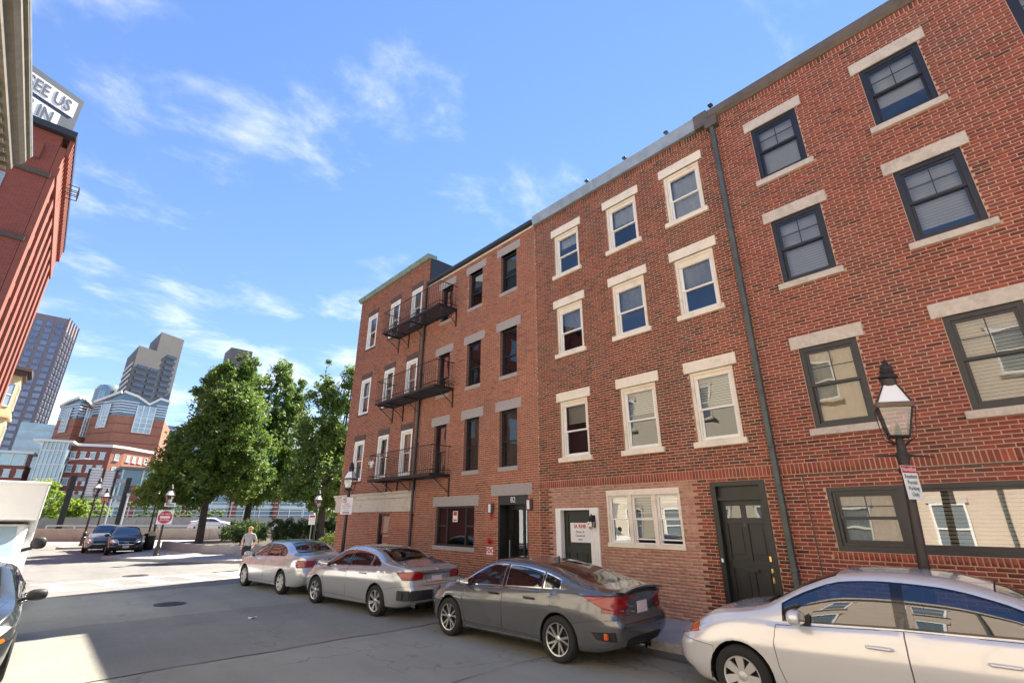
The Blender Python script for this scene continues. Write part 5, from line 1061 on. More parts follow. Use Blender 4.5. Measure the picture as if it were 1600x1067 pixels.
# ------------------------------------------------------------------ gas lamps and signs
def lamp_post(label, loc, rz=0.0, arms=True, s=1.0, group='gas style street lamps'):
    t = thing('street_lamp', label, 'street lamp', loc, rz, group)
    mb = MB(); mb.lathe([(0.0, 0), (0.17, 0), (0.17, 0.10), (0.145, 0.13), (0.135, 0.45), (0.155, 0.48), (0.155, 0.55), (0.11, 0.60), (0.10, 0.78), (0.12, 0.80), (0.12, 0.86), (0.075, 0.92)], 8); mb.build('base', 'lamp_metal', t)
    mb = MB(); mb.lathe([(0.072, 0.9), (0.058, 2.6), (0.055, 2.72), (0.085, 2.75), (0.085, 2.80), (0.06, 2.84), (0.075, 2.93), (0.095, 3.0), (0.06, 3.06), (0.06, 3.14), (0.045, 3.2)], 12); mb.build('post', 'lamp_metal', t, smooth=True)
    if arms: mb = MB(); mb.tube([(0, -0.36, 2.98), (0, -0.1, 3.0), (0, 0.1, 3.0), (0, 0.36, 2.98)], [0.008, 0.02, 0.02, 0.008], 6); mb.build('ladder_bar', 'lamp_metal', t)
    # lantern : tapered frame, glass, frosted roof panes, vented cap
    z0, z1, z2, z3 = 3.28, 3.70, 3.78, 4.06; b0, b1, b3 = 0.12, 0.205, 0.09
    def ringz(b, z): return [(b, b, z), (-b, b, z), (-b, -b, z), (b, -b, z)]
    mb = MB()
    for i in range(4):
        mb.tube([ringz(b0, z0)[i], ringz(b1, z1)[i]], 0.014, 5); mb.tube([ringz(b1, z2)[i], ringz(b3, z3)[i]], 0.013, 5); mb.tube([ringz(b0, z0)[i], ringz(b0, z0)[(i + 1) % 4]], 0.016, 5)
        p = Vector(ringz(b0, z0)[i]); mb.tube([p * 1.0, (p.x * 1.1, p.y * 1.1, z0 - 0.05), (p.x * 0.5, p.y * 0.5, 3.17)], 0.010, 5); mb.tube([(p.x * 1.95, p.y * 1.95, z1), (p.x * 1.5, p.y * 1.5, z0 - 0.02), (p.x * 0.6, p.y * 0.6, 3.16)], 0.007, 4)
    mb.lathe([(0.06, 3.12), (0.045, 3.28), (0.03, 3.42), (0.012, 3.5)], 8); mb.build('lantern_frame', 'lamp_metal', t)
    mb = MB(); a = 0.228; mb.hexa([(x, y, z1) for x, y in ((a, a), (-a, a), (-a, -a), (a, -a))], [(x, y, z2) for x, y in ((a * 1.02, a * 1.02), (-a * 1.02, a * 1.02), (-a * 1.02, -a * 1.02), (a * 1.02, -a * 1.02))]); mb.build('lantern_band', 'lamp_brown', t, bevel=0.01)
    for i in range(4):
        A, B = ringz(b0 - 0.004, z0), ringz(b1 - 0.006, z1); mb = MB(); mb.quad(A[i], A[(i + 1) % 4], B[(i + 1) % 4], B[i]); mb.build('glass_pane', 'lamp_glass', t)
        A, B = ringz(b1 - 0.004, z2), ringz(b3 - 0.004, z3); mb = MB(); mb.quad(A[i], A[(i + 1) % 4], B[(i + 1) % 4], B[i]); mb.build('roof_pane', 'frosted', t)
    mb = MB(); mb.lathe([(0.10, 4.05), (0.105, 4.16), (0.095, 4.17), (0.135, 4.19), (0.125, 4.22), (0.085, 4.26), (0.105, 4.29), (0.075, 4.33), (0.085, 4.36), (0.045, 4.42), (0.02, 4.45), (0.03, 4.47), (0.0, 4.5)], 14); mb.build('cap', 'lamp_metal', t, smooth=True)
    t.scale = (s, s, s); return t
LX = 8.62
nl = lamp_post('nearest gas lamp with brown lantern in front of the right brick house', (LX, 1.42, SW), R(14), s=0.93); nl.rotation_euler = (Matrix.Rotation(0.07, 3, 'X') @ Matrix.Rotation(R(14), 3, 'Z')).to_euler()
lamp_post('dark gas lamp in front of the corner brick house', (LX, 18.42, SW), R(35), s=0.91)
lamp_post('pale gas lamp beside the twin topped tree', (12.0, 29.6, SW), R(10), s=0.80)
lamp_post('gas lamp carrying the round do not enter sign', (5.41, 34.9, SW), R(15), s=0.86)
lamp_post('gas lamp half hidden by leaves behind the black parked car', (6.35, 45.8, SW), R(5), s=0.98)
lamp_post('left one of the twin lamps on the traffic island', (3.05, 51.0, 0.14), R(5), s=1.12)
lamp_post('right one of the twin lamps on the traffic island', (3.62, 50.2, 0.14), R(15), s=0.95)
def post_sign(name, label, loc, w, h, right, face, cat='sign'):
    """flat plate whose readable side faces right x up"""
    t = thing(name, label, cat, loc); r_ = Vector(right).normalized(); n_ = r_.cross(Vector((0, 0, 1))); t.rotation_euler = (0, 0, math.atan2(r_.y, r_.x))
    mb = MB(); mb.box(-w / 2, w / 2, -0.003, 0.003, -h / 2, h / 2); mb.build('plate', face, t, bevel=0.001); return t
FM = lambda x, z, y=-0.006: frame_mat((x, y, z), (1, 0, 0), (0, 0, 1))
s1 = post_sign('parking_sign', 'white and red resident permit parking sign on the nearest lamp post', (LX - 0.095, 1.19, 2.56), 0.32, 0.50, (0.90, -0.43, 0), 'sign_white')
mb = MB(); mb.box(-0.157, 0.157, -0.0055, -0.0035, 0.14, 0.243); mb.build('red_band', 'sign_red', s1)
text_mesh('lettering', 'NorthEnd', 0.085, 'sign_white', s1, FM(0, 0.19, -0.0075), 0.001, sx=0.85)
for k, tx in enumerate(('Resident', 'Permit', 'Parking', 'Only')): text_mesh('lettering', tx, 0.088, 'sign_green_text', s1, FM(0, 0.085 - k * 0.088), 0.001, sx=0.85)
mb = MB(); mb.tube([(-0.1, 0.01, -0.2), (0.0, 0.06, -0.2), (0.1, 0.01, -0.2)], 0.008, 5); mb.build('strap', 'zinc', s1); s1.scale = (0.88, 1, 0.88)
s2 = post_sign('no_stopping_sign', 'white no parking street cleaning sign on the lamp by the corner house', (LX - 0.09, 18.30, 2.56), 0.42, 0.62, (0.80, -0.60, 0), 'sign_white')
mb = MB(); mb.tube([(-0.09 + 0.075 * math.cos(a * 0.5236), -0.006, 0.2 + 0.075 * math.sin(a * 0.5236)) for a in range(13)], 0.011, 4); mb.tube([(-0.14, -0.006, 0.25), (-0.04, -0.006, 0.15)], 0.009, 4); mb.build('prohibition_ring', 'sign_red', s2)
text_mesh('lettering', 'P', 0.12, 'sign_black', s2, FM(-0.09, 0.2, -0.004), 0.001)
for k, (tx, sz) in enumerate((('STREET', 0.07), ('CLEANING', 0.07), ('8AM - 12 PM', 0.045), ('1st & 3rd', 0.045))): text_mesh('lettering', tx, sz, 'sign_red' if k < 2 else 'sign_black', s2, FM(0.0, 0.06 - k * 0.075), 0.001, sx=0.95)
mb = MB(); mb.box(-0.12, 0.12, -0.0055, -0.0035, -0.265, -0.225); mb.build('red_bar', 'sign_red', s2)
s3 = post_sign('do_not_enter_sign', 'square white sign with a red disc reading do not enter', (5.40, 34.78, 2.18), 0.76, 0.76, (0.97, -0.22, 0), 'sign_white')
mb = MB(); mb.lathe([(0.0, -0.010), (0.34, -0.010), (0.34, -0.0045), (0.0, -0.0045)], 32, (0, 0, 0), 'y'); mb.build('red_disc', 'sign_red', s3)
mb = MB(); mb.box(-0.24, 0.24, -0.013, -0.0105, -0.055, 0.055); mb.build('white_bar', 'sign_white', s3)
text_mesh('lettering', 'DO NOT', 0.15, 'sign_white', s3, FM(0, 0.16, -0.0125), 0.001); text_mesh('lettering', 'ENTER', 0.15, 'sign_white', s3, FM(0, -0.16, -0.0125), 0.001)
s4 = post_sign('one_way_plate', 'small white street plate above the do not enter sign', (5.50, 34.80, 2.86), 0.55, 0.2, (0.9, -0.4, 0), 'sign_white')
mb = MB(); mb.box(-0.2, 0.2, -0.005, -0.0035, -0.035, 0.03); mb.build('print', 'sign_black', s4)
s5 = post_sign('street_cleaning_sign', 'pale sign on its own pole in front of the twin topped tree', (11.7, 29.4, 2.05), 0.36, 0.55, (0.85, -0.5, 0), 'sign_white')
mb = MB(); mb.box(-0.14, 0.14, -0.005, -0.0035, 0.12, 0.22); mb.build('red_band', 'sign_red', s5)
mb = MB(); mb.tube([(0, 0.03, -2.0), (0, 0.03, 0.25)], 0.025, 6); mb.build('pole', 'zinc', s5)
bt = thing('waste_barrel', 'dark waste barrel with tan lid beside the black parked car', 'barrel', (6.0, 42.2, SW))
mb = MB(); mb.lathe([(0.24, 0), (0.3, 0.1), (0.3, 0.85), (0.27, 0.9)], 16); mb.build('drum', 'iron', bt, smooth=True); mb = MB(); mb.lathe([(0.31, 0.88), (0.30, 0.95), (0.16, 1.15), (0, 1.18)], 16); mb.build('lid', 'yellow_paint', bt, smooth=True)
for k, (x, y, z) in enumerate(((-0.3, 97.5, 0), )):
    hl = thing('highway_lamp', 'slender grey cobra head street light behind the white truck', 'street lamp', (1.6, 118, 0))
    mb = MB(); mb.tube([(0, 0, 0), (-0.1, 0, 11), (0.4, 0, 12.0), (2.4, 0, 12.3)], [0.12, 0.09, 0.07, 0.05], 6); mb.build('pole', 'far_steel', hl); mb = MB(); mb.box(2.3, 3.2, -0.15, 0.15, 12.2, 12.42); mb.build('lamp_head', 'far_white', hl, bevel=0.05)
for (x, y, h, lab) in ((7.0, 88, 6.2, 'blue grey pole right of the gantry post'), (8.4, 84.5, 5.0, 'short white utility pole beyond the black car')):
    up = thing('utility_pole', lab, 'pole', (x, y, 0)); mb = MB(); mb.tube([(0, 0, 0), (0, 0, h)], 0.13, 6); mb.build('shaft', 'far_steel', up); mb = MB(); mb.box(-0.2, 0.2, -0.2, 0.2, h, h + 0.3); mb.build('box', 'far_steel', up)
# ------------------------------------------------------------------ vehicles
mat('paint_grey', (0.15, 0.153, 0.158), 0.22, metal=0.6, coat=1.0)
mat('paint_silver', (0.47, 0.48, 0.49), 0.24, metal=0.6, coat=1.0)
mat('paint_silver_warm', (0.56, 0.565, 0.57), 0.26, metal=0.5, coat=1.0)
mat('paint_white_silver', (0.68, 0.68, 0.68), 0.26, metal=0.35, coat=1.0)
mat('paint_black', (0.010, 0.010, 0.011), 0.35, metal=0.0, spec=0.35, coat=0.35)
mat('paint_dark_slate', (0.045, 0.055, 0.06), 0.3, metal=0.5, coat=1.0)
mat('paint_taupe', (0.22, 0.21, 0.19), 0.35, metal=0.5, coat=1.0)
mat('truck_white', (0.80, 0.80, 0.79), 0.4, coat=0.4, var=0.03)
mat('seam', (0.006, 0.006, 0.006), 0.8)
mat('black_plastic', (0.018, 0.018, 0.019), 0.55)
mat('gloss_black', (0.008, 0.008, 0.009), 0.15, coat=0.5)
mat('rubber', (0.016, 0.016, 0.016), 0.85, bump=0.2, bscale=60)
mat('chrome', (0.75, 0.76, 0.78), 0.12, metal=1.0)
mat('alloy', (0.50, 0.50, 0.50), 0.32, metal=0.85)
mat('hubcap', (0.52, 0.52, 0.51), 0.4, metal=0.4)
mat('brake_dark', (0.02, 0.02, 0.02), 0.7, metal=0.3)
mat('tail_red', (0.30, 0.008, 0.010), 0.12, coat=1.0)
mat('tail_orange', (0.55, 0.10, 0.01), 0.15, coat=1.0)
mat('lens_clear', (0.55, 0.55, 0.57), 0.12, metal=0.4, coat=1.0)
mat('interior', (0.02, 0.02, 0.021), 0.8)
mat('plate_pale', (0.66, 0.58, 0.57), 0.6, var=0.15, vscale=14)
def pchip(P):
    xs = np.array([p[0] for p in P], float); y = np.array([p[1] for p in P], float); h = np.diff(xs); d = np.diff(y) / h; m = np.zeros(len(xs))
    for i in range(1, len(xs) - 1):
        if d[i - 1] * d[i] > 0: w1, w2 = 2 * h[i] + h[i - 1], h[i] + 2 * h[i - 1]; m[i] = (w1 + w2) / (w1 / d[i - 1] + w2 / d[i])
    m[0], m[-1] = d[0], d[-1]
    def f(x):
        i = min(max(int(np.searchsorted(xs, x)) - 1, 0), len(h) - 1); t = min(max((x - xs[i]) / h[i], 0), 1)
        return float(y[i] * (2 * t ** 3 - 3 * t ** 2 + 1) + h[i] * m[i] * (t ** 3 - 2 * t ** 2 + t) + y[i + 1] * (3 * t ** 2 - 2 * t ** 3) + h[i] * m[i + 1] * (t ** 3 - t ** 2))
    return f
def resample(ctrl, n):
    """smooth curve through control points (y, z), n points"""
    P = [np.array(c, float) for c in ctrl]; out = []; k = len(P)
    dense = []
    for i in range(k - 1):
        p0, p1, p2, p3 = P[max(i - 1, 0)], P[i], P[i + 1], P[min(i + 2, k - 1)]
        for t in np.linspace(0, 1, 8, endpoint=False): dense.append(0.5 * ((2 * p1) + (-p0 + p2) * t + (2 * p0 - 5 * p1 + 4 * p2 - p3) * t * t + (-p0 + 3 * p1 - 3 * p2 + p3) * t ** 3))
    dense.append(P[-1]); dense = np.array(dense); s = np.concatenate([[0], np.cumsum(np.linalg.norm(np.diff(dense, axis=0), axis=1))]); q_ = np.linspace(0, s[-1], n)
    return [(float(np.interp(v, s, dense[:, 0])), float(np.interp(v, s, dense[:, 1]))) for v in q_]
def pip(p, poly):
    x, y = p; c = False; j = len(poly) - 1
    for i in range(len(poly)):
        xi, yi = poly[i]; xj, yj = poly[j]
        if (yi > y) != (yj > y) and x < (xj - xi) * (y - yi) / (yj - yi + 1e-12) + xi: c = not c
        j = i
    return c
AX = {'side': (0, 2), 'rear': (1, 2), 'top': (0, 1)}
class Car:
    def __init__(s, name, label, cat, S, group=None):
        s.S = S; s.t = thing(name, label, cat, group=group); s.top = pchip(S['top']); s.belt = pchip(S['belt']); s.hw = pchip(S['width']); s.bot = pchip(S['bottom'])
        s.rs = pchip(S['rear_shape']); s.fs = pchip(S['front_shape']); s.L = S['L']; s.ox = S['ro'] + S['wb'] / 2; s.parts = {}
        xs = list(np.arange(0.0, s.L + 1e-6, S.get('step', 0.055))); xs[-1] = s.L; xs += [0.02, 0.035, s.L - 0.02, s.L - 0.04]; xs = sorted(set(round(x, 4) for x in xs))
        bm = bmesh.new(); rows = []
        for x in xs:
            half = s.section(x); row = []
            for (y, z) in half: row.append(bm.verts.new((s.warp(x, z) - s.ox, y, z)))
            for (y, z) in half[-2:0:-1]: row.append(bm.verts.new((s.warp(x, z) - s.ox, -y, z)))
            rows.append(row)
        n = len(rows[0])
        for a, b in zip(rows[:-1], rows[1:]):
            for k in range(n): bm.faces.new((a[k], a[(k + 1) % n], b[(k + 1) % n], b[k]))
        h = n // 2; K = 14
        for row, sg in ((rows[0], -1), (rows[-1], 1)):          # end caps with a slight bulge
            grid = []
            for i in range(1, h):
                A, B = row[i], row[n - i]; g_ = [A]
                for k in range(1, K):
                    p = A.co.lerp(B.co, k / K); u = 2 * k / K - 1; p.x += sg * 0.05 * (1 - abs(u) ** 3); g_.append(bm.verts.new(p))
                g_.append(B); grid.append(g_)
            for a, b in zip(grid[:-1], grid[1:]):
                for k in range(K): bm.faces.new((a[k], a[k + 1], b[k + 1], b[k]))
            try: bm.faces.new([row[0]] + grid[0][::1]); bm.faces.new([row[h]] + grid[-1][::-1])
            except Exception: pass
        bmesh.ops.recalc_face_normals(bm, faces=bm.faces); s.lay = bm.faces.layers.int.new('pid'); s.bm = bm; s.ids = {}; s.nid = 0
    def warp(s, x, z):
        a = max(0.0, 1 - x / 0.7); b = max(0.0, 1 - (s.L - x) / 0.8)
        return x + s.rs(z) * a * a * (3 - 2 * a) + s.fs(z) * b * b * (3 - 2 * b)
    def section(s, x):
        W, zb, zt = s.hw(x), s.bot(x), s.top(x); ze = min(s.belt(x), zt - 0.04); H = zt - ze; g_ = ze - zb; k = min(1.0, H / 0.2); tum = s.S.get('tumble', 0.42)
        wb = W - 0.075
        low = [(0, zb), (W * 0.6, zb), (W - 0.10, zb + 0.004), (W - 0.035, zb + 0.09 * min(1, g_ / 0.5)), (W - 0.012, zb + 0.34 * g_), (W - 0.006, zb + 0.52 * g_), (W + 0.004, zb + 0.71 * g_), (W - 0.018, zb + 0.775 * g_), (W - 0.026, zb + 0.90 * g_), (W - 0.045, ze - 0.012), (wb, ze)]
        wr = wb - tum * H - 0.02; zr = zt - 0.02 - 0.045 * k
        side = [(wb, ze), (wb - tum * H * 0.36, ze + (zr - ze) * 0.45), (wb - tum * H * 0.80, ze + (zr - ze) * 0.86), (wr, zr)]
        tp = [(wr, zr), (wr * 0.93, zt - 0.035 * k - 0.006), (wr * 0.7, zt - 0.018 * k - 0.002), (wr * 0.4, zt - 0.006 * k), (0, zt)]
        return resample(low, 22) + resample(side, 9)[1:] + resample(tp, 9)[1:]
    def X(s, x): return x - s.ox
    def cut(s, key, poly, proj='side', filt=None, inset=0.0, rim=None, depth=0.0, sym=True):
        """poly in car coordinates (x measured from the rear end for side/top). Marks the faces inside as part `key`."""
        a, b = AX[proj]; polys = [poly]
        if proj != 'rear': polys = [[(p[0] - s.ox, p[1]) for p in poly]]
        if proj == 'rear' and sym: polys.append([(-p[0], p[1]) for p in poly])
        bm = s.bm; got = []
        if key not in s.ids: s.nid += 1; s.ids[key] = s.nid
        for pl in polys:
            lo = (min(p[0] for p in pl) - 0.1, min(p[1] for p in pl) - 0.1); hi = (max(p[0] for p in pl) + 0.1, max(p[1] for p in pl) + 0.1)
            cand = set()
            for f in bm.faces:
                if f[s.lay]: continue
                c = f.calc_center_median()
                if lo[0] < c[a] < hi[0] and lo[1] < c[b] < hi[1] and (filt is None or filt(c, f.normal)): cand.add(f)
            for i in range(len(pl)):
                p, q_ = pl[i], pl[(i + 1) % len(pl)]; du, dv = q_[0] - p[0], q_[1] - p[1]
                if abs(du) + abs(dv) < 1e-5: continue
                co = [0, 0, 0]; no = [0, 0, 0]; co[a], co[b] = p; no[a], no[b] = dv, -du
                l0, l1 = min(p[0], q_[0]) - 0.07, max(p[0], q_[0]) + 0.07; m0, m1 = min(p[1], q_[1]) - 0.07, max(p[1], q_[1]) + 0.07
                sel = []
                for f in cand:
                    if not f.is_valid: continue
                    c = f.calc_center_median()
                    if l0 < c[a] < l1 and m0 < c[b] < m1: sel.append(f)
                if not sel: continue
                geom = set(sel)
                for f in sel: geom.update(f.edges); geom.update(f.verts)
                r_ = bmesh.ops.bisect_plane(bm, geom=list(geom), dist=1e-4, plane_co=co, plane_no=no)
                cand = {f for f in cand if f.is_valid}; cand.update(g_ for g_ in r_['geom'] if isinstance(g_, bmesh.types.BMFace))
            ins = [f for f in cand if f.is_valid and not f[s.lay] and pip((f.calc_center_median()[a], f.calc_center_median()[b]), pl) and (filt is None or filt(f.calc_center_median(), f.normal))]
            for f in ins: f[s.lay] = s.ids[key]
            if inset > 0 and ins:
                r_ = bmesh.ops.inset_region(bm, faces=ins, thickness=inset, depth=depth, use_even_offset=True, use_boundary=True)
                if rim:
                    if rim not in s.ids: s.nid += 1; s.ids[rim] = s.nid
                    for f in r_['faces']: f[s.lay] = s.ids[rim]
            got += ins
        return got
    def drop(s, key):
        i = s.ids[key]; bmesh.ops.delete(s.bm, geom=[f for f in s.bm.faces if f[s.lay] == i], context='FACES')
    def emit(s, key, name, m, parent=None, test=None, shift=0.0, smooth=38):
        """separate the faces of a part into an object of their own"""
        if key and key not in s.ids: return None
        i = s.ids[key] if key else 0; fs = [f for f in s.bm.faces if f[s.lay] == i and (test is None or test(f.calc_center_median()))]
        if not fs: return None
        mp = {}; mb = MB()
        for f in fs:
            for v in f.verts:
                if v not in mp: mp[v] = len(mb.v); p = v.co + v.normal * shift; mb.v.append((p.x, p.y, p.z))
            mb.f.append(tuple(mp[v] for v in f.verts)); mb.mi.append(0)
        return mb.build(name, m, parent or s.t, smooth=smooth)
def emit_split(c, key, name, m, shift):
    """every connected piece of a trim becomes a part of its own"""
    if key not in c.ids: return
    fs = {f for f in c.bm.faces if f[c.lay] == c.ids[key]}
    while fs:
        st_ = [fs.pop()]; comp = set(st_)
        while st_:
            f = st_.pop()
            for e in f.edges:
                for g_ in e.link_faces:
                    if g_ in fs: fs.discard(g_); comp.add(g_); st_.append(g_)
        if len(comp) < 3: continue
        mp = {}; mb = MB()
        for f in comp:
            for v in f.verts:
                if v not in mp: mp[v] = len(mb.v); p = v.co + v.normal * shift; mb.v.append((p.x, p.y, p.z))
            mb.f.append(tuple(mp[v] for v in f.verts)); mb.mi.append(0)
        mb.build(name, m, c.t, smooth=38)
def wheel_meshes(r, w, rim_r, style):
    ty = MB(); hw_ = w / 2
    pr = [(rim_r - 0.012, hw_ - 0.02), (rim_r + 0.004, hw_ - 0.004), (r - 0.05, hw_ + 0.002), (r - 0.018, hw_ - 0.008), (r, hw_ - 0.035), (r, -hw_ + 0.035), (r - 0.018, -hw_ + 0.008), (r - 0.05, -hw_), (rim_r, -hw_ + 0.01)]
    n = 36; vs = [(a * math.cos(2 * math.pi * k / n), y, a * math.sin(2 * math.pi * k / n)) for a, y in pr for k in range(n)]
    ty.add(vs, [(i * n + k, i * n + (k + 1) % n, (i + 1) * n + (k + 1) % n, (i + 1) * n + k) for i in range(len(pr) - 1) for k in range(n)])
    tm = ty.mesh('wheel', 'rubber', smooth=50)
    bk = MB(); bk.lathe([(0, hw_ - 0.085), (rim_r - 0.02, hw_ - 0.085), (rim_r - 0.012, hw_ - 0.02), (rim_r - 0.03, hw_ - 0.03), (rim_r - 0.035, hw_ - 0.08), (0, hw_ - 0.08)], 32, axis='y'); bkm = bk.mesh('brake_disc', 'brake_dark', smooth=40)
    ri = MB(); y0 = hw_ - 0.012
    def bar(a0, a1, r0, r1, w0, w1, yo=0.0):
        ps = []
        for (rr, aa, ww) in ((r0, a0, w0), (r1, a1, w1)):
            c, s_ = math.cos(aa), math.sin(aa); ps.append([(rr * c - ww * s_ * k, rr * s_ + ww * c * k) for k in (-1, 1)])
        (p, q_), (u, v) = ps; f = y0 - 0.022 + yo
        lo = [(x, f - 0.03, z) for x, z in (p, q_)] + [(x, f - 0.012, z) for x, z in (v, u)]
        hi = [(x, f, z) for x, z in (p, q_)] + [(x, f + 0.016, z) for x, z in (v, u)]; ri.hexa(lo, hi)
    k, twin, w0, w1, tw = style['n'], style.get('twin', 0), style['w0'], style['w1'], style.get('twist', 0.0)
    for i in range(k):
        a = 2 * math.pi * i / k + 0.3
        if twin: bar(a, a + twin + tw, 0.035, rim_r - 0.012, w0, w1); bar(a, a - twin + tw, 0.035, rim_r - 0.012, w0, w1, 0.001)
        else: bar(a, a + tw, 0.03, rim_r - 0.012, w0, w1)
    ri.lathe([(rim_r - 0.022, y0 - 0.035), (rim_r - 0.020, y0 - 0.004), (rim_r - 0.004, y0 + 0.002), (rim_r - 0.002, y0 - 0.008), (rim_r - 0.015, y0 - 0.035), (rim_r - 0.022, y0 - 0.035)][:5], 36, axis='y') if False else None
    m_ = [(rim_r - 0.022, y0 - 0.035), (rim_r - 0.018, y0 - 0.004), (rim_r + 0.002, y0 + 0.004), (rim_r + 0.004, y0 - 0.012)]
    vs = [(a * math.cos(2 * math.pi * q_ / n), y, a * math.sin(2 * math.pi * q_ / n)) for a, y in m_ for q_ in range(n)]
    ri.add(vs, [(i * n + q_, i * n + (q_ + 1) % n, (i + 1) * n + (q_ + 1) % n, (i + 1) * n + q_) for i in range(3) for q_ in range(n)])
    ri.lathe([(0.0, y0 - 0.05), (0.055, y0 - 0.05), (0.05, y0 - 0.016), (0.032, y0 - 0.008), (0, y0 - 0.006)], 20, axis='y')
    return tm, bkm, ri.mesh('rim', style['m'], smooth=30)
def add_wheels(car, S):
    tm, bk, rm = wheel_meshes(S['r'], 0.215, S['rim'], S['style'])
    for xa in (-S['wb'] / 2, S['wb'] / 2):
        for sg in (1, -1):
            w = link('wheel', tm, car.t); w.location = (xa, sg * (S['track'] / 2), S['r']); w.rotation_euler = (0, rng.uniform(0, 6), 0 if sg > 0 else math.pi)
            link('brake_disc', bk, w); link('rim', rm, w)
            mb = MB(); ra = S['r'] + 0.055; n = 16
            vs = [(xa + ra * math.cos(R(-12 + 204 * k / n)), sg * y, S['r'] + ra * math.sin(R(-12 + 204 * k / n))) for y in (S['W'] - 0.03, 0.40) for k in range(n + 1)]
            mb.add(vs, [(k, k + 1, n + 2 + k, n + 1 + k) for k in range(n)]); mb.add([(xa - ra, sg * 0.42, 0.15), (xa + ra, sg * 0.42, 0.15), (xa + ra, sg * 0.42, S['r'] + ra), (xa - ra, sg * 0.42, S['r'] + ra)], [(0, 1, 2, 3)])
            mb.build('wheel_liner', 'seam', car.t)
def blob(mb, c, sx, sy, sz, n=10, m=7, pw=0.75):
    vs = []
    for i in range(m + 1):
        ph = math.pi * i / m - math.pi / 2
        for k in range(n):
            th = 2 * math.pi * k / n; sp = lambda v: math.copysign(abs(v) ** pw, v)
            vs.append((c[0] + sx * sp(math.cos(ph)) * sp(math.cos(th)), c[1] + sy * sp(math.cos(ph)) * sp(math.sin(th)), c[2] + sz * sp(math.sin(ph))))
    mb.add(vs, [(i * n + k, i * n + (k + 1) % n, (i + 1) * n + (k + 1) % n, (i + 1) * n + k) for i in range(m) for k in range(n)])
def build_car(name, label, cat, S, loc, rz, group='cars parked along the kerb', detail=True, scale=1.0):
    c = Car(name, label, cat, S, group); X = c.X; L, wb, ro, W = S['L'], S['wb'], S['ro'], S['W']; xr, xf = ro, ro + wb; r = S['r']; paint = S['paint']
    # wheel arches
    for xa in (xr, xf):
        ra = r + 0.05; poly = [(xa + ra * math.cos(2 * math.pi * k / 26), r + ra * math.sin(2 * math.pi * k / 26)) for k in range(26)]
        c.cut('arch', poly, 'side', lambda p, n: abs(p.y) > W - 0.42); 
    c.drop('arch')
    for xa in (xr, xf):      # painted arch return lip
        ra = r + 0.05
    # glass house
    up = lambda p, n: abs(p.y) > 0.3 and p.z > 0.7 and abs(n.y) > 0.35
    xa, xb, xc, tg = S['xa'], S['xb'], S['xc'], S.get('tg', 0.105)
    bz = lambda x: c.belt(x) + 0.018
    tz = lambda x: c.top(x) - tg
    def dlo(x0, x1, n=9):
        xs = [x0 + (x1 - x0) * i / n for i in range(n + 1)]; return [(x0, bz(x0)), (x1, bz(x1))] + [(x, max(tz(x), bz(x) + 0.012)) for x in xs[::-1]]
    tr = S.get('trim', 'seam')
    c.cut('front_glass', dlo(xb + 0.035, xa), 'side', up, 0.018, 'window_trim'); c.cut('rear_glass', dlo(S.get('xq', xc), xb - 0.035), 'side', up, 0.018, 'window_trim')
    if 'xq' in S: c.cut('quarter_glass', dlo(xc, S['xq'] - 0.03), 'side', up, 0.018, 'window_trim')
    c.cut('b_pillar', [(xb - 0.036, bz(xb)), (xb + 0.036, bz(xb)), (xb + 0.036, tz(xb)), (xb - 0.036, tz(xb))], 'side', up)
    if S.get('xq'): c.cut('b_pillar', [(S['xq'] - 0.031, bz(xc)), (S['xq'] + 0.001, bz(xc)), (S['xq'] + 0.001, tz(S['xq'])), (S['xq'] - 0.031, tz(S['xq']))], 'side', up)
    (w0, y0), (w1, y1) = S['ws']; c.cut('windshield', [(w0, -y0), (w0 + 0.05, -y0 * 0.5), (w0 + 0.07, 0), (w0 + 0.05, y0 * 0.5), (w0, y0), (w1, y1), (w1 - 0.0, -y1)], 'top', lambda p, n: p.z > c.belt(p.x + c.ox) and n.z > 0.2, 0.015, 'seam_glass')
    (w0, y0), (w1, y1) = S['rw']; c.cut('rear_window', [(w0, -y0), (w0, y0), (w1, y1), (w1, -y1)], 'top', lambda p, n: p.z > 0.85 and n.z > 0.2, 0.015, 'seam_glass')
    # lamps first, then doors, flap, bumpers
    back = lambda p, n: p.x + c.ox < 0.62; frontf = lambda p, n: p.x + c.ox > L - 0.9
    sidef = lambda p, n: abs(p.y) > 0.45 and abs(n.y) > 0.2
    for k, poly in S.get('tail_side', []): c.cut(k, poly, 'side', lambda p, n: back(p, n) and abs(p.y) > 0.42, 0.006, 'seam')
    for k, poly in S.get('tail_rear', []): c.cut(k, poly, 'rear', lambda p, n: p.x + c.ox < 0.25 and n.x < -0.25, 0.005, 'seam')
    for k, poly in S.get('head_side', []): c.cut(k, poly, 'side', lambda p, n: frontf(p, n) and abs(p.y) > 0.42, 0.006, 'seam')
    for k, poly in S.get('head_front', []): c.cut(k, poly, 'rear', lambda p, n: p.x + c.ox > L - 0.5 and n.x > 0.25, 0.005, 'seam')
    for k, poly in S.get('rear_polys', []): c.cut(k, poly, 'rear', lambda p, n: p.x + c.ox < 0.3 and n.x < -0.2, 0.005, 'seam')
    for k, poly in S.get('side_polys', []): c.cut(k, poly, 'side', sidef, 0.004, 'seam')
    zl = S.get('zlow', 0.33); xd = S['xd']; xe = S['xe']
    c.cut('front_door', [(xb + 0.0, zl), (xd - 0.06, zl), (xd, zl + 0.18), (xd + 0.02, 0.7), (xd - 0.02, bz(xd) - 0.035), (xb + 0.0, bz(xb) - 0.012)], 'side', sidef, 0.0055, 'seam', -0.003)
    arc = [(xr + (r + 0.075) * math.cos(R(a)), r + (r + 0.075) * math.sin(R(a))) for a in (8, 25, 42, 60)]
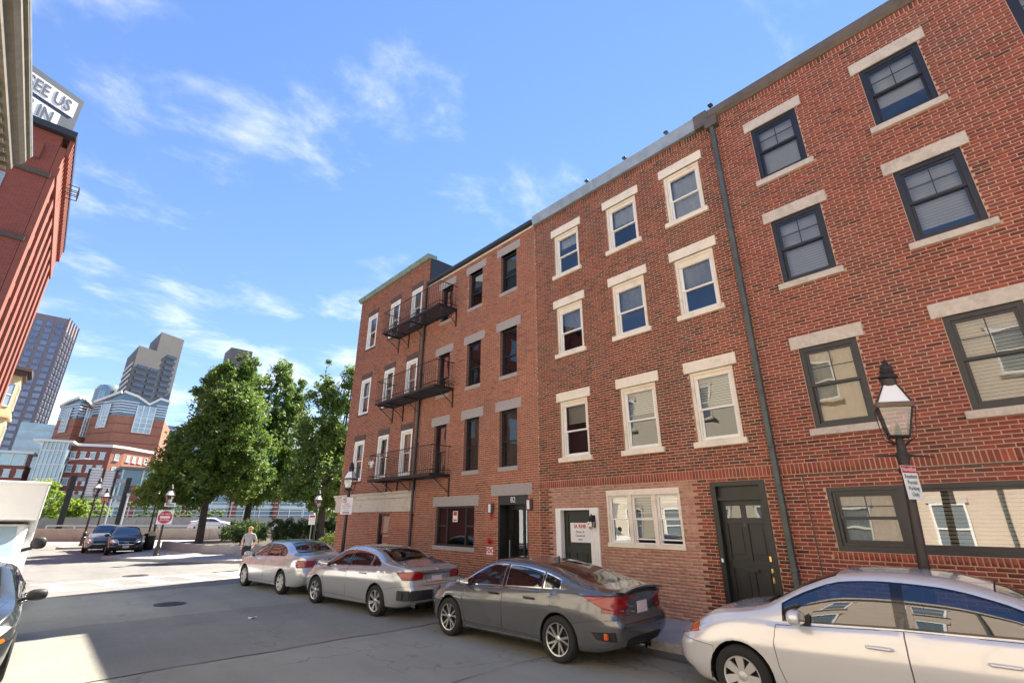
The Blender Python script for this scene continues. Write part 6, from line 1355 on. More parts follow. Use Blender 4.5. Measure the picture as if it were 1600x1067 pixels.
    c.cut('rear_door', [(xb - 0.001, zl), (xb - 0.001, bz(xb) - 0.012), (xe, bz(xe) - 0.02), (xe - 0.0, bz(xe) - 0.12)] + [p for p in arc[::-1] if p[0] > xe + 0.02] + [(max(xr + r + 0.09, xe + 0.06), zl)], 'side', sidef, 0.0055, 'seam', -0.003)
    if 'flap' in S: fx, fz = S['flap']; c.cut('fuel_flap', [(fx + 0.085 * math.copysign(abs(math.cos(a)) ** 0.5, math.cos(a)), fz + 0.085 * math.copysign(abs(math.sin(a)) ** 0.5, math.sin(a))) for a in [2 * math.pi * k / 16 for k in range(16)]], 'side', lambda p, n: p.y > 0.45, 0.004, 'seam')
    for k, poly in S.get('trunk', []): c.cut(k, poly, 'rear', lambda p, n: p.x + c.ox < 0.3 and n.x < -0.2, 0.006, 'seam')
    hd = S.get('hood')
    if hd: c.cut('hood', hd, 'top', lambda p, n: n.z > 0.3 and p.z > 0.55, 0.006, 'seam')
    c.cut('rear_bumper', [(-0.2, 0.1), (xr - 0.30, 0.1), (xr - 0.30, 0.585), (0.42, 0.655), (0.05, 0.685), (-0.2, 0.685)], 'side', lambda p, n: p.x + c.ox < xr - 0.25, 0.005, 'seam')
    c.cut('front_bumper', [(L + 0.2, 0.1), (xf + 0.30, 0.1), (xf + 0.30, 0.575), (L - 0.25, 0.60), (L + 0.2, 0.62)], 'side', lambda p, n: p.x + c.ox > xf + 0.25, 0.005, 'seam')
    # ---- emit
    t = c.t; c.emit(None, 'body', paint)
    for side, sg in (('l', 1), ('r', -1)):
        ts = lambda p: p.y * sg > 0
        for k, nm in (('front_glass', 'side_window'), ('rear_glass', 'side_window'), ('quarter_glass', 'side_window')): c.emit(k, nm, 'car_glass', None, ts, -0.004)
        for k in ('front_door', 'rear_door'):
            d = c.emit(k, 'door', paint, None, ts)
            if d and detail:
                hx = X(S['hx'][0 if k == 'front_door' else 1]); hz = S['hz']; yy = (c.hw(hx + c.ox) - 0.018) * sg
                mb = MB(); mb.tube([(hx - 0.11, yy, hz), (hx - 0.09, yy + sg * 0.035, hz + 0.004), (hx + 0.09, yy + sg * 0.035, hz + 0.002), (hx + 0.11, yy, hz - 0.002)], [0.012, 0.017, 0.017, 0.012], 8); mb.build('door_handle', S.get('handle', paint), d, smooth=50)
        c.emit('tail', 'taillight', 'tail_red', None, ts); c.emit('tail2', 'taillight', 'tail_red', None, ts); c.emit('tail_clear', 'reverse_light', 'lens_clear', None, ts); c.emit('tail_amber', 'turn_light', 'tail_orange', None, ts)
        c.emit('head', 'headlight', 'lens_clear', None, ts); c.emit('marker', 'side_marker', 'tail_orange', None, ts); c.emit('vent', 'bumper_vent', 'black_plastic', None, ts); c.emit('reflector', 'reflector', 'tail_orange', None, ts)
    emit_split(c, 'window_trim', 'window_trim', tr, 0.002); emit_split(c, 'b_pillar', 'pillar_trim', 'gloss_black', 0.0); c.emit('windshield', 'windshield', 'car_glass', None, None, -0.003); c.emit('rear_window', 'rear_window', S.get('rear_glass_m', 'car_glass'), None, None, -0.003); emit_split(c, 'seam_glass', 'glass_seal', 'seam', 0.0)
    c.emit('seam', 'panel_gap', 'seam', None, None, -0.004); c.emit('fuel_flap', 'fuel_flap', paint); c.emit('trunk', 'trunk_lid', paint); c.emit('plate_recess', 'plate_recess', S.get('recess', paint)); c.emit('diffuser', 'rear_diffuser', 'black_plastic'); c.emit('grille', 'grille', 'gloss_black'); c.emit('intake', 'lower_grille', 'black_plastic'); c.emit('hood', 'hood', paint); c.emit('rear_bumper', 'rear_bumper', paint); c.emit('front_bumper', 'front_bumper', paint); c.emit('garnish', 'chrome_strip', 'chrome'); c.emit('sill_trim', 'sill_trim', S.get('sill', 'black_plastic'))
    add_wheels(c, S)
    # mirrors
    if detail:
        for sg in (1, -1):
            mx, mz = X(S['mx']), S['mz']; yy = c.hw(S['mx']) * sg
            mb = MB(); blob(mb, (mx, yy + sg * 0.10, mz), 0.075, 0.125, 0.078); mb.tube([(mx + 0.03, yy - sg * 0.09, mz - 0.05), (mx + 0.02, yy + sg * 0.03, mz - 0.035)], 0.025, 6); mr_ = mb.build('mirror', S.get('mirror', paint), t, smooth=60)
            mb = MB(); mb.add([(mx - 0.073, yy + sg * (0.10 + 0.10 * a), mz + 0.058 * b) for a, b in ((-1, -0.8), (1, -0.9), (1, 0.9), (-1, 0.8))], [(0, 1, 2, 3)]); mb.build('mirror_glass', 'chrome', mr_)
            mb = MB(); mb.add([(mx + 0.12, yy - sg * 0.068, mz - 0.09), (mx - 0.10, yy - sg * 0.066, mz - 0.095), (mx - 0.10, yy - sg * 0.095, mz + 0.03)], [(0, 1, 2)]); mb.build('mirror_sail', 'black_plastic', t)
    # cabin
    mb = MB(); zf = 0.36
    xs0 = X(xb); cw = W - 0.2
    for sg in (1, -1):
        blob(mb, (xs0 + 0.35, sg * 0.36, 0.56), 0.27, 0.24, 0.1); blob(mb, (xs0 + 0.03, sg * 0.36, 0.85), 0.10, 0.23, 0.32); blob(mb, (xs0 - 0.05, sg * 0.36, 1.19 * S['H'] / 1.45), 0.05, 0.12, 0.085)
        blob(mb, (X(xc) + 0.32, sg * 0.38, 1.12 * S['H'] / 1.45), 0.05, 0.11, 0.07)
    blob(mb, (X(xc) + 0.55, 0, 0.56), 0.3, cw - 0.08, 0.12); blob(mb, (X(xc) + 0.30, 0, 0.82), 0.13, cw - 0.1, 0.27); blob(mb, (X(S['ws'][0][0]) - 0.22, 0, 0.86), 0.22, cw - 0.06, 0.10)
    mb.add([(X(xc) - 0.55, -cw, 0.93), (X(xc) + 0.25, -cw, 0.93), (X(xc) + 0.25, cw, 0.93), (X(xc) - 0.55, cw, 0.93)], [(0, 1, 2, 3)])
    mb.tube([(X(S['ws'][0][0]) - 0.42 + 0.0 * math.cos(a), 0.36 + 0.17 * math.cos(a), 0.92 + 0.17 * math.sin(a)) for a in [k * math.pi / 6 for k in range(13)]], 0.016, 6)
    mb.build('interior', 'interior', t, smooth=50)
    for fn in S.get('extras', []): fn(c, S)
    c.bm.free(); t.location = loc; t.rotation_euler = (0, 0, rz); t.scale = (scale,) * 3
    return c
def plate_fn(z, x=-0.035, w=0.155, h=0.08, m='plate_pale', front=False):
    def fn(c, S):
        xx = c.X(S['L'] + 0.05 if front else 0.0) + x; mb = MB(); mb.box(xx - 0.008, xx, -w, w, z - h, z + h); p = mb.build('license_plate', m, c.t, bevel=0.004)
    return fn
def emblem_fn(x, z, kind, s=0.05):
    def fn(c, S):
        xx = c.X(0) + x; mb = MB()
        if kind == 'H':
            for sg in (-1, 1): mb.hexa([(xx - 0.012, sg * s * 0.42 - s * 0.16, z - s), (xx, sg * s * 0.42 - s * 0.16, z - s), (xx, sg * s * 0.42 + s * 0.16, z - s), (xx - 0.012, sg * s * 0.42 + s * 0.16, z - s)], [(xx - 0.012, sg * s * 0.62 - s * 0.18, z + s), (xx, sg * s * 0.62 - s * 0.18, z + s), (xx, sg * s * 0.62 + s * 0.18, z + s), (xx - 0.012, sg * s * 0.62 + s * 0.18, z + s)])
            mb.box(xx - 0.011, xx - 0.001, -s * 0.42, s * 0.42, z - s * 0.18, z + s * 0.14)
        else:
            n = 20
            for (ry, rz) in ((s * 1.35, s * 0.9), (s * 0.55, s * 0.85)): mb.tube([(xx - 0.008, ry * math.cos(2 * math.pi * k / n), z + rz * math.sin(2 * math.pi * k / n)) for k in range(n + 1)], 0.006, 5)
        mb.build('emblem', 'chrome', c.t)
    return fn
def exhaust_fn(y, z, x=0.06, r_=0.045, n=1):
    def fn(c, S):
        for k in range(n):
            mb = MB(); p = [(c.X(x) + 0.25, y + k * 0.11, z + 0.02), (c.X(x) - 0.02, y + k * 0.11, z)]; mb.tube(p, r_, 14, cap=False); mb.tube([(q_[0] - 0.002, q_[1], q_[2]) for q_ in p], r_ - 0.008, 14, cap=False); mb.build('exhaust_tip', 'chrome', c.t, smooth=60)
    return fn
def fin_fn(x, s=1.0):
    def fn(c, S):
        z = c.top(x) - 0.012; mb = MB(); xx = c.X(x); mb.hexa([(xx - 0.08, -0.03, z), (xx + 0.12, -0.02, z), (xx + 0.12, 0.02, z), (xx - 0.08, 0.03, z)], [(xx - 0.085, -0.008, z + 0.075), (xx - 0.01, -0.008, z + 0.05), (xx - 0.01, 0.008, z + 0.05), (xx - 0.085, 0.008, z + 0.075)]); mb.build('antenna_fin', S['paint'], c.t, smooth=60)
    return fn
RS = [(0.0, 0.10), (0.25, 0.10), (0.40, 0.02), (0.55, 0.0), (0.70, 0.03), (0.85, 0.08), (1.0, 0.07), (1.2, 0.07)]
FS = [(0.0, -0.12), (0.22, -0.10), (0.38, 0.0), (0.55, 0.0), (0.68, -0.06), (0.8, -0.16), (1.2, -0.2)]
ELL = lambda cx, cz, rx, rz, n=14, pw=1.0: [(cx + rx * math.copysign(abs(math.cos(2 * math.pi * k / n)) ** pw, math.cos(2 * math.pi * k / n)), cz + rz * math.copysign(abs(math.sin(2 * math.pi * k / n)) ** pw, math.sin(2 * math.pi * k / n))) for k in range(n)]
# ---- dark grey fastback sedan
civ = dict(L=4.63, wb=2.70, ro=1.05, W=0.90, H=1.416, r=0.325, rim=0.232, track=1.60, paint='paint_grey', trim='chrome',
  top=[(0, 1.02), (0.06, 1.065), (0.25, 1.085), (0.55, 1.13), (1.0, 1.255), (1.5, 1.36), (2.0, 1.41), (2.4, 1.416), (2.75, 1.39), (3.1, 1.25), (3.55, 1.025), (3.7, 0.985), (4.1, 0.90), (4.4, 0.80), (4.58, 0.70), (4.63, 0.62)],
  belt=[(0, 0.96), (0.3, 1.02), (0.8, 1.01), (1.4, 0.985), (2.4, 0.945), (3.3, 0.90), (3.6, 0.885), (4.1, 0.82), (4.45, 0.72), (4.63, 0.56)],
  width=[(0, 0.72), (0.08, 0.79), (0.25, 0.855), (0.6, 0.892), (1.1, 0.90), (2.2, 0.892), (3.3, 0.892), (3.7, 0.895), (4.1, 0.86), (4.35, 0.79), (4.5, 0.70), (4.63, 0.52)],
  bottom=[(0, 0.30), (0.25, 0.24), (0.8, 0.20), (3.7, 0.175), (4.3, 0.16), (4.63, 0.22)], rear_shape=[(0.0, 0.12), (0.28, 0.10), (0.42, 0.03), (0.58, 0.0), (0.66, 0.02), (0.75, 0.09), (0.92, 0.07), (1.0, 0.02), (1.2, 0.0)], front_shape=FS,
  xa=3.42, xb=2.32, xc=1.02, xq=1.42, xd=3.36, xe=1.50, ws=((3.50, 0.62), (2.80, 0.52)), rw=((0.46, 0.50), (1.52, 0.47)), tumble=0.44, hx=(2.52, 1.66), hz=0.845, mx=3.28, mz=0.985, mirror='paint_grey', handle='black_plastic', flap=(1.12, 0.86), zlow=0.30, sill='chrome',
  tail_side=[('tail', [(0.01, 0.99), (0.01, 0.79), (0.10, 0.80), (0.24, 0.835), (0.46, 0.925), (0.58, 0.98), (0.30, 0.988)])],
  tail_rear=[('tail_clear', [(0.48, 0.765), (0.60, 0.785), (0.66, 0.915), (0.56, 0.915)]), ('tail', [(0.45, 0.715), (0.60, 0.735), (0.93, 0.79), (0.93, 1.0), (0.26, 1.0), (0.28, 0.96), (0.55, 0.93), (0.47, 0.76)])],
  rear_polys=[('diffuser', [(-0.46, 0.20), (0.46, 0.20), (0.50, 0.40), (0.40, 0.43), (-0.40, 0.43), (-0.50, 0.40)])],
  side_polys=[('vent', [(0.06, 0.40), (0.34, 0.42), (0.40, 0.50), (0.06, 0.52)]), ('sill_trim', [(1.45, 0.235), (3.30, 0.215), (3.30, 0.245), (1.45, 0.265)])],
  trunk=[('trunk', [(-0.60, 0.62), (0.60, 0.62), (0.54, 0.70), (0.50, 1.02), (-0.50, 1.02), (-0.54, 0.70)])],
  head_side=[('marker', [(4.36, 0.58), (4.48, 0.57), (4.48, 0.62), (4.36, 0.63)]), ('head', [(4.10, 0.74), (4.63, 0.60), (4.63, 0.68), (4.30, 0.79)])], head_front=[('grille', [(-0.5, 0.55), (0.5, 0.55), (0.5, 0.62), (-0.5, 0.62)]), ('intake', [(-0.5, 0.25), (0.5, 0.25), (0.4, 0.45), (-0.4, 0.45)])],
  hood=[(3.62, -0.70), (4.40, -0.55), (4.48, 0), (4.40, 0.55), (3.62, 0.70), (3.70, 0)], style=dict(n=5, twin=0.23, w0=0.014, w1=0.017, twist=0.12, m='alloy'),
  extras=[plate_fn(0.80, 0.028, 0.155, 0.082), emblem_fn(0.02, 0.955, 'H', 0.046), exhaust_fn(-0.12, 0.27, 0.03, 0.042, 2), fin_fn(1.75)])
def civic_extra(c, S):
    mb = MB(); x0 = c.X(0.0); mb.add([(x0 + 0.10, y, 1.075 - 0.03 * (y / 0.6) ** 2) for y in np.linspace(-0.62, 0.62, 9)] + [(x0 - 0.045, y * 0.97, 1.10 - 0.05 * (y / 0.6) ** 2) for y in np.linspace(-0.62, 0.62, 9)] + [(x0 - 0.03, y * 0.97, 1.07 - 0.05 * (y / 0.6) ** 2) for y in np.linspace(-0.62, 0.62, 9)], [(i, i + 1, 10 + i, 9 + i) for i in range(8)] + [(9 + i, 10 + i, 19 + i, 18 + i) for i in range(8)]); mb.build('lip_spoiler', S['paint'], c.t, smooth=40)
    text_mesh('model_lettering', 'CIVIC', 0.05, 'chrome', c.t, frame_mat((c.X(0) - 0.0, 0.34, 0.83), (0, -1, 0), (0, 0, 1)), 0.004); text_mesh('model_lettering', 'Sport', 0.04, 'chrome', c.t, frame_mat((c.X(0) - 0.0, 0.32, 0.77), (0, -1, 0), (0, 0, 1)), 0.004)
    for sg in (1, -1):
        mb = MB(); mb.box(c.X(0.14), c.X(0.20), sg * 0.84 - 0.02, sg * 0.84 + 0.02, 0.43, 0.51); mb.build('reflector', 'tail_orange', c.t, bevel=0.006)
civ['extras'].append(civic_extra)
def place(front, rear, off, wb):
    """left wheel contact points -> car centre and heading"""
    f, r_ = Vector((*front, 0)), Vector((*rear, 0)); d = (f - r_).normalized(); rt = Vector((d.y, -d.x, 0)); m = (f + r_) / 2 + rt * off; return (m.x, m.y, 0), math.atan2(d.y, d.x)
loc, rz = place((6.35, 8.52), (6.49, 5.83), 0.84, 2.70); build_car('parked_car', 'dark grey fastback sedan with red wraparound taillights and machined wheels', 'car', civ, loc, rz)
# ---- silver sedan with swirl wheels (middle of the row)
acc = dict(civ); acc.update(L=4.89, wb=2.776, ro=1.13, W=0.925, H=1.465, rim=0.225, paint='paint_silver', track=1.62,
  top=[(0, 0.98), (0.06, 1.05), (0.2, 1.085), (0.6, 1.12), (0.95, 1.17), (1.45, 1.36), (1.9, 1.44), (2.4, 1.465), (2.85, 1.44), (3.25, 1.28), (3.7, 1.06), (3.9, 1.01), (4.4, 0.93), (4.7, 0.82), (4.84, 0.72), (4.89, 0.62)],
  belt=[(0, 0.94), (0.3, 1.02), (0.9, 1.02), (1.6, 1.0), (2.6, 0.97), (3.5, 0.93), (3.9, 0.91), (4.4, 0.83), (4.7, 0.73), (4.89, 0.56)],
  width=[(0, 0.74), (0.08, 0.81), (0.25, 0.875), (0.6, 0.915), (1.1, 0.925), (2.2, 0.918), (3.5, 0.918), (3.9, 0.915), (4.35, 0.88), (4.6, 0.81), (4.76, 0.72), (4.89, 0.54)],
  bottom=[(0, 0.30), (0.25, 0.24), (0.8, 0.20), (3.9, 0.175), (4.5, 0.17), (4.89, 0.24)], rear_shape=[(0.0, 0.12), (0.28, 0.10), (0.42, 0.01), (0.6, 0.0), (0.68, 0.04), (0.8, 0.08), (0.95, 0.05), (1.02, 0.01), (1.2, 0.0)],
  xa=3.60, xb=2.45, xc=1.10, xq=1.48, xd=3.55, xe=1.58, ws=((3.70, 0.64), (2.92, 0.53)), rw=((0.84, 0.56), (1.55, 0.50)), hx=(2.66, 1.72), hz=0.87, mx=3.46, mz=1.02, mirror='paint_silver', handle='paint_silver', flap=(0.95, 0.9), trim='chrome',
  tail_side=[('tail', [(0.02, 0.80), (0.30, 0.86), (0.44, 0.96), (0.30, 0.965), (0.02, 0.97)])], tail_rear=[('tail_clear', [(0.52, 0.83), (0.78, 0.83), (0.80, 0.87), (0.52, 0.87)]), ('tail', [(0.42, 0.80), (0.92, 0.79), (0.92, 0.97), (0.44, 0.96)])],
  rear_polys=[('garnish', [(-0.42, 0.905), (0.42, 0.905), (0.42, 0.93), (-0.42, 0.93)]), ('plate_recess', [(-0.30, 0.74), (0.30, 0.74), (0.34, 0.90), (-0.34, 0.90)]), ('diffuser', [(-0.6, 0.2), (0.6, 0.2), (0.55, 0.34), (-0.55, 0.34)])], side_polys=[],
  trunk=[('trunk', [(-0.42, 0.68), (0.42, 0.68), (0.42, 1.02), (-0.42, 1.02)])], head_side=[('marker', [(4.58, 0.60), (4.70, 0.59), (4.70, 0.64), (4.58, 0.65)]), ('head', [(4.36, 0.74), (4.89, 0.60), (4.89, 0.70), (4.55, 0.80)])],
  hood=[(3.85, -0.72), (4.65, -0.56), (4.74, 0), (4.65, 0.56), (3.85, 0.72), (3.95, 0)], style=dict(n=7, w0=0.022, w1=0.040, twist=0.42, m='alloy'),
  extras=[plate_fn(0.82, 0.03, 0.155, 0.078, 'plate_pale'), emblem_fn(0.03, 0.985, 'H', 0.04), exhaust_fn(0.52, 0.27, 0.08, 0.05, 1)])
def bumper_guard(c, S):
    mb = MB(); xs = [0.30, 0.14, 0.02, -0.035, -0.05]; ysd = [0.885, 0.85, 0.76, 0.55, 0.20]
    lo, hi = [], []
    for sg in (1,):
        for i in range(4):
            a = (c.X(xs[i]), ysd[i] * sg); b = (c.X(xs[i + 1]), ysd[i + 1] * sg); d = Vector((b[0] - a[0], b[1] - a[1], 0)).normalized(); n_ = Vector((-d.y, d.x, 0)) * (-0.05)
            p = [Vector((*a, 0)), Vector((*b, 0)), Vector((*b, 0)) + n_, Vector((*a, 0)) + n_]; mb.hexa([(v.x, v.y, 0.40) for v in p], [(v.x, v.y, 0.60) for v in p])
    mb.build('bumper_guard', 'black_plastic', c.t, bevel=0.02)
    for y in (0.12, -0.02): mb = MB(); mb.box(c.X(-0.085), c.X(-0.07), y - 0.018, y + 0.018, 0.30, 0.66); mb.build('guard_strap', 'black_plastic' if y < 0 else 'zinc', c.t)
acc['extras'].append(bumper_guard)
loc, rz = place((5.94, 13.98), (6.21, 11.28), 0.865, 2.776); build_car('parked_car', 'silver sedan with swirl spoke wheels and a black bumper guard, middle of the row', 'car', acc, loc, rz)
# ---- farthest silver sedan
cam_ = dict(acc); cam_.update(L=4.805, wb=2.775, ro=1.08, W=0.91, H=1.46, paint='paint_silver_warm', mirror='paint_silver_warm', handle='paint_silver_warm', trim='seam', track=1.585,
  top=[(0, 0.96), (0.06, 1.04), (0.2, 1.085), (0.6, 1.11), (0.85, 1.15), (1.35, 1.37), (1.8, 1.445), (2.35, 1.46), (2.8, 1.43), (3.2, 1.27), (3.62, 1.05), (3.8, 1.0), (4.3, 0.92), (4.6, 0.81), (4.75, 0.71), (4.805, 0.60)],
  xa=3.52, xb=2.38, xc=1.05, xd=3.48, xe=1.52, ws=((3.62, 0.64), (2.86, 0.53)), rw=((0.72, 0.58), (1.45, 0.52)), rear_glass_m='car_glass',
  tail_side=[('tail', [(0.02, 0.76), (0.26, 0.78), (0.34, 0.92), (0.02, 0.95)])], tail_rear=[('tail_clear', [(0.46, 0.79), (0.66, 0.78), (0.66, 0.85), (0.46, 0.86)]), ('tail', [(0.44, 0.76), (0.92, 0.75), (0.92, 0.95), (0.46, 0.94)])],
  rear_polys=[('plate_recess', [(-0.34, 0.70), (0.34, 0.70), (0.38, 0.86), (-0.38, 0.86)]), ('garnish', [(-0.36, 0.865), (0.36, 0.865), (0.36, 0.885), (-0.36, 0.885)])], recess='black_plastic',
  style=dict(n=7, w0=0.035, w1=0.048, twist=0.0, m='hubcap'), flap=(0.9, 0.88), extras=[plate_fn(0.775, 0.03, 0.15, 0.07), emblem_fn(0.03, 0.95, 'T', 0.04), exhaust_fn(0.5, 0.26, 0.1, 0.03, 1)])
loc, rz = place((5.59, 19.06), (5.82, 16.29), 0.845, 2.775); build_car('parked_car', 'pale silver sedan farthest along the kerb, near the walking person', 'car', cam_, loc, rz)
# ---- near silver-white sedan, cropped by the frame
elan = dict(civ); elan.update(L=4.505, wb=2.65, ro=0.98, W=0.888, H=1.48, r=0.31, rim=0.205, track=1.54, paint='paint_white_silver', mirror='paint_white_silver', handle='paint_white_silver', trim='gloss_black',
  top=[(0, 0.95), (0.06, 1.03), (0.2, 1.07), (0.5, 1.10), (0.75, 1.15), (1.2, 1.36), (1.7, 1.465), (2.1, 1.48), (2.48, 1.455), (2.88, 1.32), (3.33, 1.08), (3.5, 1.025), (4.0, 0.945), (4.3, 0.83), (4.44, 0.72), (4.505, 0.60)],
  belt=[(0, 0.92), (0.3, 1.0), (0.8, 1.0), (1.4, 0.985), (2.2, 0.955), (3.2, 0.90), (3.55, 0.90), (4.0, 0.82), (4.3, 0.71), (4.505, 0.55)],
  width=[(0, 0.70), (0.08, 0.77), (0.25, 0.84), (0.6, 0.88), (1.1, 0.888), (2.2, 0.884), (3.2, 0.884), (3.6, 0.882), (4.0, 0.86), (4.25, 0.80), (4.38, 0.72), (4.505, 0.55)],
  bottom=[(0, 0.30), (0.25, 0.24), (0.8, 0.20), (3.6, 0.18), (4.2, 0.17), (4.505, 0.24)], rear_shape=RS,
  xa=3.12, xb=2.02, xc=0.80, xq=1.0, xd=3.21, xe=1.15, ws=((3.30, 0.62), (2.56, 0.52)), rw=((0.62, 0.54), (1.28, 0.50)), hx=(2.24, 1.34), hz=0.80, mx=2.93, mz=1.00, flap=(0.8, 0.88), tg=0.10,
  tail_side=[('tail', [(0.02, 0.78), (0.25, 0.80), (0.30, 0.94), (0.02, 0.95)])], tail_rear=[('tail', [(0.45, 0.76), (0.9, 0.75), (0.9, 0.95), (0.48, 0.94)])], rear_polys=[], side_polys=[], trunk=[('trunk', [(-0.42, 0.62), (0.42, 0.62), (0.42, 0.98), (-0.42, 0.98)])],
  head_side=[('marker', [(4.10, 0.70), (4.24, 0.665), (4.26, 0.755), (4.14, 0.795)]), ('head', [(4.24, 0.665), (4.505, 0.58), (4.505, 0.70), (4.26, 0.76)])], head_front=[('grille', [(-0.3, 0.60), (0.3, 0.60), (0.26, 0.68), (-0.26, 0.68)]), ('intake', [(-0.5, 0.25), (0.5, 0.25), (0.42, 0.44), (-0.42, 0.44)])],
  hood=[(3.43, -0.68), (4.20, -0.56), (4.36, 0), (4.20, 0.56), (3.43, 0.68), (3.50, 0)], style=dict(n=7, w0=0.030, w1=0.046, m='hubcap'), extras=[fin_fn(0.95), plate_fn(0.8, 0.02)])
def wipers(c, S):
    for y in (0.45, -0.15): mb = MB(); x = c.X(3.34); mb.tube([(x + 0.04, y, c.top(3.38) - 0.015), (x - 0.02, y - 0.4, c.top(3.32) + 0.012)], 0.011, 5); mb.build('wiper', 'black_plastic', c.t)
    mb = MB(); mb.lathe([(0, 0), (0.012, 0), (0.012, 0.006), (0, 0.006)], 8, (c.X(2.12), 0.905, 0.797)); mb.build('lock', 'chrome', c.t)
elan['extras'].append(wipers)
EL_LOC, EL_RZ = (7.62, 1.70, 0), R(93); build_car('parked_car', 'silver white sedan nearest the camera, cut off by the right edge', 'car', elan, EL_LOC, EL_RZ, scale=1.05)
# ---- dark car at the left edge, facing us
blk = dict(acc); blk.update(paint='paint_dark_slate', mirror='black_plastic', handle='paint_dark_slate', extras=[], style=dict(n=5, w0=0.03, w1=0.04, m='alloy'))
build_car('parked_car', 'dark slate car at the left edge facing the camera, only its flank showing', 'car', blk, (-0.72, 11.8, 0), R(-90), group='cars parked on the left')
# ---- two SUVs beyond the junction
suv = dict(acc); suv.update(L=4.63, wb=2.80, ro=0.92, W=0.90, H=1.60, r=0.35, rim=0.24, paint='paint_black', mirror='paint_black', handle='paint_black', step=0.09,
  top=[(0, 1.15), (0.06, 1.28), (0.3, 1.48), (0.8, 1.56), (1.6, 1.60), (2.3, 1.585), (2.7, 1.52), (3.1, 1.33), (3.45, 1.14), (3.6, 1.09), (4.1, 1.02), (4.4, 0.93), (4.57, 0.83), (4.63, 0.72)],
  belt=[(0, 1.05), (0.3, 1.08), (1.0, 1.06), (2.0, 1.03), (3.2, 0.99), (3.6, 0.98), (4.1, 0.92), (4.45, 0.82), (4.63, 0.66)],
  width=[(0, 0.74), (0.08, 0.81), (0.25, 0.86), (0.6, 0.895), (1.1, 0.90), (3.4, 0.895), (3.8, 0.89), (4.2, 0.85), (4.4, 0.80), (4.52, 0.73), (4.63, 0.6)],
  bottom=[(0, 0.36), (0.3, 0.30), (0.8, 0.24), (3.8, 0.22), (4.3, 0.24), (4.63, 0.30)], xa=3.30, xb=2.25, xc=0.6, xq=1.2, xd=3.32, xe=1.35, ws=((3.42, 0.66), (2.72, 0.56)), rw=((0.12, 0.55), (0.34, 0.52)), hx=(2.45, 1.5), hz=0.9, mx=3.15, mz=1.10, tail_side=[], tail_rear=[], rear_polys=[], trunk=[], flap=(0.8, 0.95), zlow=0.4,
  head_side=[('head', [(4.12, 0.80), (4.63, 0.66), (4.63, 0.80), (4.25, 0.90)])], head_front=[('head', [(0.45, 0.68), (0.80, 0.70), (0.86, 0.84), (0.47, 0.78)]), ('grille', [(-0.36, 0.60), (0.36, 0.60), (0.42, 0.76), (-0.42, 0.76)]), ('intake', [(-0.55, 0.36), (0.55, 0.36), (0.45, 0.52), (-0.45, 0.52)])],
  hood=[(3.60, -0.72), (4.35, -0.60), (4.46, 0), (4.35, 0.60), (3.60, 0.72), (3.7, 0)], style=dict(n=5, twin=0.2, w0=0.02, w1=0.026, m='alloy'), extras=[])
def suv_face(c, S):
    x = c.X(S['L']) + 0.05; mb = MB(); mb.tube([(x - 0.02, y, z) for y, z in ((-0.43, 0.77), (0.43, 0.77), (0.36, 0.60), (-0.36, 0.60), (-0.43, 0.77))], 0.016, 5); mb.tube([(x - 0.04, y, z) for y, z in ((-0.75, 0.50), (-0.55, 0.50), (-0.42, 0.36), (0.42, 0.36), (0.55, 0.50), (0.75, 0.50))], 0.014, 5)
    mb.tube([(x, 0.09 * math.cos(k * 0.628), 0.69 + 0.045 * math.sin(k * 0.628)) for k in range(11)], 0.009, 5); mb.build('chrome_surround', 'chrome', c.t)
    mb = MB(); mb.box(x - 0.01, x + 0.01, -0.155, 0.155, 0.40, 0.54); mb.build('license_plate', 'plate_pale', c.t)
suv['extras'] = [suv_face]
build_car('parked_suv', 'black crossover with chrome grille surround facing us beyond the junction', 'car', suv, (4.6, 41.9, 0), R(-93), group='cars beyond the junction', scale=1.02)
suv2 = dict(suv); suv2.update(paint='paint_taupe', mirror='paint_black', H=1.75, top=[(0, 1.3), (0.06, 1.45), (0.3, 1.66), (0.8, 1.73), (1.6, 1.75), (2.4, 1.73), (2.8, 1.66), (3.1, 1.45), (3.45, 1.20), (3.6, 1.13), (4.1, 1.07), (4.4, 0.99), (4.57, 0.88), (4.63, 0.76)], extras=[])
build_car('parked_suv', 'taller taupe car parked behind the black crossover', 'car', suv2, (3.75, 45.3, 0), R(-96), group='cars beyond the junction')
far = dict(cam_); far.update(step=0.11, extras=[], paint='truck_white', mirror='truck_white')
for k, (x, y, lab) in enumerate(((16.5, 73.0, 'white car passing on the expressway, seen between the tree trunks'), (33, 59, 'white car on the expressway beside the light trees'))):
    build_car('passing_car', lab, 'car', far, (x, y, 0.75), R(-30), group='cars on the expressway', detail=False)
# ---- white box truck at the left edge
tk = thing('box_truck', 'white box truck facing us at the left edge with an overhanging cargo box', 'truck', (-1.05, 17.0, 0), 0)
mb = MB(); mb.box(-1.12, 1.12, 0.55, 5.4, 0.75, 2.86); mb.extr([(-1.15, 2.86), (-1.0, 2.08), (0.1, 1.98), (0.551, 1.75), (0.551, 2.86)], 'x', -1.12, 1.12); mb.build('cargo_box', 'truck_white', tk, bevel=0.04)
mb = MB(); mb.box(-1.14, 1.14, -1.2, 5.42, 2.84, 2.90); mb.build('roof_rail', 'truck_white', tk, bevel=0.02)
cabp = [(-2.35, 0.45), (-2.40, 0.75), (-2.25, 1.12), (-1.35, 1.32), (-0.72, 1.98), (0.50, 2.02), (0.50, 0.40), (-2.2, 0.38)]
mb = MB(); mb.extr(cabp, 'x', -0.98, 0.98); mb.build('cab', 'truck_white', tk, bevel=0.07)
a, b = Vector((0, -1.35, 1.32)), Vector((0, -0.72, 1.98)); nn_ = Vector((0, -(b - a).z, (b - a).y)).normalized() * 0.012
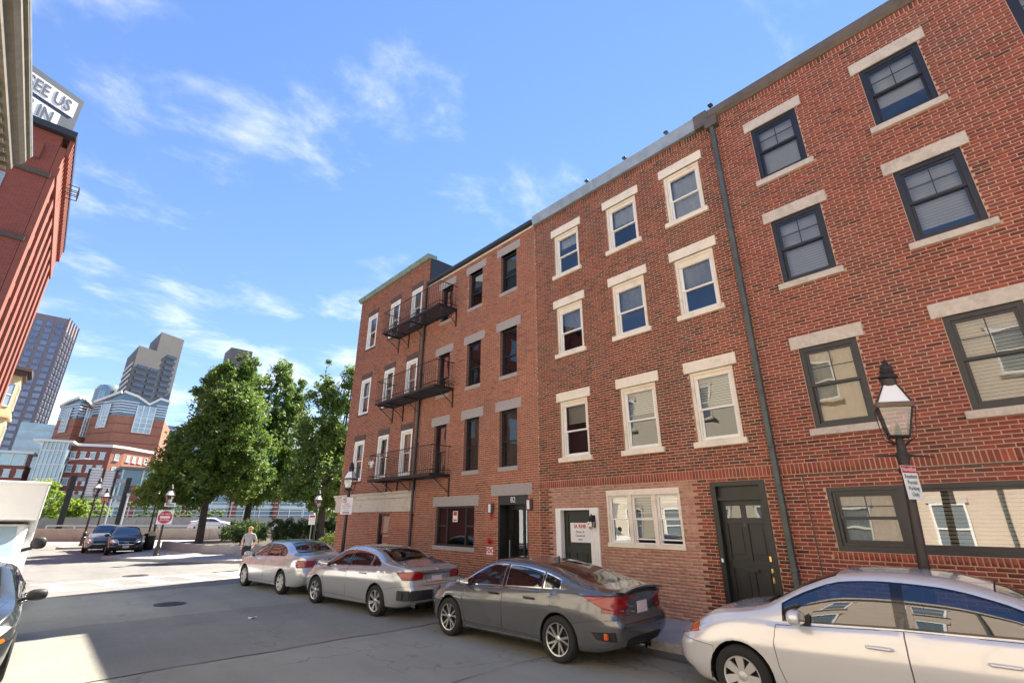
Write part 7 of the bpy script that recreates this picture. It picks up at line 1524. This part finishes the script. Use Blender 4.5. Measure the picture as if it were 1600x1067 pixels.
mb = MB(); P_ = [a.lerp(b, 0.04) + nn_ + Vector((sx_, 0, 0)) for sx_ in (-0.86, 0.86)] + [a.lerp(b, 0.93) + nn_ + Vector((sx_, 0, 0)) for sx_ in (0.80, -0.80)]; mb.add(P_ + [p - nn_ * 0.9 for p in P_], [(0, 1, 2, 3), (7, 6, 5, 4), (0, 4, 5, 1), (1, 5, 6, 2), (2, 6, 7, 3), (3, 7, 4, 0)]); mb.build('windshield', 'far_glass_pale', tk)
for sg in (1, -1):
    mb = MB(); x = sg * 0.985; mb.add([(x, -1.15, 1.38), (x, -0.20, 1.36), (x, -0.20, 1.86), (x, -0.70, 1.86)], [(0, 1, 2, 3)]); mb.build('side_window', 'car_glass', tk)
    mb = MB(); blob(mb, (sg * 1.24, -0.98, 1.58), 0.14, 0.07, 0.13); mb.tube([(sg * 0.95, -0.95, 1.42), (sg * 1.15, -0.97, 1.48)], 0.04, 6); mb.build('mirror', 'black_plastic', tk, smooth=60)
    mb = MB(); mb.box(sg * 0.9 - 0.09, sg * 0.9 + 0.09, -2.42, -2.2, 0.85, 1.08); mb.build('headlight', 'lens_clear', tk, bevel=0.03)
    for y in (-1.55, 3.9): w = MB(); w.lathe([(0.0, -0.12), (0.3, -0.12), (0.38, -0.1), (0.38, 0.1), (0.3, 0.12), (0.0, 0.12)], 24, (sg * 0.86, y, 0.38), 'x'); w.build('wheel', 'rubber', tk, smooth=40)
for k, ch in enumerate('TRAHIGH'): text_mesh('lettering', ch, 0.125, 'sign_black', tk, frame_mat((1.124, 0.80, 2.02 - k * 0.105), (0, 1, 0), (0, 0, 1)), 0.002, sx=2.2)
mb = MB(); mb.box(-0.6, 0.6, -2.405, -2.38, 0.6, 0.85); mb.build('grille', 'black_plastic', tk)
# ------------------------------------------------------------------ the walking person
mat('skin', (0.50, 0.30, 0.21), 0.55); mat('shirt_grey', (0.34, 0.32, 0.33), 0.9, var=0.08, vscale=20); mat('shorts_black', (0.018, 0.018, 0.02), 0.9); mat('hair_blond', (0.38, 0.24, 0.11), 0.8); mat('shoe', (0.5, 0.5, 0.5), 0.7)
def person(label, loc, rz):
    t = thing('person', label, 'person', loc, rz)
    # x forward, y left ; joints with skin radii
    J = dict(pel=((0, 0, 0.95), 0.15), wst=((0.0, 0, 1.12), 0.145), chs=((0.015, 0, 1.33), 0.165), nk=((0.0, 0, 1.49), 0.06), hd=((0.02, 0, 1.60), 0.085), ht=((0.02, 0, 1.69), 0.085),
             shl=((0.0, 0.20, 1.41), 0.07), ell=((-0.06, 0.31, 1.16), 0.043), wrl=((0.10, 0.24, 0.96), 0.03), hal=((0.15, 0.22, 0.90), 0.035), shr=((0.0, -0.20, 1.41), 0.07), elr=((-0.04, -0.29, 1.14), 0.043), wrr=((0.02, -0.27, 0.90), 0.03), har=((0.05, -0.26, 0.81), 0.034),
             hil=((0.0, 0.09, 0.88), 0.10), knl=((0.14, 0.10, 0.50), 0.062), anl=((0.10, 0.10, 0.09), 0.04), tol=((0.27, 0.11, 0.04), 0.035), hir=((0.0, -0.09, 0.88), 0.10), knr=((-0.05, -0.10, 0.49), 0.062), anr=((-0.30, -0.10, 0.14), 0.04), tor=((-0.18, -0.11, 0.04), 0.035))
    E_ = [('pel', 'wst'), ('wst', 'chs'), ('chs', 'nk'), ('nk', 'hd'), ('hd', 'ht'), ('chs', 'shl'), ('shl', 'ell'), ('ell', 'wrl'), ('wrl', 'hal'), ('chs', 'shr'), ('shr', 'elr'), ('elr', 'wrr'), ('wrr', 'har'), ('pel', 'hil'), ('hil', 'knl'), ('knl', 'anl'), ('anl', 'tol'), ('pel', 'hir'), ('hir', 'knr'), ('knr', 'anr'), ('anr', 'tor')]
    ks = list(J); V = [J[k][0] for k in ks]; E = [(ks.index(a), ks.index(b)) for a, b in E_]; rad = [J[k][1] for k in ks]
    for w_, sg in (('hal', 1), ('har', -1)):          # fingers and thumb
        hx, hy, hz = J[w_][0]; b_ = ks.index(w_)
        for q_ in range(4): V += [(hx + 0.02 - q_ * 0.013, hy, hz - 0.05), (hx + 0.012 - q_ * 0.012, hy - sg * 0.012, hz - 0.085 + 0.006 * abs(q_ - 1))]; rad += [0.010, 0.008]; n_ = len(V); E += [(b_, n_ - 2), (n_ - 2, n_ - 1)]
        V += [(hx + 0.045, hy, hz - 0.005), (hx + 0.055, hy, hz - 0.04)]; rad += [0.011, 0.009]; n_ = len(V); E += [(b_, n_ - 2), (n_ - 2, n_ - 1)]
    me = bpy.data.meshes.new('sk'); me.from_pydata(V, E, []); o = bpy.data.objects.new('sk', me); C.objects.link(o)
    m_ = o.modifiers.new('s', 'SKIN'); sv = me.skin_vertices[0].data
    for i, r_ in enumerate(rad): sv[i].radius = (r_, r_)
    sv[0].use_root = True; ss = o.modifiers.new('u', 'SUBSURF'); ss.levels = 2; ss.render_levels = 2
    bm_ = bpy.data.meshes.new_from_object(o.evaluated_get(bpy.context.evaluated_depsgraph_get())); bpy.data.objects.remove(o)
    for m in ('skin', 'shirt_grey', 'shorts_black', 'shoe', 'hair_blond'): bm_.materials.append(M[m])
    for p in bm_.polygons:
        x, y, z = p.center; k = 0
        if 0.97 < z < 1.47 and abs(y) < 0.215: k = 1
        if z > 1.24 and z < 1.5 and abs(y) >= 0.17: k = 1
        if 0.60 < z <= 0.985 and abs(y) < 0.205: k = 2
        if z < 0.085: k = 3
        if z > 1.63 and (x < 0.03 or z > 1.70): k = 4
        p.material_index = k
    bm_.polygons.foreach_set('use_smooth', [True] * len(bm_.polygons)); link('body', bm_, t)
    mb = MB(); mb.lathe([(0.108, 1.655), (0.105, 1.70), (0.085, 1.755), (0.0, 1.78)], 16, (0.02, 0, 0)); mb.hexa([(0.10, -0.08, 1.655), (0.20, -0.05, 1.645), (0.20, 0.05, 1.645), (0.10, 0.08, 1.655)], [(0.10, -0.08, 1.668), (0.20, -0.05, 1.655), (0.20, 0.05, 1.655), (0.10, 0.08, 1.668)]); mb.build('cap', 'hair_blond', t, smooth=50)
    mb = MB(); mb.lathe([(0.19, 0.0), (0.205, -0.1), (0.2, -0.3)], 14, (0, 0, 0)) if False else None
    for sg, kx in ((1, 0.07), (-1, -0.03)):
        mb = MB(); mb.tube([(0.0, sg * 0.075, 0.93), (kx * 0.4, sg * 0.095, 0.78), (kx, sg * 0.1, 0.60)], [0.125, 0.125, 0.115], 12, cap=False); mb.build('shorts_leg', 'shorts_black', t, smooth=60)
    mb = MB()
    for sg in (1, -1): mb.lathe([(0.0, -0.012), (0.012, -0.006), (0.012, 0.006), (0.0, 0.012)], 8, (0.105, sg * 0.034, 1.615))
    mb.build('eye', 'shorts_black', t)
    mb = MB(); mb.hexa([(0.09, -0.016, 1.575), (0.125, -0.012, 1.575), (0.125, 0.012, 1.575), (0.09, 0.016, 1.575)], [(0.09, -0.008, 1.62), (0.105, -0.006, 1.62), (0.105, 0.006, 1.62), (0.09, 0.008, 1.62)]); mb.build('nose', 'skin', t, bevel=0.004)
person('person in grey t-shirt, black shorts and pale cap walking by the shrubs', (7.15, 24.7, 0.0), R(-125))
